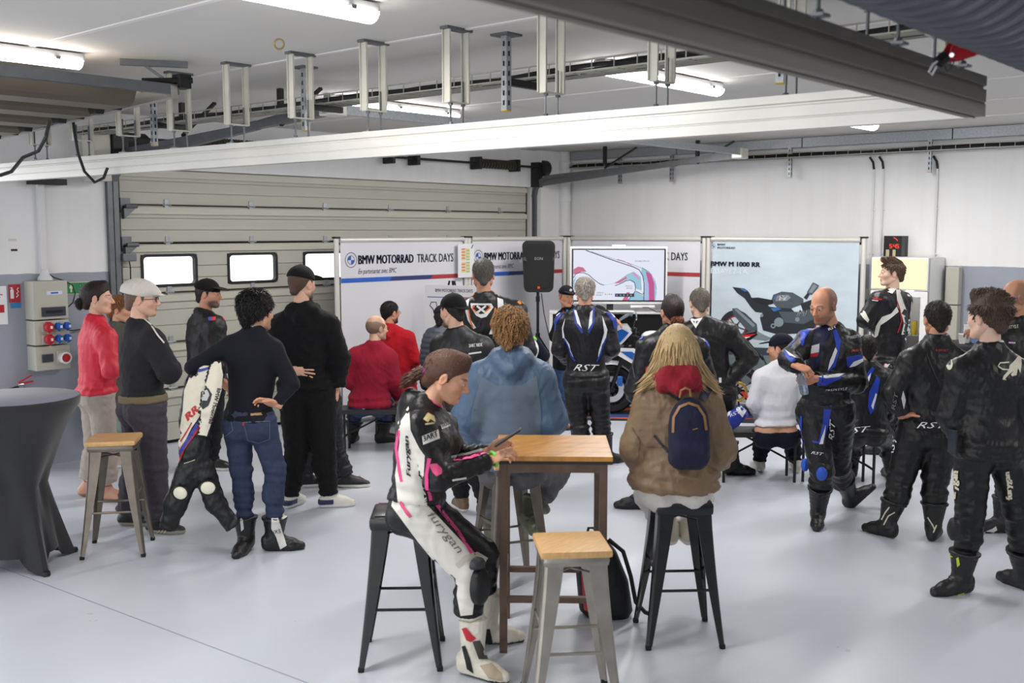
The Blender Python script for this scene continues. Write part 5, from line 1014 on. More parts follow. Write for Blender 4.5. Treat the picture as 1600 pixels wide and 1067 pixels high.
def folds(V, amp, wl=.16, seed=0, ridge=True, n=5):
    """soft cloth folds: ridged sums of warped sines"""
    w = .35*np.sin(V@_dirs[(seed+3) % 24]*2*np.pi/(wl*2.3)+seed)+.3*np.sin(V@_dirs[(seed+8) % 24]*2*np.pi/(wl*1.4)); o = 0
    for i in range(n):
        l = wl*(1-.14*i); s_ = np.sin(V@_dirs[(seed+i*5) % 24]*2*np.pi/l+_ph[(seed+i) % 24]+w*3)
        o = o+(.55-np.abs(s_) if ridge else s_*.7)*(.85**i)
    return amp*o/n*1.6
def netmesh(name, parts, m, parent, cols=None):
    """parts: list of (V, F, colour (n,3|4) or None)"""
    Vs = []; Fs = []; Cs = []; o = 0
    for V, F, c in parts:
        Vs.append(V); Fs.append(F+o); o += len(V)
        if c is None: c = np.ones((len(V), 4))
        c = np.array(c, float)
        if c.ndim == 1: c = np.tile(c, (len(V), 1))
        if c.shape[1] == 3: c = np.concatenate([c, np.ones((len(c), 1))], 1)
        Cs.append(c)
    V = np.concatenate(Vs); F = np.concatenate(Fs); Cc = np.concatenate(Cs)
    me = bpy.data.meshes.new(name); me.vertices.add(len(V)); me.vertices.foreach_set('co', V.astype(f32).ravel())
    me.loops.add(F.size); me.loops.foreach_set('vertex_index', F.astype(np.int32).ravel()); me.polygons.add(len(F))
    me.polygons.foreach_set('loop_start', np.arange(0, F.size, 4, dtype=np.int32)); me.polygons.foreach_set('use_smooth', np.ones(len(F), bool))
    me.update(calc_edges=True); a = me.color_attributes.new('Col', 'FLOAT_COLOR', 'POINT'); a.data.foreach_set('color', Cc.astype(f32).ravel())
    me.materials.append(m); return link(name, me, parent)
A3 = lambda v: np.array(v, float)
def cl(r, g, b): return np.array(S(r, g, b)[:3])*(.62 if max(r, g, b) < 62 else 1.)
M_skin = mat('skin', S(214, 168, 140), .5, attr=True, spec=.35); M_skin.node_tree.nodes['Principled BSDF'].inputs['Subsurface Weight'].default_value = .08; M_skin.node_tree.nodes['Principled BSDF'].inputs['Subsurface Scale'].default_value = .01
M_fab = mat('cloth', (1, 1, 1, 1), .85, attr=True, bump=.15, bscale=220, sheen=.04, spec=.2)
M_lea = mat('leather', (1, 1, 1, 1), .40, attr=True, bump=.12, bscale=130, spec=.38)
M_tech = mat('shiny_cloth', (1, 1, 1, 1), .5, attr=True, bump=.1, bscale=160, spec=.45)
M_den = mat('denim', (1, 1, 1, 1), .85, attr=True, bump=.2, bscale=300, var=.14, vscale=12, spec=.2)
M_hair = mat('hair', (1, 1, 1, 1), .5, attr=True, bump=.4, bscale=200, spec=.35, stretch=(1, 1, .22))
M_shoe = mat('shoe', (1, 1, 1, 1), .45, attr=True, spec=.5)
M_eye = mat('eye', (1, 1, 1, 1), .15, attr=True)
SK = dict(fair=cl(222, 178, 152), tan=cl(200, 146, 116), warm=cl(212, 160, 130), pale=cl(228, 190, 168))
def headM(c, yaw, pitch=0., roll=0.):
    y = math.radians(yaw); p = math.radians(pitch); f = (Rv*math.sin(y)-Fv*math.cos(y))*math.cos(p)+Zv*math.sin(p); x = f.cross(Zv).normalized(); z = x.cross(f)
    M = Matrix((x, f, z)).transposed()
    if roll: M = Matrix.Rotation(math.radians(roll), 3, f) @ M
    return A3(M)
def make_head(c, M, s, skin, brow, beard=0, lips=None, fem=False, stub=0):
    """fine mesh of head in world space; returns parts and transform helper"""
    fl = Field((-.095, -.125, -.16), (.095, .135, .14), .0058); I = np.eye(3)
    fl.ell((0, -.014, .032), I, (.075, .098, .090), .01); fl.ell((0, .022, -.035), I, (.058 if not fem else .054, .070, .078), .035)
    fl.ell((0, .070, -.096), I, (.026 if not fem else .02, .02, .018), .028)
    for sx in (-1, 1):
        fl.ell((sx*.040, .055, -.022), I, (.022, .022, .02), .025); fl.cone((sx*.058, -.005, -.055), (sx*.03, .055, -.095), .014, .012, .03)
        fl.ell((sx*.031, .096, .002), I, (.018, .016, .011), .012, neg=True); fl.ell((sx*.031, .079, .0), I, (.0145, .0125, .0115), .004)
        fl.ell((sx*.078, -.008, -.006), headTilt(sx), (.0085, .019, .032), .005); fl.ell((sx*.086, -.004, -.004), headTilt(sx), (.006, .010, .018), .004, neg=True)
        fl.ell((sx*.0115, .100, -.035), I, (.0075, .010, .007), .006)
        fl.cone((sx*.014, .089, .018), (sx*.048, .074, .018), .008, .006, .014)
    fl.cone((0, .088, .012), (0, .109, -.030), .0065, .0115, .010); fl.ell((0, .109, -.033), I, (.0105, .010, .009), .006)
    fl.cone((-.018, .084, -.060), (.018, .084, -.060), .0065, .0065, .005); fl.cone((-.015, .084, -.071), (.015, .084, -.071), .007, .007, .004); fl.cone((-.021, .093, -.0655), (.021, .093, -.0655), .0022, .0022, .003, neg=True)
    V, F = fl.mesh(); V = relax(V, F, 1, .3)
    x, y, z = V.T; C_ = np.tile(skin, (len(V), 1))
    g = lambda cx, cy, cz, r: np.exp(-((x-cx)**2+(y-cy)**2+(z-cz)**2)/(r*r))[:, None]
    mixc = lambda C0, w, c2: C0*(1-w)+np.array(c2)*w
    for sx in (-1, 1): C_ = mixc(C_, .35*g(sx*.04, .07, -.03, .025), skin*np.array((1.0, .72, .68))); C_ = mixc(C_, .4*g(sx*.083, -.008, -.006, .025), skin*np.array((1., .68, .62)))
    C_ = mixc(C_, .3*g(0, .112, -.033, .016), skin*np.array((1., .7, .66)))
    lp = ((np.abs(z+.0655) < .0115) & (np.abs(x) < .021) & (y > .075))[:, None]; C_ = np.where(lp, skin*np.array((.80, .42, .42)) if lips is None else lips, C_)
    for sx in (-1, 1):
        bw = ((np.abs(z-(.0235-.1*np.maximum(0, np.abs(x)-.035))) < .0052) & (x*sx > .013) & (x*sx < .05) & (y > .06))[:, None]; C_ = np.where(bw, C_*.25+brow*.75, C_)
    if stub: sb = np.clip((z+.055)/.03, 0, 1)*np.clip((.045-y-.35*np.clip(z-.03, 0, 1))/.02, 0, 1)*np.clip((.125-z)/.03, .25, 1)*stub; C_ = mixc(C_, sb[:, None]*(np.hypot(x, y*.0) < .2)[:, None], brow)
    if beard: bd = np.clip((-.042-z+.35*np.maximum(0, -(y-.02)))/.02, 0, 1)*np.clip((y+.0)/.03, 0, 1)*beard; bd = np.where(lp[:, 0], 0, bd); C_ = mixc(C_, bd[:, None], brow)
    Mw = np.array(M)*s; Vw = V@Mw.T+A3(c); out = [(Vw, F, C_)]; ey = []
    for sx in (-1, 1):
        e = []; n = 10; vs = []; cs = []
        for i in range(7):
            for j in range(n):
                ph = math.pi*i/6; th = 2*math.pi*j/n; vs.append((sx*.031+.0118*math.sin(ph)*math.cos(th), .0815+.0118*math.cos(ph), .0+.0118*.8*math.sin(ph)*math.sin(th))); cs.append((.03, .02, .02) if i == 0 else ((.09, .06, .04) if i <= 1 else (.78, .76, .74)))
        Fq = np.array([(i*n+j, (i+1)*n+j, (i+1)*n+(j+1) % n, i*n+(j+1) % n) for i in range(6) for j in range(n)]); ey.append((np.array(vs)@Mw.T+A3(c), Fq, np.array(cs)))
    return out, ey
def headTilt(sx): return A3(Matrix.Rotation(math.radians(-12), 3, 'X') @ Matrix.Rotation(math.radians(sx*-14), 3, 'Z'))
def locks(V, N, n, L, r, flow, lift, curl, colr, seed=0, segs=4, var=.35, keep=None, taper=False):
    g = np.random.default_rng(seed+100); idx = np.arange(len(V)) if keep is None else np.nonzero(keep(V))[0]
    if len(idx) == 0: return np.zeros((0, 3)), np.zeros((0, 4), int), np.zeros((0, 3))
    ii = g.choice(idx, n); p = V[ii]-N[ii]*.002+g.normal(size=(n, 3))*.0015; nn = N[ii]; Ls = L*(.7+.6*g.random(n)); ph = g.random(n)*6.28; Ls = Ls*(np.clip((p[:, 2]+.075)/.15, .18, 1) if taper else 1); st = (Ls/segs)[:, None]
    d = flow(p)+nn*lift+g.normal(size=(n, 3))*var*.5; d /= np.linalg.norm(d, axis=1, keepdims=True); P_ = [p]; D_ = [d]; u = np.cross(nn, d); u /= np.maximum(np.linalg.norm(u, axis=1, keepdims=True), 1e-6)
    for k in range(segs):
        f = flow(p); a = ph+k*2.1; d = d*.55+f*.45+curl*(u*np.cos(a)[:, None]+nn*np.sin(a)[:, None]); d /= np.linalg.norm(d, axis=1, keepdims=True); p = p+d*st; P_.append(p); D_.append(d)
    w = [1, 1.15, .95, .65, .15] if segs == 4 else list(np.linspace(1, .15, segs+1)); vs = []
    for k in range(segs+1):
        x = np.cross(D_[k], nn); x /= np.maximum(np.linalg.norm(x, axis=1, keepdims=True), 1e-6); y = np.cross(x, D_[k]); rr = r*w[k]
        for j in range(4): t = math.pi/2*j; vs.append(P_[k]+rr*(x*math.cos(t)*1.3+y*math.sin(t)*.7))
    VV = np.stack(vs, 1).reshape(-1, 3); m = 4*(segs+1); q = np.array([(k*4+j, k*4+(j+1) % 4, (k+1)*4+(j+1) % 4, (k+1)*4+j) for k in range(segs) for j in range(4)])
    FF = (q[None]+(np.arange(n)*m)[:, None, None]).reshape(-1, 4); sh_ = (.65+.75*g.random(n))[:, None, None]; CC = np.clip(np.array(colr)*np.repeat(sh_, m, 1).reshape(-1, 1), 0, 1); return VV, FF, CC
STY = dict(short=(1500, .017, .0020, .3, .05), crop=(1500, .007, .0014, .3, .0), curly=(1700, .036, .0032, .6, .9), quiff=(1500, .024, .0022, .3, .1), wavy=(1600, .030, .0028, .30, .45), long=(1700, .085, .0030, .12, .12), tied=(1900, .055, .0024, .13, .16), thick=(1500, .032, .0026, .25, .15))
def make_hair(c, M, s, style, colr, seed=0, parent=None, cap=False):
    big = .3 if style in ('long',) else 0; I = np.eye(3)
    fl = Field((-.15, -.20, -.14-big), (.15, .14, .20), .0068 if style != 'long' else .0085)
    th = dict(short=.007, crop=.0035, curly=.020, quiff=.007, wavy=.014, long=.012, tied=.005, thick=.013)[style]; shortn = style in ('short', 'crop', 'quiff', 'thick', 'wavy', 'curly')
    fl.ell((0, -.016, .036), I, (.075+th*(.45 if shortn and style != 'curly' else 1), .098+th*(.7 if shortn else 1), .090+th), 0)
    a, b = A3((0, .090, .066)), A3((0, -.10, -.066 if shortn else -.075)); d = b-a; n = np.array((0, -d[2], d[1])); n /= np.linalg.norm(n)
    if n[1] < 0: n = -n
    fl.cut(a, n)
    if shortn: fl.cone((0, -.062, .0), (0, -.085, -.046), .040+th*.5, .030, .03)
    else: fl.cone((0, -.06, .0), (0, -.082, -.05), .05, .035+th*.6, .03)
    for sx in (-1, 1):
        fl.cone((sx*.068, .020, .03), (sx*.070, .016, -.012), .008+th*.4, .004, .010)
        if style in ('short', 'crop', 'quiff', 'thick', 'tied', 'wavy'): fl.ell((sx*.090, -.008, -.010), I, (.026, .021, .034), .006, neg=True)
    if style == 'quiff': fl.cone((-.03, .068, .112), (.03, .068, .112), .020, .020, .03); fl.cone((-.02, .03, .12), (.02, -.02, .12), .02, .02, .03)
    if style == 'wavy': fl.cone((-.035, .05, .115), (.045, .03, .12), .03, .03, .03); fl.cone((.0, -.04, .115), (.03, -.08, .07), .03, .035, .03)
    if style == 'curly': fl.ell((0, -.03, .075), I, (.090, .095, .075), .03)
    if style == 'long':
        for sx in (-1, 1):
            fl.cone((sx*.060, .0, .04), (sx*.080, -.03, -.06), .036, .040, .03); fl.cone((sx*.080, -.03, -.06), (sx*.115, -.05, -.125), .036, .028, .03); fl.cone((sx*.115, -.05, -.125), (sx*.15, -.065, -.175), .025, .008, .02); fl.cone((sx*.04, -.07, -.0), (sx*.05, -.09, -.09), .05, .034, .03); fl.cone((sx*.05, -.09, -.09), (sx*.07, -.10, -.13), .03, .012, .02)
    if style == 'tied': fl.cone((0, .05, .105), (0, -.09, .04), .028, .032, .04)
    V, F = fl.mesh(); N = vnormals(V, F); V = V+N*folds(V, .30*th, .035, seed)[:, None]
    C_ = np.tile(np.clip(colr*(.92 if style in ('long', 'tied') else .72), 0, 1), (len(V), 1)); S_ = STY[style]; crown = A3((0, -.04, .12))
    def flow(p):
        q = p-crown; t = q*np.array((1, 1, 1.)); t[:, 2] -= .03
        if style == 'tied': t = A3((0, -.115, -.02))-p
        if style in ('curly',): t = t*.3
        if style == 'long': t = p*np.array((.5, .1, 0))+A3((0, -.01, -.16))-np.where((p[:, 2:3] > .04), 1, 0)*p*0; t[:, 0] += np.sign(p[:, 0])*np.clip(-.03-p[:, 2], 0, .2)*1.1
        if style in ('quiff',): t = np.where((p[:, 2:3] > .085), np.stack([p[:, 0]*.3, p[:, 1]*0+.06, p[:, 2]*0+.04], 1), t)
        if style == 'wavy': t = np.where((p[:, 2:3] > .07), np.stack([p[:, 0]*0+.04, p[:, 1]*0+.01, p[:, 2]*0+.02], 1), t)
        return t/np.maximum(np.linalg.norm(t, axis=1, keepdims=True), 1e-6)
    keep = (lambda v: v[:, 2] < .03) if cap else None
    lk = locks(V, N, S_[0] if not cap else S_[0]//2, S_[1], S_[2], flow, S_[3], S_[4], colr, seed, keep=keep, taper=shortn and style != 'curly')
    Mt = (np.array(M)*s).T; return netmesh('hair', [(V@Mt+A3(c), F, C_), (lk[0]@Mt+A3(c), lk[1], lk[2])], M_hair, parent)
def blobhair(name, pts, colr, parent, seed=0, h=.008, amp=.008):
    P = [A3(p[0]) for p in pts]; lo = np.min(P, 0)-.09; hi = np.max(P, 0)+.09; fl = Field(lo, hi, h)
    for (a, ra), (b, rb) in zip(pts[:-1], pts[1:]): fl.cone(a, b, ra, rb, .012)
    V, F = fl.mesh(); N = vnormals(V, F); V = V+N*folds(V, amp*.6, .03, seed)[:, None]; e = P[-1]-P[0]; e = e/max(np.linalg.norm(e), 1e-6)
    lk = locks(V, N, 500, .032, .0024, lambda p: np.tile(e, (len(p), 1)), .35, .5, colr, seed); return netmesh(name, [(V, F, np.tile(np.clip(colr*.75, 0, 1), (len(V), 1))), lk], M_hair, parent)
def make_hand(wr, d, up, s=1., curl=(.35, .35, .4, .45), thumb=.4, right=True, spread=.0, h=.0048):
    """wr wrist, d direction of the fingers, up back of the hand"""
    d = A3(d); d /= np.linalg.norm(d); up = A3(up); up = up-d*(up@d); up /= np.linalg.norm(up); x = np.cross(d, up)*(-1 if right else 1)
    # x points to the thumb side
    fl = Field((-.075, -.035, -.11), (.115, .21, .06), h); I = np.eye(3)
    fl.ell((0, .046, -.002), I, (.041, .052, .0155), .01); fl.cone((0, -.03, 0), (0, .02, 0), .026, .028, .015, sq=.72, sqd=(0, 0, 1)); fl.ell((.026, .032, -.010), I, (.017, .03, .014), .012)
    bx = (.029, .010, -.0095, -.028); by = (.088, .093, .089, .080); LN = (.070, .078, .072, .057)
    for i in range(4):
        p = np.array((bx[i]*.85, by[i]-.022, -.001)); a = 0; sp = spread*(1.5-i)*.12+.02*(1.5-i); segs = (LN[i]*.5+.02, LN[i]*.3, LN[i]*.24); r = .0088 if i < 3 else .0076
        for j, L_ in enumerate(segs):
            a += curl[i]*(0.6 if j == 0 else 1.0)*1.4; q = p+L_*np.array((math.sin(sp)*math.cos(a), math.cos(sp)*math.cos(a), -math.sin(a))); fl.cone(p, q, r-.0006*j, r-.0006*(j+1), .003); p = q
    p = np.array((.030, .018, -.008)); q = p+np.array((.026, .030, -.010-.012*thumb)); fl.cone(p, q, .0125, .0105, .008); q2 = q+.034*np.array((.45-.5*thumb, .82, -.25-.5*thumb)); fl.cone(q, q2, .0102, .0092, .003); q3 = q2+.027*np.array((.25-.6*thumb, .85, -.2-.5*thumb)); fl.cone(q2, q3, .0092, .0078, .003)
    V, F = fl.mesh(); B = np.stack([x, d, up], 1)*s; Vw = V@B.T+A3(wr)
    if np.linalg.det(B) < 0: F = F[:, ::-1]
    return Vw, F
MX = {}
def bvh_of(objs):
    vs = []; fs = []
    for o in objs:
        n = len(vs); me = o.data; vs += [v.co.copy() for v in me.vertices]; fs += [tuple(i+n for i in p.vertices) for p in me.polygons]
    return BVHTree.FromPolygons(vs, fs)
def project(name, V2, F2, objs, m, parent, fine=5., off=.0028, bvh=None, toworld=None, label=None):
    """lay flat print (points given as seen in the photograph) on the garment surface as a thin conforming skin"""
    bm = bmesh.new(); vv = [bm.verts.new((x, y, 0)) for x, y in V2]
    for f in F2:
        try: bm.faces.new([vv[i] for i in f])
        except ValueError: pass
    bm.normal_update(); bmesh.ops.triangulate(bm, faces=[f for f in bm.faces if len(f.verts) > 3])
    for _ in range(5):
        e = [x for x in bm.edges if x.calc_length() > fine]
        if not e: break
        bmesh.ops.subdivide_edges(bm, edges=e, cuts=1); bmesh.ops.triangulate(bm, faces=[f for f in bm.faces if len(f.verts) > 3])
    T = bvh or bvh_of(objs); bad = []; dd = {}
    for v in bm.verts:
        r = ray(v.co.x, v.co.y).normalized(); hit = T.ray_cast(O, r)
        if hit[0] is None: bad.append(v); continue
        n = hit[1]; n = n if n.dot(r) < 0 else -n
        dd[v] = (hit[0]+n*off-r*.001, hit[3])
    for v, (c, t) in dd.items(): v.co = c
    if bad: bmesh.ops.delete(bm, geom=bad, context='VERTS')
    lf_ = [f for f in bm.faces if max(e.calc_length() for e in f.edges) > .05]
    if lf_: bmesh.ops.delete(bm, geom=lf_, context='FACES')
    me = bpy.data.meshes.new(name); bm.to_mesh(me); bm.free()
    if len(me.polygons) == 0: return None
    me.polygons.foreach_set('use_smooth', [True]*len(me.polygons)); me.materials.append(m); o = link(name, me, parent)
    if label: o['label'] = label
    return o
PM = {}
def pm(rgb, leather=True):
    k = (rgb, leather)
    if k not in PM: PM[k] = flat('print_%d_%d_%d%s' % (*rgb, '' if leather else '_cloth'), rgb, .45 if leather else .8, spec=.45)
    return PM[k]
def area(g, P, rgb, name='panel', fine=5., off=.0028, leather=True): return project(name, P, [tuple(range(len(P)))], [g], pm(rgb, leather), g, fine, off, bvh=g_bvh(g))
def stripe(g, P, w, rgb, name='stripe', off=.0045, fine=4.):
    vs = []; fs = []
    for q in ribbon(P, w): n = len(vs); vs += q; fs.append((n, n+1, n+2, n+3))
    bm = vs; return project(name, vs, fs, [g], pm(rgb), g, fine, off, bvh=g_bvh(g))
_BV = {}
def g_bvh(g):
    if g.name not in _BV: _BV[g.name] = bvh_of([g])
    return _BV[g.name]
def words_on(g, s_, A_, B_, hgt, rgb, name='lettering', off=.006, shear=0., bold=0., outline=None, dv=None):
    """text from pixel A_ to pixel B_ (baseline) with a height in pixels"""
    vs, fs = fit_text(s_, 1, 1, shear=shear, bold=bold); ax, ay = B_[0]-A_[0], B_[1]-A_[1]; L_ = math.hypot(ax, ay); ux, uy = (ay/L_*hgt, -ax/L_*hgt) if dv is None else dv
    P = [(A_[0]+ax*x+ux*y, A_[1]+ay*x+uy*y) for x, y in vs]; return project(name, P, fs, [g], pm(rgb), g, 6., off, bvh=g_bvh(g))
def dirv(yaw, pitch=0.):
    y = math.radians(yaw); p = math.radians(pitch); return (Rv*math.sin(y)-Fv*math.cos(y))*math.cos(p)+Zv*math.sin(p)
def torso_fields(fl, J, w, o, fem, k=.07, hang=0., belly=0., thick=1.):
    X, Y, Z = J['X'], J['Y'], J['Z']; Mt_ = np.stack([A3(X), A3(Y), A3(Z)], 1); P = A3(J['P']); N = A3(J['N']); hx = A3(J['HX']); Mp = np.stack([hx, np.cross(A3(Z), hx), A3(Z)], 1)
    up = N-P; T = thick
    fl.ell(P+up*.04, Mp, (.165*w+o, .112*T+o, .13+o*.5), k)
    fl.ell(P+up*.36+A3(Y)*belly*.4, Mt_, (.142*w+o, .100*T+o+belly, .17), k)
    fl.ell(P+up*.66+A3(Y)*.012, Mt_, (.160*w+o, .112*T+o, .19), k)
    sL, sR = A3(J['sL']), A3(J['sR']); mid = (sL+sR)/2
    fl.cone(sL*.82+mid*.18-A3(Z)*.03, sR*.82+mid*.18-A3(Z)*.03, .068*w+o*.8, .068*w+o*.8, .06)
    for s_ in (sL, sR): fl.cone(N+A3(Z)*.01-A3(Y)*.01, s_+A3(Z)*.0, .052+o*.7, .048*w+o*.8, .05)
    for sx in (-1, 1): fl.ell(P+hx*sx*.075*w-A3(Y)*.055-A3(Z)*.045, Mp, (.088*w+o*.7, .088+o*.7, .10), .05)
    if fem:
        for sx in (-1, 1): fl.ell(P+up*.66+A3(X)*sx*.072+A3(Y)*(.095*T+.01), Mt_, (.062+o*.6, .055+o*.6, .062+o*.6), .05)
SPECS = []
def person(label, D, head, P, sL, sR, eL, wL, eR, wR, kL, aL, kR, aR, yaw, pitch=0, roll=0, fem=False, w=1., hs=1., skin='fair', hairc=(40, 30, 26), hair='short', beard=0, brow=None,
           top=None, legs=None, shoes=None, toeL=None, toeR=None, hands=(1, 1), hd=None, cap=None, glasses=None, neck=None, hipyaw=None, gz=(0, 0), h=.0125, seed=0, belly=0., thick=1., group=None, hL=None, hR=None, sit=None, lower=True, handspec=None):
    h *= .82
    """positions are (x, y, dd): seen at pixel x, y and dd metres beyond depth D"""
    q = lambda t: W(t[0], t[1], D+(t[2] if len(t) > 2 else 0)); J = {}
    J['P'] = q(P); J['sL'] = q(sL); J['sR'] = q(sR); Hc = q(head)
    mid = (J['sL']+J['sR'])/2; J['N'] = q(neck) if neck else mid+(Hc-mid).normalized()*.05
    J['X'] = (J['sR']-J['sL']).normalized(); z = (J['N']-J['P']).normalized(); J['Y'] = z.cross(J['X']).normalized(); J['Z'] = J['X'].cross(J['Y'])
    HX = dirv(hipyaw).cross(Zv) if hipyaw is not None else Vector((J['X'].x, J['X'].y, 0)); HX.normalize(); J['HX'] = HX
    hip = {'L': q(hL) if hL else J['P']-HX*.088*w-Zv*.03, 'R': q(hR) if hR else J['P']+HX*.088*w-Zv*.03}
    el = {'L': q(eL), 'R': q(eR)}; wr = {'L': q(wL), 'R': q(wR)}; kn = {'L': q(kL), 'R': q(kR)}; an = {'L': q(aL), 'R': q(aR)}; sh = {'L': J['sL'], 'R': J['sR']}; toe = {'L': toeL or (yaw, 0), 'R': toeR or (yaw, 0)}
    for i, s_ in enumerate('LR'):
        if gz[i] is not None: a_ = an[s_]; t_ = a_-O; z_ = gz[i]+.088; an[s_] = a_ if abs(a_.z-z_) < .001 else Vector((a_.x, a_.y, z_))
    base = (an['L']+an['R'])/2; base = Vector((base.x, base.y, 0 if sit is None else 0))
    t = thing('person', label, 'person', base, group)
    if DEBUG:
        L_ = lambda a, b: '%.2f' % (a-b).length
        print('PERSON', label[:34].ljust(34), 'H%.2f' % (Hc.z+.12*hs), 'torso', L_(J['P'], J['N']), 'shw', L_(J['sL'], J['sR']), 'ua', L_(sh['L'], el['L']), L_(sh['R'], el['R']), 'fa', L_(el['L'], wr['L']), L_(el['R'], wr['R']), 'th', L_(hip['L'], kn['L']), L_(hip['R'], kn['R']), 'sk', L_(kn['L'], an['L']), L_(kn['R'], an['R']), 'nk', L_(J['N'], Hc))
    sk = SK[skin]; HM = headM(Hc, yaw, pitch, roll); bc = cl(*(brow or hairc))
    fine = h*.75
    # ---- body: one continuous skin, slightly inside the clothes
    pts = [A3(v) for v in [J['P'], J['N'], Hc]+list(sh.values())+list(el.values())+list(wr.values())+(list(kn.values())+list(an.values()) if lower else list(hip.values()))]
    lo, hi = np.min(pts, 0)-.16, np.max(pts, 0)+.16; fl = Field(lo, hi, .017)
    torso_fields(fl, J, w, -.014, fem, belly=belly, thick=thick)
    HMa = np.array(HM); nb_ = A3(Hc)+HMa@A3((0, -.022, -.055))*hs; fl.cone(A3(J['N'])-A3(J['Z'])*.04, nb_, .058*w if not fem else .05, .052 if not fem else .045, .04)
    for s_ in 'LR':
        fl.cone(sh[s_], el[s_], .046*w, .036*w, .03); fl.cone(el[s_], wr[s_], .036*w, .026, .02)
        if lower: fl.cone(hip[s_], kn[s_], .078*w, .052*w, .05); fl.cone(kn[s_], an[s_], .05*w, .034, .03)
    V, F = fl.mesh(); body = [(V, F, sk)]
    hp, ey = make_head(Hc, HM, hs, sk, bc, beard, fem=fem, stub=0 if hair else .55); body += hp
    fn = Field(np.minimum(A3(J['N']), nb_)-.09, np.maximum(A3(J['N']), nb_)+.07, .009); fn.cone(A3(J['N'])-A3(J['Z'])*.03, nb_, .062*w if not fem else .050, .053 if not fem else .044, .02); Vn, Fn = fn.mesh(); body.append((Vn, Fn, sk))
    hd = hd or {}
    for i, s_ in enumerate('LR'):
        if hands[i]:
            dd_, uu_, cu_, th_ = (hd.get(s_) or (None, None, (.35, .4, .45, .5), .4)); d_ = (wr[s_]-el[s_]).normalized() if dd_ is None else dirv(*dd_); u_ = (Zv if abs(d_.z) < .8 else J['Y']) if uu_ is None else dirv(*uu_)
            Vh, Fh = make_hand(wr[s_], d_, u_, .98*w**.3 if not fem else .88, cu_, th_, right=(s_ == 'R'), h=.0048 if D < 8.5 else .006, spread=hd.get('spread', 0)); body.append((Vh, Fh, sk*np.array((1.0, .93, .90))))
    B_ = netmesh('body', body, M_skin, t); netmesh('eyes', ey, M_eye, B_)
    out = dict(t=t, body=B_, J=J, H=Hc, HM=HM, wr=wr, el=el)
    # ---- hair, cap, glasses
    if hair and hair not in ('bald',): out['hair'] = make_hair(Hc, HM, hs, hair, cl(*hairc), seed, t, cap=bool(cap))
    if cap: out['cap'] = make_cap(Hc, HM, hs, cap, t)
    if glasses: make_glasses(Hc, HM, hs, glasses, t)
    # ---- legs
    lg = dict(col=(40, 40, 44), mat='M_fab', o=.014, end=.97, waist=.11, fold=.010, wide=0.); lg.update(legs or {})
    if (shoes or {}).get('kind') == 'boot' and 'end' not in (legs or {}): lg['end'] = 1.06-(shoes or {}).get('shaft', .5)
    if lower:
        pl = [A3(v) for v in [J['P']]+list(kn.values())+list(an.values())]; fl = Field(np.min(pl, 0)-.24, np.max(pl, 0)+.22, h); o = lg['o']; hx = A3(HX); Mp = np.stack([hx, np.cross((0, 0, 1), hx), (0, 0, 1)], 1)
        fl.ell(A3(J['P'])+(0, 0, .03), Mp, (.160*w+o, .112*thick+o, .13), .05)
        for sx in (-1, 1): fl.ell(A3(J['P'])+hx*sx*.075*w-A3(J['Y'])*.052-np.array((0, 0, .05)), Mp, (.092*w+o*.5, .09*thick+o*.5, .105), .04)
        for s_ in 'LR':
            fl.cone(hip[s_], kn[s_], .088*w+o, .062*w+o+lg['wide']*.3, .035); e = kn[s_]+(an[s_]-kn[s_])*lg['end']; fl.cone(kn[s_], e, .060*w+o+lg['wide']*.3, .042*w+o+lg['wide'], .02, flat=True)
            fl.ell(A3(kn[s_]*.66+an[s_]*.34)-A3(dirv(*toe[s_]))*.018, np.eye(3), (.056*w+o, .056*w+o, .10), .03)
        fl.cut(A3(J['P'])+A3(J['Z'])*lg['waist'], A3(J['Z'])); V, F = fl.mesh(); N = vnormals(V, F); dsp = folds(V, lg['fold'], .17, seed+1)+folds(V, lg['fold']*.4, .055, seed+5)
        for s_ in 'LR':
            for c_, r_, am in ((A3(kn[s_]), .11, .9), (A3(kn[s_]+(an[s_]-kn[s_])*(lg['end']-.12)), .12, 1.2), (A3(hip[s_]), .13, .8)):
                wgt = np.exp(-((V-c_)**2).sum(1)/(r_*r_)); ax = A3((an[s_]-kn[s_]).normalized()); dsp = dsp+wgt*lg['fold']*am*(np.sin((V@ax+.15*(V@_dirs[seed % 24]))/.0085)*.45+np.sin((V@ax)/.017+seed)*.5)
        V = V+N*dsp[:, None]; C_ = np.tile(cl(*lg['col']), (len(V), 1))
        if 'paint' in lg: C_ = lg['paint'](V, C_, J, kn, an, hip)
        out['legs'] = netmesh(lg.get('name', 'trousers'), [(V, F, C_)], globals()[lg['mat']], t)
    # ---- top
    tp = dict(col=(40, 40, 44), mat='M_fab', o=.022, hem=-.02, end=.95, fold=.010, collar=.0, hood=0, name='jacket', slv=0., hang=0.); tp.update(top or {}); o = tp['o']
    pl = [A3(v) for v in [J['P'], J['N'], Hc]+list(sh.values())+list(el.values())+list(wr.values())]; lo, hi = np.min(pl, 0)-.2, np.max(pl, 0)+.2
    if tp['hem'] > .08: lo[2] -= tp['hem']
    fl = Field(lo, hi, h); torso_fields(fl, J, w, o, fem, belly=belly, thick=thick)
    hz = A3(J['P'])-A3(J['Z'])*tp['hem']; hx = A3(HX)
    if tp['hang']: fl.ell(A3(J['P'])-A3(J['Z'])*(tp['hem']*.4), np.stack([hx, np.cross(A3(J['Z']), hx), A3(J['Z'])], 1), (.175*w+o+tp['hang'], .13*thick+o+tp['hang'], .20+tp['hem']), .04)
    fl.cut(hz, -A3(J['Z']))
    nd = A3((Hc-J['N']).normalized()); ncut = A3(J['N'])+nd*(.028+tp['collar'])
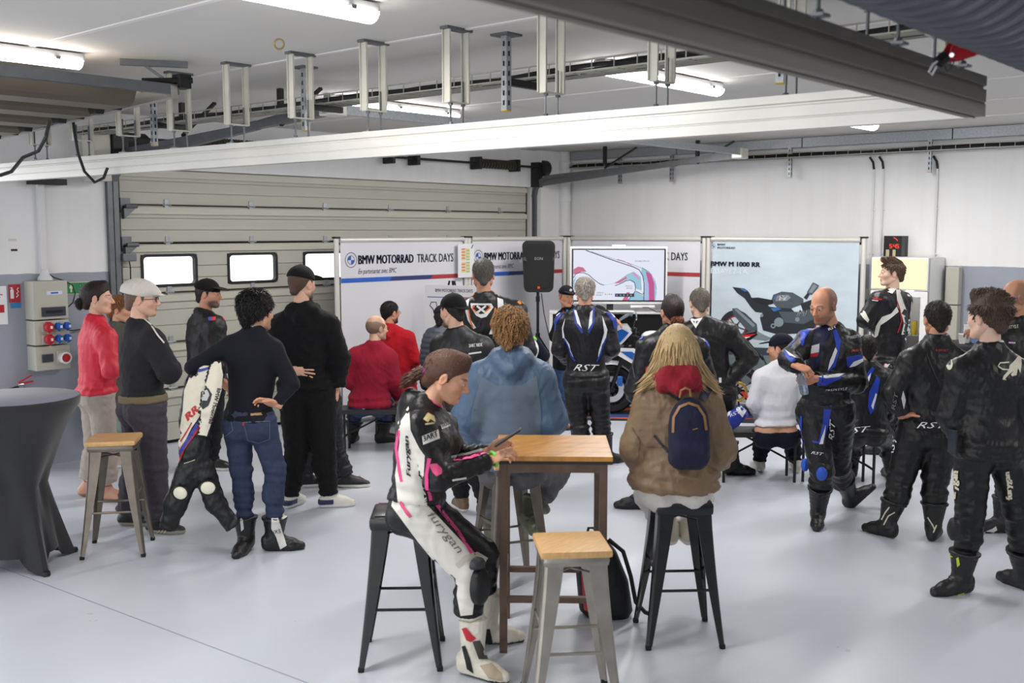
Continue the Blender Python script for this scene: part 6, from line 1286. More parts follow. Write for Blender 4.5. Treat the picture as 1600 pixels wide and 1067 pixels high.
    fl.cone(A3(J['N'])-nd*.05, A3(J['N'])+nd*(.03+tp['collar']), .070*w+o*.4 if not fem else .060+o*.4, .058*w+o*.3 if not fem else .052+o*.3, .03, flat=True)
    for s_ in 'LR':
        fl.cone(sh[s_], el[s_], .056*w+o*.75, .046*w+o+tp['slv'], .03); e = el[s_]+(wr[s_]-el[s_])*tp['end']
        if tp.get('short'): pass
        fl.cone(el[s_], e, .045*w+o+tp['slv'], .033*w+o*.6+tp['slv']*.8, .012, flat=True)
        if tp.get('armour'): fl.ell(A3(sh[s_])+A3(J['Z'])*.012, np.eye(3), (.066*w+o*.7, .066*w+o*.7, .06+o*.5), .02)
    if tp['hood']:
        Xa, Ya, Za = A3(J['X']), A3(J['Y']), A3(J['Z']); Nn = A3(J['N']); hh = tp['hood']
        for sx in (-1, 1):
            fl.cone(Nn+Xa*sx*.085+Ya*.03+Za*.02, Nn+Xa*sx*.07-Ya*.06+Za*.0, .038*hh, .048*hh, .02); fl.cone(Nn+Xa*sx*.07-Ya*.06, Nn-Ya*.10-Za*.05, .048*hh, .055*hh, .03); fl.cone(Nn+Xa*sx*.08-Ya*.05+Za*.01, Nn-Ya*.09-Za*.12*hh, .035*hh, .03*hh, .03)
    if tp.get('hump'): fl.ell(A3(J['N'])-A3(J['Y'])*.085-A3(J['Z'])*.03, np.stack([A3(J['X']), A3(J['Y']), A3(J['Z'])], 1), (.075, .055, .13), .04)
    if tp.get('extra'): tp['extra'](fl, J)
    V, F = fl.mesh(); N = vnormals(V, F); dsp = folds(V, tp['fold'], tp.get('wl', .19), seed)+folds(V, tp['fold']*.38, .06, seed+4)
    for s_ in 'LR':
        ax = A3((wr[s_]-el[s_]).normalized()); wgt = np.exp(-((V-A3(el[s_]))**2).sum(1)/.09**2); dsp = dsp+wgt*tp['fold']*(np.sin(V@ax/.011+seed)*.6); wgt = np.exp(-((V-A3(wr[s_]*.75+el[s_]*.25))**2).sum(1)/.07**2); dsp = dsp+wgt*tp['fold']*.6*np.sin(V@ax/.008)
    wgt = np.exp(-(((V-hz)@A3(J['Z'])-.06)/.06)**2); dsp = dsp+wgt*tp['fold']*.7*np.sin((V-hz)@A3(J['Z'])/.014+1.2*np.sin(V@A3(J['X'])*9+seed))
    if tp.get('quilt'): dsp = dsp+.007*np.abs(np.sin((V-hz)@A3(J['Z'])/.017))
    V = V+N*dsp[:, None]; C_ = np.tile(cl(*tp['col']), (len(V), 1))
    if 'paint' in tp: C_ = tp['paint'](V, C_, J, sh, el, wr)
    out['top'] = netmesh(tp['name'], [(V, F, C_)], globals()[tp['mat']], t)
    # ---- shoes
    sd_ = dict(kind='sneaker', col=(30, 30, 32), sole=(226, 224, 216), shaft=.0); sd_.update(shoes or {})
    if lower:
        for i, s_ in enumerate('LR'):
            make_shoe(an[s_], kn[s_], dirv(toe[s_][0]), toe[s_][1], sd_, t, gz[i], w*(.76 if fem else 1), out, s_)
    for i, s_ in enumerate('LR'): pass
    return out
def make_shoe(a, k, d, pit, sp, t, g, w, out, side):
    d = Vector(d); s_ = d.cross(Zv); M = Matrix.Rotation(math.radians(pit), 3, s_)   # pit > 0: heel lifted
    D_ = M @ d; U_ = M @ Zv; boot = sp['kind'] == 'boot'
    ball = a+d*.12-Zv*.055; 
    a0 = A3(a); dn, un = A3(D_), A3(U_); b0 = a0+A3(0)*0
    heel = a0-dn*.045-un*.05; bl = a0+dn*.115-un*.058; tp_ = a0+dn*.175-un*.064
    top = A3(a+(k-a)*(sp['shaft'] if sp['shaft'] else .12)); lo = np.min([heel, bl, tp_, top], 0)-.09; hi = np.max([heel, bl, tp_, top], 0)+.09; fl = Field(lo, hi, .0068)
    sa = A3(s_)
    fl.cone(heel, bl, .038, .044, .02); fl.cone(bl, tp_, .044, .033, .015); fl.cone(a0-dn*.01, bl-un*-.012, .046, .036, .03); fl.cone(heel+un*.02, a0, .037, .044, .02)
    if boot:
        fl.cone(a0, top, .052, .070*w+.010, .03, flat=True)
        fl.ell(heel+un*.04-dn*.012, np.eye(3), (.03, .03, .035), .015); ln = (top-a0)/np.linalg.norm(top-a0)
        fl.cone(a0+dn*.03+ln*.02, a0+dn*.034+(top-a0)*.92, .032, .052, .006, flat=True); fl.cone(top-ln*.022, top, .074*w+.010, .078*w+.010, .004, flat=True, flata=True)
        fl.ell(a0+dn*.035+un*.01, np.eye(3), (.045, .045, .016), .004); fl.cone(bl-sa*.044+un*.0, bl-sa*.036+dn*.05, .008, .006, .004); fl.cone(bl+sa*.044, bl+sa*.036+dn*.05, .008, .006, .004)
    else: fl.cone(a0, a0+(top-a0), .044, .046, .02, flat=True)
    fl.cut(a0-un*.088, -un)
    V, F = fl.mesh()
    if boot: V = V+vnormals(V, F)*folds(V, .004, .06, 3)[:, None]
    hgt = (V-(a0-un*.088))@un; C_ = np.tile(cl(*sp['col']), (len(V), 1)); sl = .012 if boot else .028
    C_ = np.where((hgt < sl)[:, None], cl(*(sp['sole'] if not boot else (24, 24, 24))), C_)
    if 'paint' in sp: C_ = sp['paint'](V, C_, a0, dn, un, sa)
    o = netmesh('boot' if boot else 'shoe', [(V, F, C_)], M_shoe, t); out['shoe'+side] = o
def make_cap(c, M, s, cp, parent):
    kind = cp['kind']; I = np.eye(3); fl = Field((-.13, -.17, -.06), (.13, .21, .17), .0065)
    if kind == 'base':
        r = -1 if cp.get('back') else 1
        fl.ell((0, -.014, .040), I, (.088, .112, .097), 0); fl.cut((0, 0, .036), A3((0, -.22*1, -.97)) if r > 0 else A3((0, .10, -.99)))
        if r > 0:
            g = Field((-.1, .02, -.02), (.1, .21, .1), .0055)
            for z in (0,): g.ell((0, .105, .052), A3(Matrix.Rotation(math.radians(-13), 3, 'X')), (.075, .085, .0075), 0)
            V2, F2 = g.mesh()
        else:
            g = Field((-.1, -.2, -.02), (.1, .02, .1), .0055); g.ell((0, -.105, .030), A3(Matrix.Rotation(math.radians(20), 3, 'X')), (.072, .06, .0075), 0); V2, F2 = g.mesh()
    elif kind == 'flat':
        fl.ell((0, -.022, .060), I, (.092, .120, .084), 0); fl.ell((0, .055, .058), A3(Matrix.Rotation(math.radians(-20), 3, 'X')), (.072, .078, .03), .04); fl.cut((0, 0, .026), A3((0, -.20, -.98)))
        g = Field((-.1, .02, -.03), (.1, .21, .1), .0055); g.ell((0, .108, .036), A3(Matrix.Rotation(math.radians(-18), 3, 'X')), (.062, .042, .008), 0); V2, F2 = g.mesh()
    V, F = fl.mesh(); N = vnormals(V, F)
    if kind == 'base': th = np.arctan2(V[:, 1]+.014, V[:, 0]); V = V-N*(.0022*(np.abs(np.sin(3*th)) < .05))[:, None]
    else: V = V+N*folds(V, .004, .06, 2)[:, None]
    Mw = np.array(M)*s; col = cl(*cp['col']); o = netmesh('cap', [(V@Mw.T+A3(c), F, col), (V2@Mw.T+A3(c), F2, cl(*cp.get('brim', cp['col'])))], M_fab, parent)
    b = A3(c)+Mw@A3((0, -.014, .137)); MB().lathe([(.001, .004), (.007, .003), (.009, 0)], 10, Matrix.Translation(Vector(b))).build('button', flat('cap_button', cp['col'], .8), o)
    return o
def make_glasses(c, M, s, rgb, parent):
    b = MB(); Mw = np.array(M)*s; f = lambda x, y, z: Vector(A3(c)+Mw@A3((x, y, z)))
    for sx in (-1, 1):
        n = 14; b.tube([f(sx*.032+.021*math.cos(2*math.pi*i/n), .100-.004*abs(math.cos(2*math.pi*i/n)), .0+.016*math.sin(2*math.pi*i/n)) for i in range(n)], .0022, 5, closed=True)
        b.tube([f(sx*.053, .096, .006), f(sx*.074, .05, .006), f(sx*.079, -.002, .004), f(sx*.078, -.02, -.012)], .0022, 5)
    b.tube([f(-.011, .101, .003), f(.011, .101, .003)], .0022, 5); return b.build('glasses', flat('glasses_%d%d%d' % rgb, rgb, .3), parent, True)
DEBUG = bool(__import__('os').environ.get('PDEBUG'))
LEA = dict(mat='M_lea', o=.026, fold=.008, armour=1, collar=.015, name='leather_jacket', wl=.15)
LEL = dict(mat='M_lea', o=.022, fold=.009, name='leather_trousers', col=(24, 24, 26))
BOOT = dict(kind='boot', col=(24, 24, 26), shaft=.55)
BK = (24, 24, 26)
# ================================================================ THE PEOPLE
# -- woman in pink and white leathers, foreground
o = person('woman in black, white and pink leathers looking at her phone beside the table', 5.05, (700, 589, 0), (652, 786, 0), (690, 668, .17), (652, 668, -.15), (716, 716, .22), (764, 706, .10), (683, 748, -.20), (768, 718, -.06),
  (755, 864, .16), (760, 985, .30), (733, 893, -.12), (738, 1000, -.10), yaw=84, pitch=-22, fem=True, w=.95, hs=1.02, skin='warm', hair='tied', hairc=(92, 62, 48), neck=(664, 640, 0), hipyaw=88, toeL=(100, 0), toeR=(62, 0), h=.0095, seed=2, hd={'R': ((62, 28), (-20, 55), (.5, .55, .6, .65), .3), 'L': ((100, 25), (150, 30), (.4, .5, .55, .6), .3)},
  top=dict(LEA, col=(30, 30, 33), o=.02, hem=-.01, hump=1, fold=.008, collar=.0), legs=dict(LEL, o=.016, fold=.007), shoes=dict(kind='boot', col=(222, 216, 200), shaft=.52))
tj, tl = o['top'], o['legs']; pink = (236, 70, 140); wht = (228, 224, 214)
area(tj, [(639, 635), (642, 672), (655, 700), (664, 712), (662, 758), (668, 790), (622, 786), (618, 742), (625, 690), (622, 660)], wht)
stripe(tj, [(624, 672), (620, 700), (624, 730), (628, 753)], 4.5, pink); area(tj, [(607, 640), (613, 632), (616, 640), (612, 660), (608, 661)], (120, 120, 124))
stripe(tj, [(617, 627), (611, 632), (610, 645), (608, 656), (613, 656), (615, 645)], 1.8, (222, 120, 140), name='digit')
area(tj, [(672, 625), (680, 623), (693, 631), (697, 637), (690, 638), (680, 632)], pink)
area(tj, [(670, 725), (682, 724), (690, 732), (690, 740), (682, 744), (676, 738)], (226, 80, 130))
area(tj, [(659, 681), (684, 671), (687, 685), (661, 695)], wht, 'patch'); words_on(tj, '3ART', (662, 690), (685, 681), 9, BK, shear=.2, bold=.02)
area(tj, [(688, 664), (706, 657), (708, 664), (690, 671)], wht, 'patch'); words_on(tj, 'BRAND', (690, 669), (707, 662), 6, BK, bold=.02)
stripe(tj, [(708, 718), (735, 714), (764, 704)], 6, pink); stripe(tj, [(704, 713), (735, 708), (762, 700)], 3.5, wht); stripe(tj, [(706, 750), (728, 746)], 3, wht)
words_on(tj, 'Furygan', (645, 745), (641, 680), 9, BK, shear=.3, bold=.03); area(tj, [(661, 655), (668, 645), (678, 650), (680, 660), (672, 655), (668, 660)], (210, 196, 140), 'emblem'); stripe(tj, [(664, 663), (678, 661)], 2.5, (210, 196, 140))
area(tl, [(618, 762), (668, 790), (745, 872), (740, 905), (716, 915), (690, 890), (655, 848), (628, 812), (612, 790)], wht); stripe(tl, [(668, 742), (672, 775), (690, 800), (715, 830), (738, 866)], 6, pink); area(tj, [(658, 745), (668, 742), (672, 790), (664, 790)], (24, 24, 26)); stripe(tj, [(671, 716), (667, 740), (668, 762), (672, 782)], 5, pink, off=.006)
words_on(tl, 'furygan', (664, 808), (712, 868), 16, (120, 118, 114), shear=.2); stripe(tl, [(622, 768), (629, 790), (642, 808)], 5, (226, 80, 130), off=.006); area(tl, [(624, 757), (642, 760), (641, 776), (627, 774)], (96, 96, 100), 'stretch_patch', off=.0045)
area(tl, [(717, 905), (733, 900), (742, 930), (738, 960), (720, 962), (714, 930)], wht)
stripe(tl, [(714, 885), (728, 872), (745, 866), (760, 875)], 9, (206, 200, 184), name='strap')
Mk = Matrix.Translation(W(745, 912, 4.86)) @ A3(0).tolist() if False else None
def pad(px, py, D, rx, rz, rgb, parent, yaw=40, th=.03, name='knee_slider', pitch=0):
    c = W(px, py, D); f = dirv(yaw, pitch); x = f.cross(Zv).normalized(); z = x.cross(f); n = 20; vs = []; fs = []
    for i, (r_, h_) in enumerate(((1, 0), (.96, .6), (.7, .95), (.3, 1.02), (.01, 1.03))):
        for j in range(n): a = 2*math.pi*j/n; vs.append(c+x*rx*r_*math.cos(a)+z*rz*r_*math.sin(a)+f*th*h_)
    fs = [(i*n+j, i*n+(j+1) % n, (i+1)*n+(j+1) % n, (i+1)*n+j) for i in range(4) for j in range(n)]+[tuple(range(n))]; return MB().add(vs, fs).build(name, pm(rgb), parent, True)
pad(746, 915, 4.86, .062, .092, (30, 30, 34), tl, 55, .05); pad(742, 880, 4.86, .05, .03, (60, 60, 64), tl, 60, .04, 'knee_guard')
bR = o['shoeR']; area(bR, [(722, 982), (728, 980), (738, 992), (744, 997), (736, 1003), (729, 1000)], (196, 40, 50), 'emblem'); area(bR, [(722, 1010), (727, 1008), (735, 1030), (740, 1052), (730, 1045)], BK); area(bR, [(738, 1002), (750, 1000), (758, 1018), (762, 1030), (748, 1030)], (70, 66, 64)); area(bR, [(750, 1040), (768, 1036), (784, 1052), (786, 1064), (764, 1060)], (176, 160, 134), 'worn_toe'); stripe(bR, [(716, 968), (735, 972), (752, 966)], 2, (170, 160, 140), 'seam'); area(o['shoeL'], [(745, 985), (765, 982), (770, 1005), (790, 1020), (760, 1022), (748, 1010)], BK)
Hc, HM = A3(o['H']), np.array(o['HM']); hp = lambda x, y, z: Hc+HM@A3((x, y, z))
blobhair('ponytail', [(hp(0, -.10, .00), .022), (hp(0, -.135, -.03), .024), (hp(0.01, -.165, -.075), .026), (hp(.0, -.175, -.11), .012)], cl(88, 56, 44), o['t'], 3)
MB().tube([Vector(hp(.026*math.cos(a), -.112+.006*math.sin(a), -.006+.024*math.sin(a))) for a in [2*math.pi*q_/12 for q_ in range(12)]], .007, 6, closed=True).build('hair_tie', pm((150, 40, 140), False), o['t'], True)
pw = o['wr']['R']; fd = (o['wr']['R']-o['el']['R']).normalized()
MB().tube([Vector(A3(pw+fd*.012)+.034*(math.cos(a)*A3(fd.cross(Zv).normalized())+math.sin(a)*A3(fd.cross(fd.cross(Zv)).normalized()))) for a in [2*math.pi*q_/16 for q_ in range(16)]], .009, 6, closed=True).build('wristband', flat('band_green', (120, 210, 70), .5), o['t'], True)
MB().tube([Vector(hp(-.03, .02, -.125)), Vector(hp(0.0, .055, -.165)), Vector(hp(.035, .02, -.125))], .0018, 5).build('necklace', M_chr, o['t'])
# phone
pc = W(794, 683, 4.97); fx = dirv(85, 34); fy = dirv(-5, 0).normalized(); fn_ = fx.cross(fy).normalized()
Mp_ = Matrix.Translation(pc) @ Matrix((fx, fy, fn_)).transposed().to_4x4(); t = thing('smartphone', 'dark smartphone held by the woman in pink and white leathers', 'phone', pc)
MB().box((0, 0, 0), (.15, .073, .009), Mp_, bev=.004).build('body', M_blk, t); MB().box((0, 0, .005), (.138, .065, .001), Mp_).build('display', mat('phone_glass', S(40, 44, 52), .1, emit=.3), t)
# -- blonde woman with small backpack
o = person('long haired blonde woman in brown jacket sitting on a black stool, back to us', 5.45, (1058, 546, 0), (1053, 752, .0), (1018, 628, 0), (1102, 628, 0), (997, 700, .0), (1010, 742, .22), (1122, 700, 0), (1100, 742, .22),
  (1012, 772, .36), (1048, 845, .30), (1095, 772, .36), (1072, 845, .30), yaw=180, fem=True, w=1.03, hs=1.0, hair='long', hairc=(196, 168, 122), neck=(1058, 596, 0), toeL=(175, 0), toeR=(185, 0), gz=(.42, .42), h=.0105, seed=5, hands=(0, 0), thick=1.1,
  top=dict(col=(124, 102, 76), mat='M_tech', o=.04, hem=.03, hang=.02, fold=.014, slv=.014, end=1.), legs=dict(col=(214, 208, 202), mat='M_den', o=.014, fold=.006), shoes=dict(kind='sneaker', col=(206, 196, 176), sole=(228, 222, 208)))
tj = o['top']; J = o['J']
hq = lambda x, y, d: A3(W(x, y, 5.45+d)); fl = Field(hq(1060, 600, -.15)-.26, hq(1060, 600, -.15)+.26, .008)
for (x0, y0, d0, r0), (x1, y1, d1, r1) in (((1028, 588, -.07, .03), (1042, 594, -.16, .042)), ((1042, 594, -.16, .042), (1060, 606, -.20, .036)), ((1090, 586, -.07, .03), (1080, 592, -.16, .042)), ((1080, 592, -.16, .042), (1062, 606, -.20, .036)), ((1044, 584, -.13, .045), (1078, 583, -.13, .045)), ((1034, 606, -.12, .03), (1090, 604, -.12, .03))): fl.cone(hq(x0, y0, d0), hq(x1, y1, d1), r0, r1, .03)
V, F = fl.mesh(); V = V+vnormals(V, F)*(folds(V, .008, .09, 4)+folds(V, .003, .03, 2))[:, None]; netmesh('hood', [(V, F, cl(142, 34, 46))], M_fab, tj)
stripe(tj, [(988, 668), (1000, 690), (998, 715)], 1.2, (92, 74, 54), 'seam'); stripe(tj, [(1010, 698), (1052, 700), (1108, 694)], 1.2, (92, 74, 54), 'seam')
t = thing('backpack', 'small dark blue backpack with tan trim worn by the blonde woman', 'bag', W(1076, 733, 5.1))
c = W(1076, 677, 5.24); Mk = np.stack([A3(Rv), A3(Fv), A3(Zv)], 1); fl = Field(A3(c)-.3, A3(c)+.3, .009); fl.ell(A3(c)+A3(Zv)*.02, Mk, (.100, .075, .165), .0); fl.cone(A3(c)+A3(Rv)*-.035-A3(Zv)*.12, A3(c)+A3(Rv)*-.03+A3(Zv)*.08, .068, .058, .03); fl.cone(A3(c)+A3(Rv)*.04-A3(Zv)*.12, A3(c)+A3(Rv)*.03+A3(Zv)*.08, .068, .058, .03); fl.cone(A3(c)-A3(Rv)*.04-A3(Zv)*.08-A3(Fv)*.035, A3(c)+A3(Rv)*.045-A3(Zv)*.08-A3(Fv)*.035, .055, .055, .02); V, F = fl.mesh(); V = V+vnormals(V, F)*folds(V, .006, .12, 7)[:, None]
gb = netmesh('body', [(V, F, cl(38, 40, 62))], M_fab, t)
stripe(gb, [(1052, 676), (1053, 652), (1062, 636), (1076, 630), (1090, 635), (1100, 650), (1103, 672)], 4, (150, 112, 66), 'trim', .003); stripe(gb, [(1082, 671), (1090, 669)], 1.5, (150, 112, 66), 'tag')
MB().tube([W(1062, 621, 5.17), W(1064, 610, 5.16), W(1071, 606, 5.15), W(1078, 609, 5.16), W(1079, 619, 5.17)], .006, 6).build('handle', pm((150, 112, 66), False), t, True)
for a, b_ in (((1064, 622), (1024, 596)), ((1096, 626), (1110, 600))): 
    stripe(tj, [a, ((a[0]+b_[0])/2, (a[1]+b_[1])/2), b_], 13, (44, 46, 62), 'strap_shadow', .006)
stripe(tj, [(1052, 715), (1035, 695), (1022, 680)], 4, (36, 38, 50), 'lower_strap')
# -- man in blue grey hooded jacket
o = person('curly haired man in a blue grey hooded jacket sitting at the high table', 6.3, (799, 520, 0), (800, 722, .02), (752, 590, 0), (842, 590, .0), (734, 650, .0), (750, 700, .2), (858, 655, .02), (845, 668, .25),
  (770, 740, .40), (770, 800, .42), (868, 738, .30), (826, 806, .10), yaw=165, w=1.15, hs=1.04, skin='warm', hair='curly', hairc=(156, 118, 78), neck=(799, 560, 0), toeL=(180, 0), toeR=(20, 0), gz=(.1, None), h=.0115, seed=7, hands=(0, 0),
  top=dict(col=(74, 98, 124), mat='M_tech', o=.045, hem=.02, hang=.015, fold=.012, hood=1.15, slv=.016, end=1.), legs=dict(col=(92, 90, 92), o=.02), shoes=dict(kind='boot', col=(74, 76, 58), shaft=.3))
o['shoeR']['label'] = 'olive camouflage boot'; area(o['top'], [(752, 588), (776, 602), (815, 602), (838, 586), (846, 640), (844, 690), (732, 690), (738, 640)], (98, 112, 128), 'back_panel', 8, .0025, False)
# -- man with black cap, 3art jacket
o = person('man in backwards black cap and lettered black jacket behind the woman in pink leathers', 7.9, (707, 487, 0), (728, 640, 0), (690, 540, .03), (754, 543, .0), (684, 600, .02), (690, 640, .2), (762, 600, .0), (752, 640, .22), (715, 720, .05), (722, 800, .1), (742, 720, .0), (757, 800, .0),
  yaw=222, pitch=-5, w=1.1, hs=1.03, skin='fair', hair='crop', hairc=(50, 40, 36), beard=.8, cap=dict(kind='base', col=(24, 24, 26), back=1), neck=(716, 525, 0), toeL=(200, 0), toeR=(150, 0), seed=9, hands=(0, 0),
  top=dict(col=(30, 30, 32), mat='M_tech', o=.03, hem=.06, collar=.03, fold=.008), legs=dict(col=(34, 34, 38)), shoes=dict(kind='sneaker', col=(104, 82, 56)))
words_on(o['top'], '3ART RIDE', (733, 543), (754, 541), 5, (205, 205, 205), bold=.03); stripe(o['top'], [(732, 553), (752, 550)], 2.5, (205, 205, 205))
# -- grey puffer
o = person('man in a grey quilted jacket with yellow collar, mostly hidden behind the black cap', 10.6, (693, 497, 0), (688, 590, 0), (678, 527, 0), (708, 527, 0), (670, 560, 0), (678, 585, .2), (716, 560, 0), (708, 585, .2), (680, 600, .4), (680, 660, .4), (700, 600, .4), (700, 660, .4),
  yaw=150, hair='short', hairc=(40, 32, 28), cap=dict(kind='base', col=(30, 30, 34)), seed=11, hands=(0, 0), w=1.1, top=dict(col=(64, 68, 80), mat='M_tech', o=.04, hem=.02, quilt=1, hood=.8, fold=.004), legs=dict(col=(40, 44, 58)))
fl = Field(A3(o['J']['N'])-.12, A3(o['J']['N'])+.12, .008); fl.cone(A3(o['J']['N'])-A3(Zv)*.01, A3(o['J']['N'])+A3(Zv)*.055, .078, .07, .0, flat=True, flata=True); V, F = fl.mesh(); netmesh('collar', [(V, F, cl(232, 180, 30))], M_fab, o['t'])
# -- tall man in white, orange and black leathers
o = person('tall man seen from behind in black, white and orange racing leathers', 8.7, (755, 430, 0), (768, 600, 0), (736, 482, 0), (806, 486, 0), (728, 545, 0), (738, 590, .2), (824, 548, 0), (812, 590, .2), (750, 690, 0), (748, 765, 0), (788, 690, 0), (790, 765, 0),
  yaw=184, w=1.18, hs=1.1, skin='tan', hair='short', hairc=(92, 88, 84), neck=(757, 468, 0), hands=(0, 0), seed=12, top=dict(LEA, col=(34, 34, 37), collar=.03), legs=LEL, shoes=BOOT)
g = o['top']; area(g, [(735, 474), (768, 474), (771, 480), (760, 495), (752, 497), (744, 493), (736, 481)], (226, 226, 224), 'logo_field'); area(g, [(739, 477), (765, 477), (766, 481), (757, 490), (751, 491), (744, 488), (738, 481)], BK, 'logo_inner', off=.0045)
stripe(g, [(741, 478), (738, 482), (746, 489)], 2.2, (236, 122, 40), off=.006); stripe(g, [(763, 478), (766, 481), (758, 488)], 2.2, (236, 122, 40), off=.006); stripe(g, [(745, 478), (759, 489)], 3, (226, 226, 224), off=.006); stripe(g, [(759, 478), (745, 489)], 3, (226, 226, 224), off=.006)
area(g, [(777, 465), (786, 468), (788, 485), (790, 500), (772, 522), (764, 522), (772, 500), (778, 485)], (226, 226, 224)); area(g, [(728, 470), (733, 467), (732, 480), (736, 500), (744, 512), (740, 514), (731, 500), (727, 485)], (226, 226, 224))
stripe(g, [(732, 482), (735, 500), (739, 512)], 2.2, (232, 110, 34)); stripe(g, [(774, 481), (772, 494), (766, 508)], 2.2, (232, 110, 34)); area(g, [(808, 467), (815, 468), (818, 474), (812, 476), (808, 472)], (240, 130, 40)); stripe(g, [(742, 458), (738, 463)], 2, (232, 110, 34)); stripe(g, [(771, 456), (780, 461)], 2, (232, 110, 34))
# -- seated with wristband
o = person('seated person in navy with a green wristband, mostly hidden behind the blue grey jacket', 11.4, (806, 500, .0), (812, 608, 0), (792, 535, 0), (828, 535, .0), (786, 575, .0), (795, 600, .25), (849, 556, -.05), (834, 530, -.2), (830, 620, .35), (830, 655, .45), (862, 606, -.10), (862, 655, -.05),
  yaw=140, hair='short', hairc=(60, 46, 36), seed=14, hands=(0, 1), hd={'R': ((-70, 20), (-20, 60), (.5, .6, .6, .6), .5)}, top=dict(col=(32, 38, 56), o=.025, hem=.0), legs=dict(col=(34, 40, 66), mat='M_den'), toeR=(80, 0), toeL=(100, 0), shoes=dict(kind='sneaker', col=(120, 30, 36), sole=(60, 56, 56)))
w_ = o['wr']['R']; MB().lathe([(.036, -.012), (.038, 0), (.036, .012)], 14, Matrix.Translation(w_) @ Matrix.Rotation(.9, 4, 'Y'), cap=False).build('wristband', flat('band_green', (120, 210, 70), .5), o['t'], True)
hc = W(822, 546, 11.05); t = thing('helmet', 'white and black motorcycle helmet held under the green wristband', 'helmet', hc); fl = Field(A3(hc)-.2, A3(hc)+.2, .009); fl.ell(A3(hc), np.eye(3), (.125, .14, .135), 0); fl.cone(A3(hc)-A3(Zv)*.05-A3(Rv)*.05, A3(hc)-A3(Zv)*.09+A3(Rv)*.02, .08, .08, .03); V, F = fl.mesh(); hm_ = netmesh('shell', [(V, F, cl(226, 226, 226))], M_shoe, t)
area(hm_, [(826, 535), (834, 538), (836, 550), (833, 558), (826, 548)], (26, 26, 30), 'visor', 3); area(hm_, [(818, 531), (823, 530), (822, 534)], (200, 60, 50), 'mark', 3)
# -- bald man in dark red sweater, and the bright red jacket beyond
o = person('balding man in a dark red sweater sitting on the left bench', 10.25, (589, 513, 0), (578, 627, .0), (556, 556, .0), (607, 558, .0), (547, 595, .0), (565, 615, .25), (616, 596, 0), (622, 622, .12), (556, 632, .40), (551, 690, .38), (604, 632, .40), (598, 690, .38),
  yaw=130, roll=0, w=1.12, hs=1.04, skin='fair', hair=None, hairc=(110, 92, 80), beard=.6, neck=(586, 542, 0), glasses=(60, 60, 64), seed=16, toeL=(178, 0), toeR=(120, 0), hands=(0, 1), thick=1.1,
  top=dict(col=(136, 22, 44), o=.028, hem=.05, fold=.008, name='sweater'), legs=dict(col=(56, 66, 94), mat='M_den', end=.62), shoes=dict(kind='boot', col=(30, 30, 30), shaft=.45))
fl = Field((-.1, -.13, -.1), (.1, .1, .14), .0065); fl.ell((0, -.014, .026), np.eye(3), (.0785, .1015, .090), 0); fl.cut((0, 0, .060), A3((0, .35, .93))); fl.cut((0, .03, -.04), A3((0, .8, -.55))); V, F = fl.mesh(); V = V+vnormals(V, F)*folds(V, .002, .03)[:, None]; netmesh('hair', [(V@(np.array(o['HM'])*1.04).T+A3(o['H']), F, cl(120, 96, 80))], M_hair, o['t'])
area(o['legs'], [(558, 634), (572, 625), (582, 632), (568, 640)], (96, 166, 190), 'card', leather=False)
o = person('bearded man with glasses in a bright red jacket, seated beyond the dark red sweater', 11.2, (610, 489, 0), (622, 605, 0), (594, 527, .0), (636, 529, 0), (588, 562, 0), (600, 590, .2), (647, 562, 0), (632, 575, .22), (612, 612, .42), (612, 660, .45), (640, 612, .42), (640, 660, .45),
  yaw=135, w=1.08, skin='tan', hair='short', hairc=(30, 24, 22), beard=.95, glasses=(40, 40, 44), neck=(607, 515, 0), seed=18, hands=(0, 1), top=dict(col=(176, 22, 36), o=.034, hem=.03, hood=.7, fold=.010), legs=dict(col=(40, 46, 70), mat='M_den'), shoes=dict(kind='sneaker', col=(34, 34, 38)))
fl = Field(A3(o['J']['N'])-.12, A3(o['J']['N'])+.12, .008); fl.cone(A3(o['J']['N'])-A3(Zv)*.0, A3(o['J']['N'])+A3(Zv)*.05, .072, .066, .0, flat=True, flata=True); V, F = fl.mesh(); netmesh('collar', [(V, F, cl(36, 50, 140))], M_fab, o['t'])
# -- presenter
o = person('presenter with cap, headset microphone and blue lanyard facing the audience', 12.2, (885, 464, 0), (893, 575, .1), (912, 496, .05), (878, 497, -.02), (935, 487, .0), (958, 498, -.1), (868, 525, -.05), (884, 527, -.28), (905, 620, .1), (908, 655, .1), (884, 620, -.02), (885, 655, .0),
  yaw=22, pitch=2, roll=-6, w=1.05, hs=1.02, skin='tan', hair='crop', hairc=(120, 110, 100), cap=dict(kind='base', col=(26, 28, 36)), neck=(889, 487, 0), toeR=(-45, 0), toeL=(30, 0), seed=20, top=dict(col=(26, 26, 30), o=.03, hem=.02, collar=.01), legs=dict(col=(60, 84, 122), mat='M_den', wide=.01), shoes=dict(kind='sneaker', col=(84, 84, 66), sole=(70, 68, 58)))
stripe(o['top'], [(886, 484), (889, 497), (893, 510)], 2.5, (46, 150, 226), 'lanyard'); stripe(o['top'], [(880, 486), (884, 492), (888, 502)], 1.5, (180, 30, 40))
Hc, HM = A3(o['H']), np.array(o['HM']); MB().tube([Vector(Hc+HM@A3(p)) for p in ((-.08, -.005, .0), (-.075, .04, -.03), (-.055, .085, -.06), (-.035, .105, -.068))], .004, 6).build('headset_microphone', M_blk, o['t'], True)
polyshape('cap_badge', [[(.016*math.cos(a), .016*math.sin(a)) for a in [2*math.pi*i/14 for i in range(14)]]], Vector(Hc+HM@A3((0, .104, .082))), Rv, Zv, flat('badge_white', (220, 225, 235), .5), o['cap'])
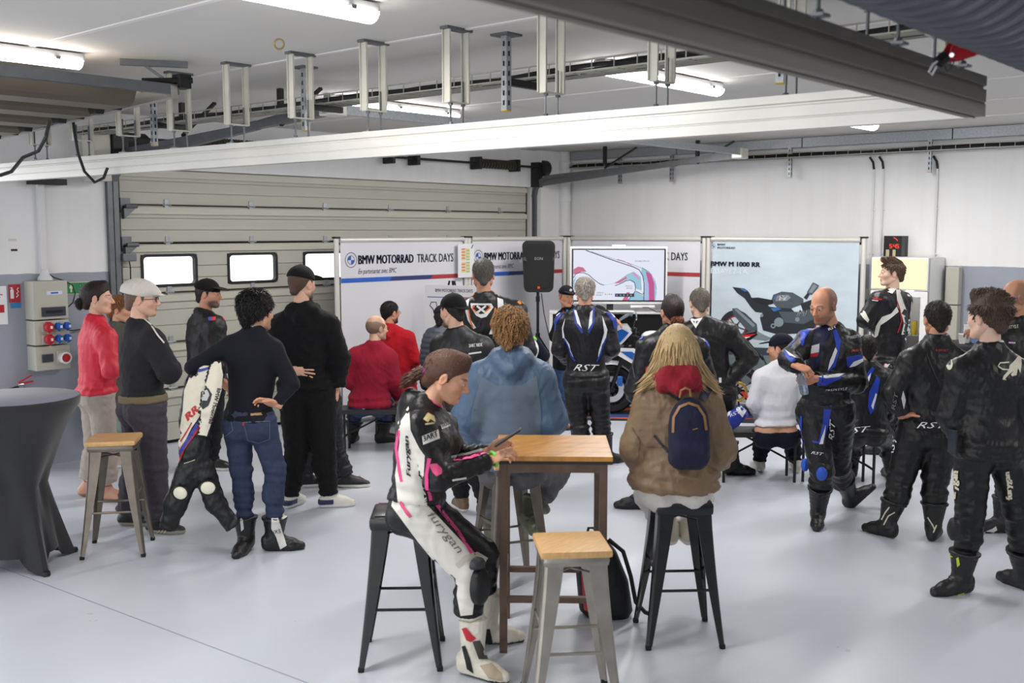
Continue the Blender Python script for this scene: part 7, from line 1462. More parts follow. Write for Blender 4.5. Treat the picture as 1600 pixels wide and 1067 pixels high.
# -- grey haired man, blue and white RST leathers
o = person('grey haired man seen from behind in black leathers with blue and white stripes', 9.65, (914, 456, 0), (916, 590, 0), (882, 503, 0), (948, 503, 0), (874, 545, -.03), (888, 565, .2), (956, 545, -.03), (944, 560, .2), (902, 652, .0), (912, 712, .0), (938, 652, 0), (948, 712, .0),
  yaw=176, w=1.12, hs=1.03, skin='warm', hair='thick', hairc=(176, 168, 156), neck=(914, 487, 0), toeL=(200, 0), toeR=(120, 0), hands=(0, 0), seed=21, top=dict(LEA, col=(36, 36, 40), collar=.02), legs=dict(LEL, col=(34, 34, 37)), shoes=BOOT)
g = o['top']; blu = (36, 62, 160); wh = (226, 228, 232)
stripe(g, [(867, 516), (867, 506), (873, 494), (884, 482), (897, 478)], 5, blu); stripe(g, [(870, 494), (880, 484), (893, 478)], 1.6, wh, off=.006); stripe(g, [(962, 513), (959, 500), (948, 486), (936, 478)], 6, blu); stripe(g, [(960, 496), (950, 484), (938, 478)], 1.6, wh, off=.006)
area(g, [(895, 480), (900, 485), (911, 519), (909, 521), (898, 505)], blu); area(g, [(897, 485), (901, 485), (909, 513), (902, 505)], wh, off=.0045); area(g, [(929, 480), (923, 485), (918, 519), (921, 521), (929, 503)], blu); area(g, [(926, 484), (922, 488), (919, 515), (925, 505)], wh, off=.0045)
area(g, [(883, 497), (880, 515), (882, 528), (890, 538), (893, 556), (898, 563), (892, 548), (887, 538), (879, 528), (878, 512)], wh); stripe(g, [(880, 528), (887, 541), (893, 556), (899, 564)], 2.4, blu, off=.006); area(g, [(941, 493), (949, 515), (947, 528), (940, 540), (938, 553), (934, 562), (935, 550), (940, 533), (944, 520)], wh); stripe(g, [(948, 528), (941, 542), (937, 555), (932, 565)], 2.4, blu, off=.006)
def outlined(g, s_, A_, B_, h_, off=.006, rgb=(226, 228, 232), inner=(30, 30, 34)):
    words_on(g, s_, A_, B_, h_, rgb, shear=.45, bold=-.015, off=off)
outlined(o['legs'] if False else g, 'RST', (896, 579), (936, 580), 10)
# -- woman with bun
o = person('dark haired woman with a low bun in a black and blue riding jacket', 8.0, (1050, 488, 0), (1050, 640, 0), (1012, 543, 0), (1090, 545, .0), (993, 610, .0), (1015, 645, .18), (1104, 600, 0), (1085, 640, .2), (1030, 730, 0), (1000, 800, .05), (1065, 730, 0), (1050, 803, .0),
  yaw=192, fem=True, w=1.1, hs=1.05, skin='tan', hair='tied', hairc=(44, 30, 26), neck=(1050, 520, 0), toeL=(262, 0), toeR=(215, 0), hands=(0, 0), seed=22, top=dict(LEA, col=(32, 32, 36), slv=.012), legs=LEL, shoes=BOOT)
g = o['top']; stripe(g, [(998, 527), (1006, 521), (1004, 528), (997, 532), (998, 527)], 2.5, (50, 84, 214)); stripe(g, [(1008, 518), (1020, 511), (1034, 508)], 2.5, (190, 196, 220)); stripe(g, [(1094, 524), (1102, 532), (1107, 541)], 3, (44, 70, 190)); stripe(g, [(992, 555), (989, 572), (992, 590)], 1.5, (80, 80, 84), 'seam'); area(g, [(1008, 575), (1012, 571), (1011, 580), (1008, 582)], (196, 40, 50))
Hc, HM = A3(o['H']), np.array(o['HM']); blobhair('hair_bun', [(Hc+HM@A3((.00, -.105, -.04)), .030), (Hc+HM@A3((.012, -.115, -.055)), .038), (Hc+HM@A3((-.012, -.115, -.05)), .03)], cl(110, 62, 36), o['t'], 5)
# -- Dainese
o = person('grey haired man in plain black leather jacket with white triangular emblem, hand on hip', 9.2, (1093, 474, 0), (1112, 610, .0), (1064, 520, 0), (1136, 518, .0), (1060, 575, .0), (1075, 610, .2), (1170, 560, -.02), (1130, 606, -.05), (1100, 668, .0), (1100, 722, .05), (1130, 665, 0), (1146, 722, .0),
  yaw=184, pitch=-4, w=1.16, hs=1.05, skin='fair', hair='short', hairc=(112, 106, 98), neck=(1096, 505, 0), toeL=(160, 0), toeR=(95, 0), hands=(0, 0), seed=24, top=dict(LEA, col=(34, 34, 36), slv=.01, hem=.02), legs=LEL, shoes=BOOT)
g = o['top']; area(g, [(1076, 496), (1086, 499), (1098, 496), (1087, 513)], (228, 228, 228), 'emblem'); area(g, [(1083, 501), (1086, 502), (1085, 506)], (34, 34, 36), 'emblem_eye', 3, .005); area(g, [(1091, 501), (1088, 502), (1088, 506)], (34, 34, 36), 'emblem_eye', 3, .005); area(g, [(1123, 590), (1127, 590), (1127, 598), (1123, 598)], (226, 226, 226), 'tab')
# -- white shirt
o = person('man in a white long sleeved shirt and navy cap sitting on the bench', 8.95, (1219, 545, 0), (1212, 672, 0), (1190, 590, 0), (1240, 588, 0), (1178, 630, 0), (1190, 660, .22), (1254, 628, 0), (1240, 660, .22), (1190, 688, .42), (1186, 735, .42), (1236, 688, .42), (1243, 735, .38),
  yaw=235, w=1.08, hs=1.0, skin='warm', hair='crop', hairc=(60, 46, 38), beard=.5, cap=dict(kind='base', col=(24, 28, 44)), neck=(1222, 570, 0), hands=(0, 0), seed=25, toeL=(185, 0), toeR=(175, 0), top=dict(col=(226, 226, 232), o=.016, hem=-.05, fold=.007, name='shirt'), legs=dict(col=(30, 34, 50), o=.012, waist=.0), shoes=dict(kind='sneaker', col=(210, 206, 196)))
# -- man in blue and black leathers walking
o = person('shaven headed man walking towards us in blue and black leathers, holding a bottle', 7.6, (1287, 478, 0), (1291, 640, 0), (1326, 533, .06), (1262, 533, -.04), (1338, 597, .0), (1272, 592, -.20), (1234, 562, -.12), (1246, 572, -.33), (1310, 728, .15), (1328, 775, .50), (1284, 735, -.12), (1278, 800, .0),
  yaw=-52, pitch=-14, w=1.06, hs=1.08, skin='tan', hair=None, hairc=(70, 56, 50), beard=.55, neck=(1302, 520, .02), hipyaw=-20, toeL=(60, 48), toeR=(-18, 0), gz=(None, 0), h=.0115, seed=27, hd={'R': ((55, -12), (10, 60), (.9, 1.0, 1.0, 1.1), .6), 'L': ((-85, -5), (10, 20), (1.0, 1.05, 1.1, 1.1), .7)},
  top=dict(LEA, col=(34, 34, 38), slv=.008, hem=-.02), legs=dict(LEL, col=(30, 30, 33)), shoes=dict(BOOT, shaft=.62))
g = o['top']; l = o['legs']; blu = (30, 62, 176)
area(g, [(1275, 506), (1293, 508), (1296, 520), (1287, 540), (1279, 572), (1268, 576), (1264, 560), (1270, 530)], (24, 30, 66), 't_shirt'); area(g, [(1268, 540), (1280, 537), (1279, 550), (1266, 552)], (226, 226, 230), 'print', off=.0045); area(g, [(1266, 552), (1279, 550), (1277, 557), (1265, 557)], (190, 30, 50), 'print', off=.0045)
area(g, [(1250, 513), (1270, 510), (1258, 528), (1255, 540), (1252, 540)], blu); area(g, [(1301, 517), (1306, 514), (1314, 532), (1311, 550), (1305, 572), (1293, 582), (1300, 560), (1306, 540)], blu); area(g, [(1305, 543), (1308, 548), (1302, 566), (1293, 580), (1297, 562)], wh, off=.0045)
area(g, [(1322, 558), (1348, 553), (1348, 560), (1334, 566), (1324, 574)], blu); area(g, [(1326, 574), (1333, 565), (1348, 560), (1348, 565), (1336, 572)], wh, off=.0045); area(g, [(1277, 588), (1320, 583), (1312, 592), (1290, 602), (1277, 602)], blu); area(g, [(1276, 588), (1320, 583), (1310, 589), (1290, 591)], wh, off=.0045)
area(g, [(1228, 536), (1243, 531), (1234, 543), (1230, 544)], blu); area(g, [(1224, 547), (1234, 553), (1244, 562), (1236, 566), (1228, 558)], blu); area(g, [(1226, 546), (1240, 556), (1244, 559), (1234, 556)], wh, off=.0045)
words_on(g, 'FREESTYLE', (1328, 530), (1346, 526), 4, wh, shear=.3); words_on(g, 'PRO 5', (1330, 550), (1345, 548), 3.5, (226, 90, 90), bold=.02); words_on(g, 'FREESTYLE', (1290, 611), (1324, 608), 3.5, wh, shear=.3); words_on(g, 'RST', (1295, 517), (1307, 512), 3.5, wh, bold=.02)
stripe(l, [(1252, 650), (1252, 680), (1256, 698)], 3, blu); area(l, [(1279, 690), (1285, 662), (1288, 634), (1300, 634), (1294, 665), (1285, 694), (1272, 692), (1268, 688)], blu); area(l, [(1290, 664), (1286, 694), (1280, 694)], wh, off=.0045); outlined(l, 'RST', (1302, 690), (1306, 655), 9); words_on(l, 'RST', (1268, 709), (1286, 712), 4.5, wh, shear=.3)
pad(1284, 740, 7.36, .038, .05, (36, 84, 190), l, -20, .03); pad(1281, 738, 7.40, .052, .075, (22, 22, 24), l, -20, .012, 'knee_armour'); pad(1259, 726, 7.62, .03, .05, (36, 84, 190), l, -60, .03)
words_on(o['legs'], 'RST', (1282, 750), (1290, 734), 5, wh)
bc = W(1257, 600, 7.34); t = thing('water_bottle', 'small clear plastic water bottle in the hands of the man in blue leathers', 'bottle', bc); ax = Vector(Zv*-1+Rv*.22).normalized(); Mz = Matrix.Translation(W(1249, 573, 7.34)) @ ax.to_track_quat('Z', 'Y').to_matrix().to_4x4()
MB().lathe([(.013, .0), (.013, .02), (.018, .04), (.031, .07), (.031, .10), (.028, .12), (.031, .14), (.031, .19), (.026, .20), (.001, .195)], 18, Mz, cap=False).build('body', mat('clear_plastic', S(190, 206, 226), .08, trans=.75), t, True); MB().lathe([(.015, -.012), (.015, .006)], 14, Mz).build('cap', M_white, t)
# -- seated RST
o = person('dark haired rider in black, blue and white leathers sitting on the right bench', 8.7, (1354, 547, 0), (1350, 668, 0), (1332, 592, 0), (1384, 592, 0), (1322, 635, .0), (1335, 660, .2), (1394, 632, 0), (1384, 655, .2), (1330, 690, .42), (1330, 740, .42), (1390, 690, .35), (1392, 735, .36),
  yaw=178, w=1.08, hs=1.0, skin='tan', hair='short', hairc=(34, 26, 24), neck=(1354, 573, 0), hands=(0, 0), seed=29, top=dict(LEA, col=(32, 32, 36), hem=.05), legs=LEL, shoes=BOOT)
g = o['top']; area(g, [(1346, 612), (1352, 588), (1362, 573), (1366, 575), (1358, 595), (1350, 613)], blu); area(g, [(1350, 603), (1354, 592), (1361, 582), (1358, 595), (1352, 604)], wh, off=.0045); area(g, [(1370, 588), (1375, 592), (1372, 610), (1366, 640), (1360, 648), (1356, 636), (1358, 612)], blu); area(g, [(1368, 614), (1370, 616), (1364, 640), (1361, 634)], wh, off=.0045); stripe(g, [(1334, 606), (1336, 616)], 3, blu); outlined(g, 'RST', (1316, 679), (1361, 674), 9)
area(o['legs'], [(1394, 680), (1402, 663), (1403, 672), (1398, 692), (1394, 690)], wh, 'panel')
# -- arms crossed, red white black
o = person('young man with crossed arms in black, white and red leathers beside the fridge', 10.1, (1393, 427, 0), (1390, 572, 0), (1373, 470, -.12), (1409, 470, .14), (1352, 500, -.12), (1374, 516, .06), (1408, 515, .16), (1380, 506, .30), (1384, 640, -.05), (1378, 700, -.05), (1402, 640, .1), (1400, 705, .1),
  yaw=-96, pitch=3, w=1.22, hs=1.06, skin='pale', hair='quiff', hairc=(94, 74, 56), neck=(1393, 462, 0), hipyaw=220, toeL=(250, 0), toeR=(240, 0), hands=(1, 0), hd={'L': ((110, -8), (-20, 20), (.4, .4, .5, .5), .4)}, seed=30, top=dict(LEA, col=(28, 28, 31), collar=.02), legs=dict(LEL), shoes=BOOT)
g = o['top']; W2 = (222, 220, 212); r2 = (176, 26, 40)
area(g, [(1378, 450), (1399, 445), (1400, 452), (1394, 459), (1386, 456)], W2); area(g, [(1401, 440), (1411, 438), (1412, 444), (1402, 446)], r2); area(g, [(1402, 450), (1428, 455), (1428, 464), (1418, 463), (1404, 455)], W2); area(g, [(1400, 452), (1405, 453), (1414, 480), (1421, 498), (1424, 470), (1428, 470), (1428, 520), (1408, 523), (1412, 505), (1408, 490), (1402, 478)], W2)
area(g, [(1401, 479), (1404, 487), (1388, 500), (1376, 508), (1372, 524), (1366, 530), (1368, 510), (1378, 495), (1392, 490)], W2); stripe(g, [(1401, 470), (1406, 485), (1408, 502), (1402, 520)], 1.6, r2); area(g, [(1346, 483), (1352, 487), (1358, 500), (1356, 504), (1348, 496), (1344, 490)], W2); stripe(g, [(1364, 466), (1378, 468)], 2.2, r2); stripe(g, [(1363, 469), (1372, 470)], 1.4, W2); area(g, [(1374, 454), (1380, 452), (1377, 458)], W2, 'emblem')
stripe(g, [(1414, 528), (1416, 536), (1420, 528)], 2.5, W2, 'emblem')
l = o['legs']; area(l, [(1393, 540), (1402, 542), (1396, 560), (1384, 578), (1380, 574), (1386, 555)], W2); stripe(l, [(1393, 540), (1386, 558), (1380, 574)], 1.4, r2); words_on(l, "REV'IT", (1368, 569), (1374, 548), 5, W2, bold=.03)
# -- black RST leathers
o = person('dark haired man from behind in all black leathers, left hand on his hip', 7.25, (1464, 500, 0), (1452, 668, 0), (1424, 565, 0), (1500, 568, 0), (1396, 615, .0), (1412, 650, -.02), (1505, 625, .0), (1494, 672, .08), (1408, 745, .05), (1386, 822, .05), (1462, 745, .0), (1458, 828, -.02),
  yaw=176, w=1.1, hs=1.06, skin='tan', hair='short', hairc=(50, 40, 36), neck=(1464, 535, 0), hipyaw=170, toeL=(215, 0), toeR=(150, 0), hd={'L': ((70, 12), (150, 60), (.2, .3, .4, .4), .3)}, seed=31, h=.0115, top=dict(LEA, col=(32, 32, 35), hem=-.0, slv=.006), legs=dict(LEL, o=.026), shoes=dict(BOOT, shaft=.50))
g = o['top']; outlined(g, 'RST', (1432, 669), (1482, 669), 9); outlined(o['legs'], 'RST', (1395, 715), (1405, 680), 9); words_on(g, 'RST', (1399, 640), (1403, 613), 6, (120, 120, 124), shear=.2); area(g, [(1411, 610), (1415, 625), (1412, 640), (1408, 622)], (220, 220, 220)); words_on(g, 'R-SPORT', (1462, 549), (1481, 549), 3.5, (200, 60, 66)); stripe(g, [(1448, 552), (1456, 575), (1466, 596), (1480, 590)], 1.2, (60, 60, 64), 'seam'); area(g, [(1404, 547), (1412, 546), (1410, 552)], (190, 188, 170), 'emblem')
for k_, pts in (('L', [[(1378, 812), (1384, 800), (1390, 792)], [(1381, 820), (1388, 806), (1398, 800)]]), ('R', [[(1450, 808), (1456, 818), (1460, 828)], [(1463, 820), (1458, 832)]])):
    for p_ in pts: stripe(o['shoe'+k_], p_, 2, (206, 202, 180), 'piping')
words_on(o['shoeL'], 'RST', (1383, 844), (1395, 842), 3.5, (200, 196, 176)); words_on(o['shoeR'], 'RST', (1446, 852), (1460, 851), 3.5, (200, 196, 176))
# -- Furygan man
o = person('tall young man in black leathers with a pale panther emblem on the back', 6.1, (1543, 497, 0), (1545, 690, 0), (1502, 582, 0), (1592, 584, .0), (1486, 652, .02), (1497, 682, -.02), (1606, 655, .0), (1592, 690, .15), (1516, 800, .0), (1502, 905, .02), (1592, 800, .0), (1600, 900, .1),
  yaw=208, w=1.06, hs=1.12, skin='pale', hair='wavy', hairc=(84, 66, 54), neck=(1546, 550, 0), hipyaw=180, toeL=(285, 0), toeR=(200, 0), hands=(1, 0), hd={'L': ((180, -60), (270, 0), (.6, .7, .7, .7), .5)}, seed=33, h=.0105, top=dict(LEA, col=(30, 30, 33), hem=.09, hang=.01, collar=.02, slv=.008), legs=dict(LEL, o=.02), shoes=dict(BOOT, shaft=.42, col=(34, 34, 36)))
g = o['top']; ivory = (216, 210, 188)
area(g, [(1594, 552), (1596, 568), (1594, 583), (1590, 575), (1588, 586), (1581, 588), (1579, 585), (1583, 580), (1576, 585), (1570, 592), (1573, 594), (1566, 593), (1567, 588), (1576, 578), (1577, 571), (1586, 562)], ivory, 'panther_emblem', 3); stripe(g, [(1577, 578), (1566, 577), (1559, 572), (1562, 567), (1576, 566)], 2.2, ivory, 'emblem_tail'); area(g, [(1484+5*math.cos(a), 569+9*math.sin(a)) for a in [2*math.pi*i/14 for i in range(14)]], ivory, 'badge', 3); area(g, [(1484+2.4*math.cos(a), 567+4*math.sin(a)) for a in [2*math.pi*i/10 for i in range(10)]], BK, 'badge_centre', 3, .005)
words_on(o['legs'], 'furygan', (1497, 786), (1502, 736), 14, ivory, bold=.05); words_on(o['legs'], 'furygan', (1585, 780), (1580, 735), 12, ivory, bold=.05)
pad(1493, 826, 5.95, .04, .07, (34, 34, 38), o['legs'], -70, .04)
b_ = o['shoeL']; yel = (206, 222, 40); area(b_, [(1494, 872), (1498, 870), (1500, 882), (1496, 886)], yel); words_on(b_, 'TCX', (1492, 941), (1512, 938), 5, yel, bold=.03); stripe(b_, [(1482, 936), (1492, 930), (1506, 926)], 1.6, yel); words_on(b_, 'X', (1484, 873), (1490, 869), 6, yel, bold=.04)
pp = W(1489, 690, 6.0); t = thing('smartphone', 'black smartphone held low by the young man with the panther emblem', 'phone', pp); MB().box((0, 0, 0), (.012, .07, .14), lf(pp, 20), bev=.004).build('body', M_blk, t); MB().box((-.0065, 0, 0), (.001, .062, .128), lf(pp, 20)).build('display', mat('phone_glass', S(40, 44, 52), .1, emit=.3), t)
# -- bald man with glasses, far right
o = person('bald man with blue framed glasses in black leathers, cut by the right edge', 7.4, (1588, 466, 0), (1598, 650, 0), (1566, 530, .0), (1628, 532, .05), (1562, 590, .0), (1540, 520, -.1), (1636, 600, 0), (1615, 640, .1), (1575, 745, 0), (1566, 822, .0), (1612, 745, .1), (1622, 815, .15),
  yaw=-100, w=1.06, hs=1.08, skin='tan', hair=None, hairc=(110, 84, 66), beard=.35, glasses=(40, 52, 120), neck=(1594, 508, 0), hipyaw=230, toeL=(262, 0), toeR=(250, 0), hands=(1, 0), hd={'L': ((-80, 10), (0, 60), (.5, .5, .6, .6), .4)}, seed=35, top=dict(LEA, col=(28, 28, 31), collar=.01), legs=LEL, shoes=dict(BOOT, col=(44, 44, 46)))
words_on(o['top'], 'FREESTYLE', (1566, 516), (1592, 512), 5, ivory, shear=.3); stripe(o['top'], [(1576, 535), (1586, 536)], 2, (226, 180, 226))
area(o['shoeL'], [(1530, 834), (1550, 826), (1556, 822), (1558, 828), (1546, 836)], (216, 214, 208))
# -- left group
o = person('dark haired woman with small bun, shiny red top and beige cropped trousers', 8.35, (153, 466, 0), (152, 612, 0), (141, 526, .14), (166, 528, -.15), (148, 568, .2), (174, 590, .25), (174, 578, -.22), (184, 566, .02), (150, 700, .1), (138, 756, .1), (165, 700, -.08), (166, 770, -.05),
  yaw=100, fem=True, w=.98, hs=1.06, skin='fair', hair='tied', hairc=(54, 38, 34), neck=(150, 506, 0), toeL=(100, 0), toeR=(80, 0), hands=(0, 1), seed=37, hd={'R': ((60, -30), (0, 20), (.3, .3, .4, .4), .3)}, top=dict(col=(212, 40, 62), mat='M_tech', o=.032, hem=.02, collar=.03, fold=.011), legs=dict(col=(172, 160, 150), o=.02, end=.80, wide=.03), shoes=dict(kind='sneaker', col=(200, 150, 126), sole=(150, 120, 90)))
Hc, HM = A3(o['H']), np.array(o['HM']); blobhair('hair_bun', [(Hc+HM@A3((.00, -.12, -.01)), .022), (Hc+HM@A3((.00, -.135, -.025)), .030), (Hc+HM@A3((.00, -.13, -.045)), .022)], cl(46, 32, 30), o['t'], 6)
o = person('light brown haired woman almost hidden behind the man in the white cap', 9.5, (187, 484, 0), (186, 620, 0), (176, 535, .1), (196, 535, -.1), (176, 575, .1), (190, 590, .2), (200, 575, -.1), (205, 590, .1), (182, 660, 0), (180, 715, 0), (192, 660, 0), (188, 715, .1),
  yaw=95, fem=True, w=.95, skin='warm', hair='thick', hairc=(146, 98, 60), neck=(186, 515, 0), toeL=(100, 0), toeR=(80, 0), hands=(0, 0), seed=39, top=dict(col=(84, 84, 76), o=.03, hem=.06), legs=dict(col=(136, 150, 140)), shoes=dict(kind='sneaker', col=(196, 172, 150)))
o = person('man in a white flat cap, glasses and dark grey sweatshirt with arms folded', 7.45, (222, 468, 0), (224, 632, 0), (206, 530, .16), (238, 532, -.14), (232, 580, .22), (262, 590, .24), (264, 580, -.16), (258, 565, .06), (214, 730, .12), (202, 825, .14), (240, 730, -.08), (246, 832, -.06),
  yaw=98, w=1.12, hs=1.05, skin='fair', hair='crop', hairc=(120, 96, 80), brow=(110, 86, 70), beard=.15, glasses=(30, 32, 40), cap=dict(kind='flat', col=(214, 208, 200)), neck=(217, 512, 0), toeL=(88, 0), toeR=(84, 0), hands=(0, 0), seed=41, thick=1.12, h=.0115,
  top=dict(col=(52, 50, 54), o=.028, hem=-.055, fold=.007, slv=.008, name='sweatshirt'), legs=dict(col=(70, 66, 74), o=.024, wide=.02, fold=.012), shoes=dict(kind='sneaker', col=(34, 34, 36), sole=(156, 150, 138)))
stripe(o['top'], [(222, 496), (236, 508), (246, 524), (256, 536)], 2.4, (210, 208, 204)); stripe(o['top'], [(190, 498), (196, 496)], 2, (220, 220, 220), 'mark'); J = o['J']; Pp = A3(J['P']); Zz = A3(J['Z']); hx = A3(J['HX']); fl = Field(Pp-.3, Pp+.3, .009); fl.ell(Pp+(0, 0, .04), np.stack([hx, np.cross((0, 0, 1), hx), (0, 0, 1)], 1), (.165*1.12+.030, .112*1.12+.036, .16), 0); fl.cut(Pp+Zz*.075, Zz); fl.cut(Pp+Zz*.022, -Zz); V, F = fl.mesh(); netmesh('shirt_hem', [(V, F, cl(122, 110, 84))], M_fab, o['t'])
for q_ in range(3): stripe(o['shoeR'], [(240+q_*6, 838), (250+q_*5, 828)], 1.6, (216, 206, 176), 'lace_stripe')
o = person('bearded man in a black jacket and black cap standing against the cream roller door', 9.4, (326, 460, 0), (324, 600, 0), (310, 506, .10), (336, 508, -.12), (318, 555, .14), (345, 572, .22), (340, 560, -.14), (352, 575, .1), (320, 680, .05), (318, 740, .05), (332, 680, 0), (332, 745, .0),
  yaw=84, w=1.12, hs=1.05, skin='warm', hair='crop', hairc=(60, 52, 46), beard=.95, brow=(70, 64, 60), cap=dict(kind='base', col=(26, 24, 26), brim=(52, 40, 34)), neck=(318, 495, 0), toeL=(85, 0), toeR=(85, 0), hands=(0, 0), seed=43, thick=1.2,
  top=dict(col=(24, 24, 27), mat='M_tech', o=.034, hem=.08, collar=.03, slv=.012), legs=dict(col=(36, 36, 40)))
stripe(o['top'], [(342, 480), (346, 492), (350, 500)], 1.8, (190, 30, 44)); area(o['top'], [(325, 496), (331, 495), (331, 501), (326, 501)], (70, 100, 180), 'badge', 3); area(o['top'], [(331, 495), (337, 495), (337, 500), (331, 501)], (206, 50, 44), 'badge', 3); area(o['top'], [(296, 487), (303, 486), (302, 491), (296, 491)], (200, 190, 190), 'lettering', 3)
# curly man with leathers over his arm
o = person('curly haired young man in black base layer and jeans carrying leathers', 6.97, (402, 489, 0), (390, 655, 0), (357, 540, .0), (428, 545, .0), (302, 574, -.04), (345, 596, .1), (456, 600, .0), (432, 632, -.06), (377, 735, .0), (384, 812, -.0), (430, 735, .0), (428, 830, .0),
  yaw=140, w=1.0, hs=1.04, skin='warm', hair='curly', hairc=(28, 24, 24), beard=.4, neck=(397, 522, 0), hipyaw=168, toeL=(-8, 0), toeR=(100, 0), h=.011, seed=45, hands=(1, 1), hd={'R': ((285, 22), (150, 30), (.3, .35, .4, .45), .5), 'L': ((70, -30), (180, 30), (.5, .5, .5, .5), .4)},
  top=dict(col=(32, 33, 42), o=.008, hem=.0, collar=.04, fold=.0035, name='base_layer'), legs=dict(col=(52, 60, 84), mat='M_den', o=.012, fold=.009, end=.74, waist=.07), shoes=dict(kind='boot', col=(28, 28, 30), shaft=.32))
stripe(o['top'], [(390, 508), (396, 510)], 3, (206, 210, 216), 'mark'); l = o['legs']; stripe(l, [(381, 660), (421, 658), (421, 686), (404, 692), (388, 688), (381, 662)], 1.1, (92, 100, 122), 'pocket_seam', .0025); stripe(l, [(344, 652), (360, 654), (364, 672), (352, 682), (345, 680)], 1.1, (92, 100, 122), 'pocket_seam', .0025); stripe(l, [(392, 648), (410, 647)], 3.5, (170, 132, 90), 'belt_tag'); area(l, [(379, 660), (382, 660), (382, 665), (379, 665)], (170, 30, 40), 'tab', 3)
b_ = o['shoeR']; area(b_, [(424, 804), (434, 806), (440, 828), (448, 852), (438, 858), (430, 836), (424, 826)], (214, 212, 206)); area(b_, [(440, 800), (450, 798), (448, 808), (440, 812)], (206, 206, 190)); area(o['shoeL'], [(375, 812), (379, 808), (381, 826), (377, 830)], (200, 200, 200)); words_on(b_, 'IXS', (428, 834), (438, 832), 6, (60, 60, 80)); area(b_, [(420, 800), (428, 801), (427, 804), (420, 803)], (186, 50, 50), 'pull_tab', 3)
# the suit he carries
SD = 6.78; q = lambda x, y, d=0: A3(W(x, y, SD+d)); fl = Field(np.min([q(250, 835), q(380, 560)], 0)-.25, np.max([q(250, 835), q(380, 560)], 0)+.25, .0105); fv = A3(Fv)
def sc_(a, b, ra, rb, k=.03, fl_=False): fl.cone(a, b, ra, rb, k, flat=fl_, sq=.62, sqd=A3(Fv))
sc_(q(322, 585), q(308, 650), .062, .095); sc_(q(308, 650), q(305, 700), .10, .10); sc_(q(305, 700), q(300, 735), .10, .08); sc_(q(296, 735), q(274, 788, -.02), .085, .075); sc_(q(274, 788, -.02), q(262, 826), .07, .06, .03, True); sc_(q(318, 730), q(336, 785), .075, .07); sc_(q(336, 785), q(366, 824), .066, .055, .03, True)
sc_(q(340, 575, -.06), q(326, 640, -.09), .052, .055); sc_(q(326, 640, -.09), q(318, 682, -.09), .05, .036, .02, True); sc_(q(300, 600), q(290, 660, .02), .05, .05)
V, F = fl.mesh(); V = V+vnormals(V, F)*folds(V, .012, .13, 9)[:, None]; st_ = thing('leather_suit', 'white, black, blue and red racing suit hanging over the arm of the curly haired man', 'racing suit', W(315, 826, SD)); g = netmesh('suit', [(V, F, cl(26, 26, 28))], M_lea, st_); MB().box((0, 0, 0), (.001, .001, .001), Matrix.Translation(W(315, 700, SD))).build('seam_tag', M_blk, st_) if 0 else None
area(g, [(338, 562), (312, 575), (296, 590), (288, 610), (286, 640), (280, 680), (278, 712), (300, 668), (312, 650), (322, 600), (345, 575)], (214, 208, 188), 'cream_panel'); stripe(g, [(278, 722), (286, 700), (300, 680), (312, 664)], 7, (176, 34, 44)); stripe(g, [(279, 712), (292, 690), (309, 662)], 5, (36, 62, 150), off=.006)
area(g, [(345, 566), (348, 585), (345, 610), (336, 640), (322, 684), (310, 682), (311, 655), (313, 632), (316, 608), (325, 580)], (218, 212, 192), 'sleeve_panel', off=.0045); area(g, [(314, 612), (326, 606), (332, 616), (326, 634), (318, 640), (313, 630)], (40, 40, 44), 'elbow_guard', off=.007); area(g, [(316, 612), (325, 609), (328, 618), (324, 626), (317, 626)], (186, 186, 184), 'elbow_metal', off=.009)
words_on(g, 'BMW Motorrad', (339, 606), (326, 661), 5, (40, 44, 56), off=.008, bold=.02); words_on(g, 'RR', (294, 658), (312, 640), 10, (190, 34, 44), off=.006, bold=.04, shear=.3); stripe(g, [(290, 592), (302, 582), (325, 576)], 4, (36, 62, 150), off=.006); stripe(g, [(283, 690), (296, 668), (300, 660)], 2, (190, 34, 44), off=.006)
stripe(g, [(334, 656), (340, 690), (347, 712)], 6, (190, 34, 44)); stripe(g, [(338, 650), (344, 685)], 3, (36, 62, 150), off=.006); stripe(g, [(288, 724), (305, 718)], 1.2, (190, 184, 150))
for c_, d_ in (((282, 770), SD-.10), ((325, 762), SD-.10)):
    pad(c_[0], c_[1], d_+.015, .060, .056, (24, 24, 26), g, -10 if c_[0] < 300 else 10, .018, 'knee_armour', -10); kk = pad(c_[0], c_[1], d_, .046, .042, (226, 224, 200), g, -10 if c_[0] < 300 else 10, .018, 'knee_slider', -10)
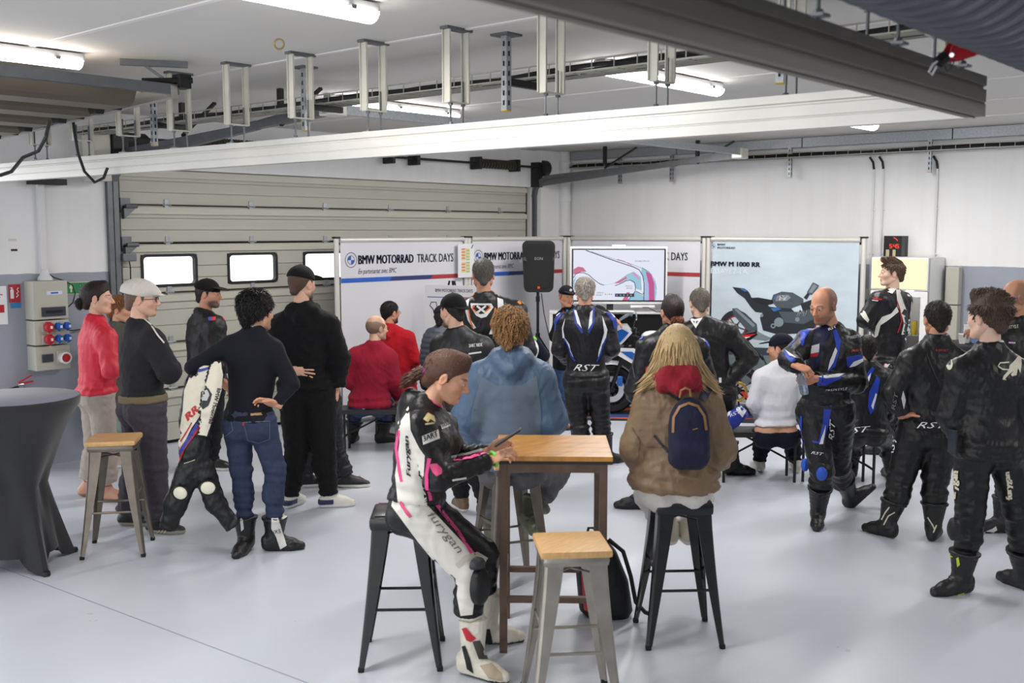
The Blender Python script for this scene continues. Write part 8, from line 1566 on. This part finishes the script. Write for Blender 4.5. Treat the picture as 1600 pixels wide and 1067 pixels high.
o = person('tall man in a black hooded sweatshirt and mesh cap with one hand on his back', 8.1, (472, 444, 0), (480, 600, 0), (440, 508, 0), (512, 508, 0), (428, 560, .0), (456, 578, -.12), (528, 560, .0), (526, 608, .0), (464, 700, .0), (454, 785, .0), (506, 700, .0), (514, 788, .0),
  yaw=150, w=1.18, hs=1.1, skin='fair', hair='crop', hairc=(96, 74, 60), beard=.9, cap=dict(kind='base', col=(28, 28, 30)), neck=(474, 485, 0), toeL=(160, 0), toeR=(105, 0), h=.0115, seed=47, hd={'L': ((85, -4), (0, 10), (.05, .05, .08, .1), .1), 'spread': .9, 'R': ((180, -80), (90, 0), (.4, .4, .5, .5), .4)},
  top=dict(col=(24, 24, 27), o=.034, hem=.03, hood=1.1, fold=.012, name='hooded_sweatshirt', slv=.012), legs=dict(col=(30, 29, 31), o=.026, fold=.010, wide=-.006), shoes=dict(kind='sneaker', col=(220, 218, 206), sole=(232, 230, 222), paint=lambda V, C, a, d, u, s: np.where((((V-a)@d < .03) & ((V-a)@u < -.015) & ((V-a)@u > -.06))[:, None], cl(38, 46, 84), C)))
o = person('person in black track trousers with white piping, hidden behind the hooded man', 8.75, (476, 488, 0), (498, 620, 0), (462, 532, 0), (512, 532, 0), (456, 580, 0), (465, 600, .2), (516, 580, 0), (508, 600, .2), (484, 700, 0), (476, 760, 0), (522, 695, 0), (540, 760, .0),
  yaw=140, w=1.0, hair='short', toeL=(110, 0), toeR=(95, 0), seed=49, hands=(0, 0), top=dict(col=(30, 30, 34), hem=.05), legs=dict(col=(26, 28, 36), mat='M_tech', wide=.02, fold=.012), shoes=dict(kind='sneaker', col=(28, 28, 32)))
stripe(o['legs'], [(470, 690), (471, 720), (473, 755)], 1.6, (206, 204, 200), 'piping')
# blue and white leathers lying on the bench beside the white shirt
bq = W(1148, 652, 8.85); t = thing('leather_glove_bundle', 'blue, white and red riding gear lying on the bench left of the white shirt', 'riding gear', bq)
fl = Field(A3(bq)-.28, A3(bq)+.28, .0095); fl.cone(W(1128, 672, 8.9), W(1145, 655, 8.85), .06, .07, .02); fl.cone(W(1145, 655, 8.85), W(1163, 641, 8.8), .07, .055, .02, flat=True); V, F = fl.mesh(); V = V+vnormals(V, F)*folds(V, .008, .08, 3)[:, None]; g = netmesh('body', [(V, F, cl(30, 52, 150))], M_lea, t)
area(g, [(1155, 632), (1166, 642), (1160, 652), (1150, 640)], (222, 222, 226)); stripe(g, [(1158, 631), (1167, 640)], 2, (200, 40, 50), off=.006); words_on(g, 'RST', (1142, 652), (1157, 645), 5, (220, 222, 230)); stripe(g, [(1133, 655), (1142, 642)], 3, (220, 222, 230))
print('PEOPLE DONE') if DEBUG else None
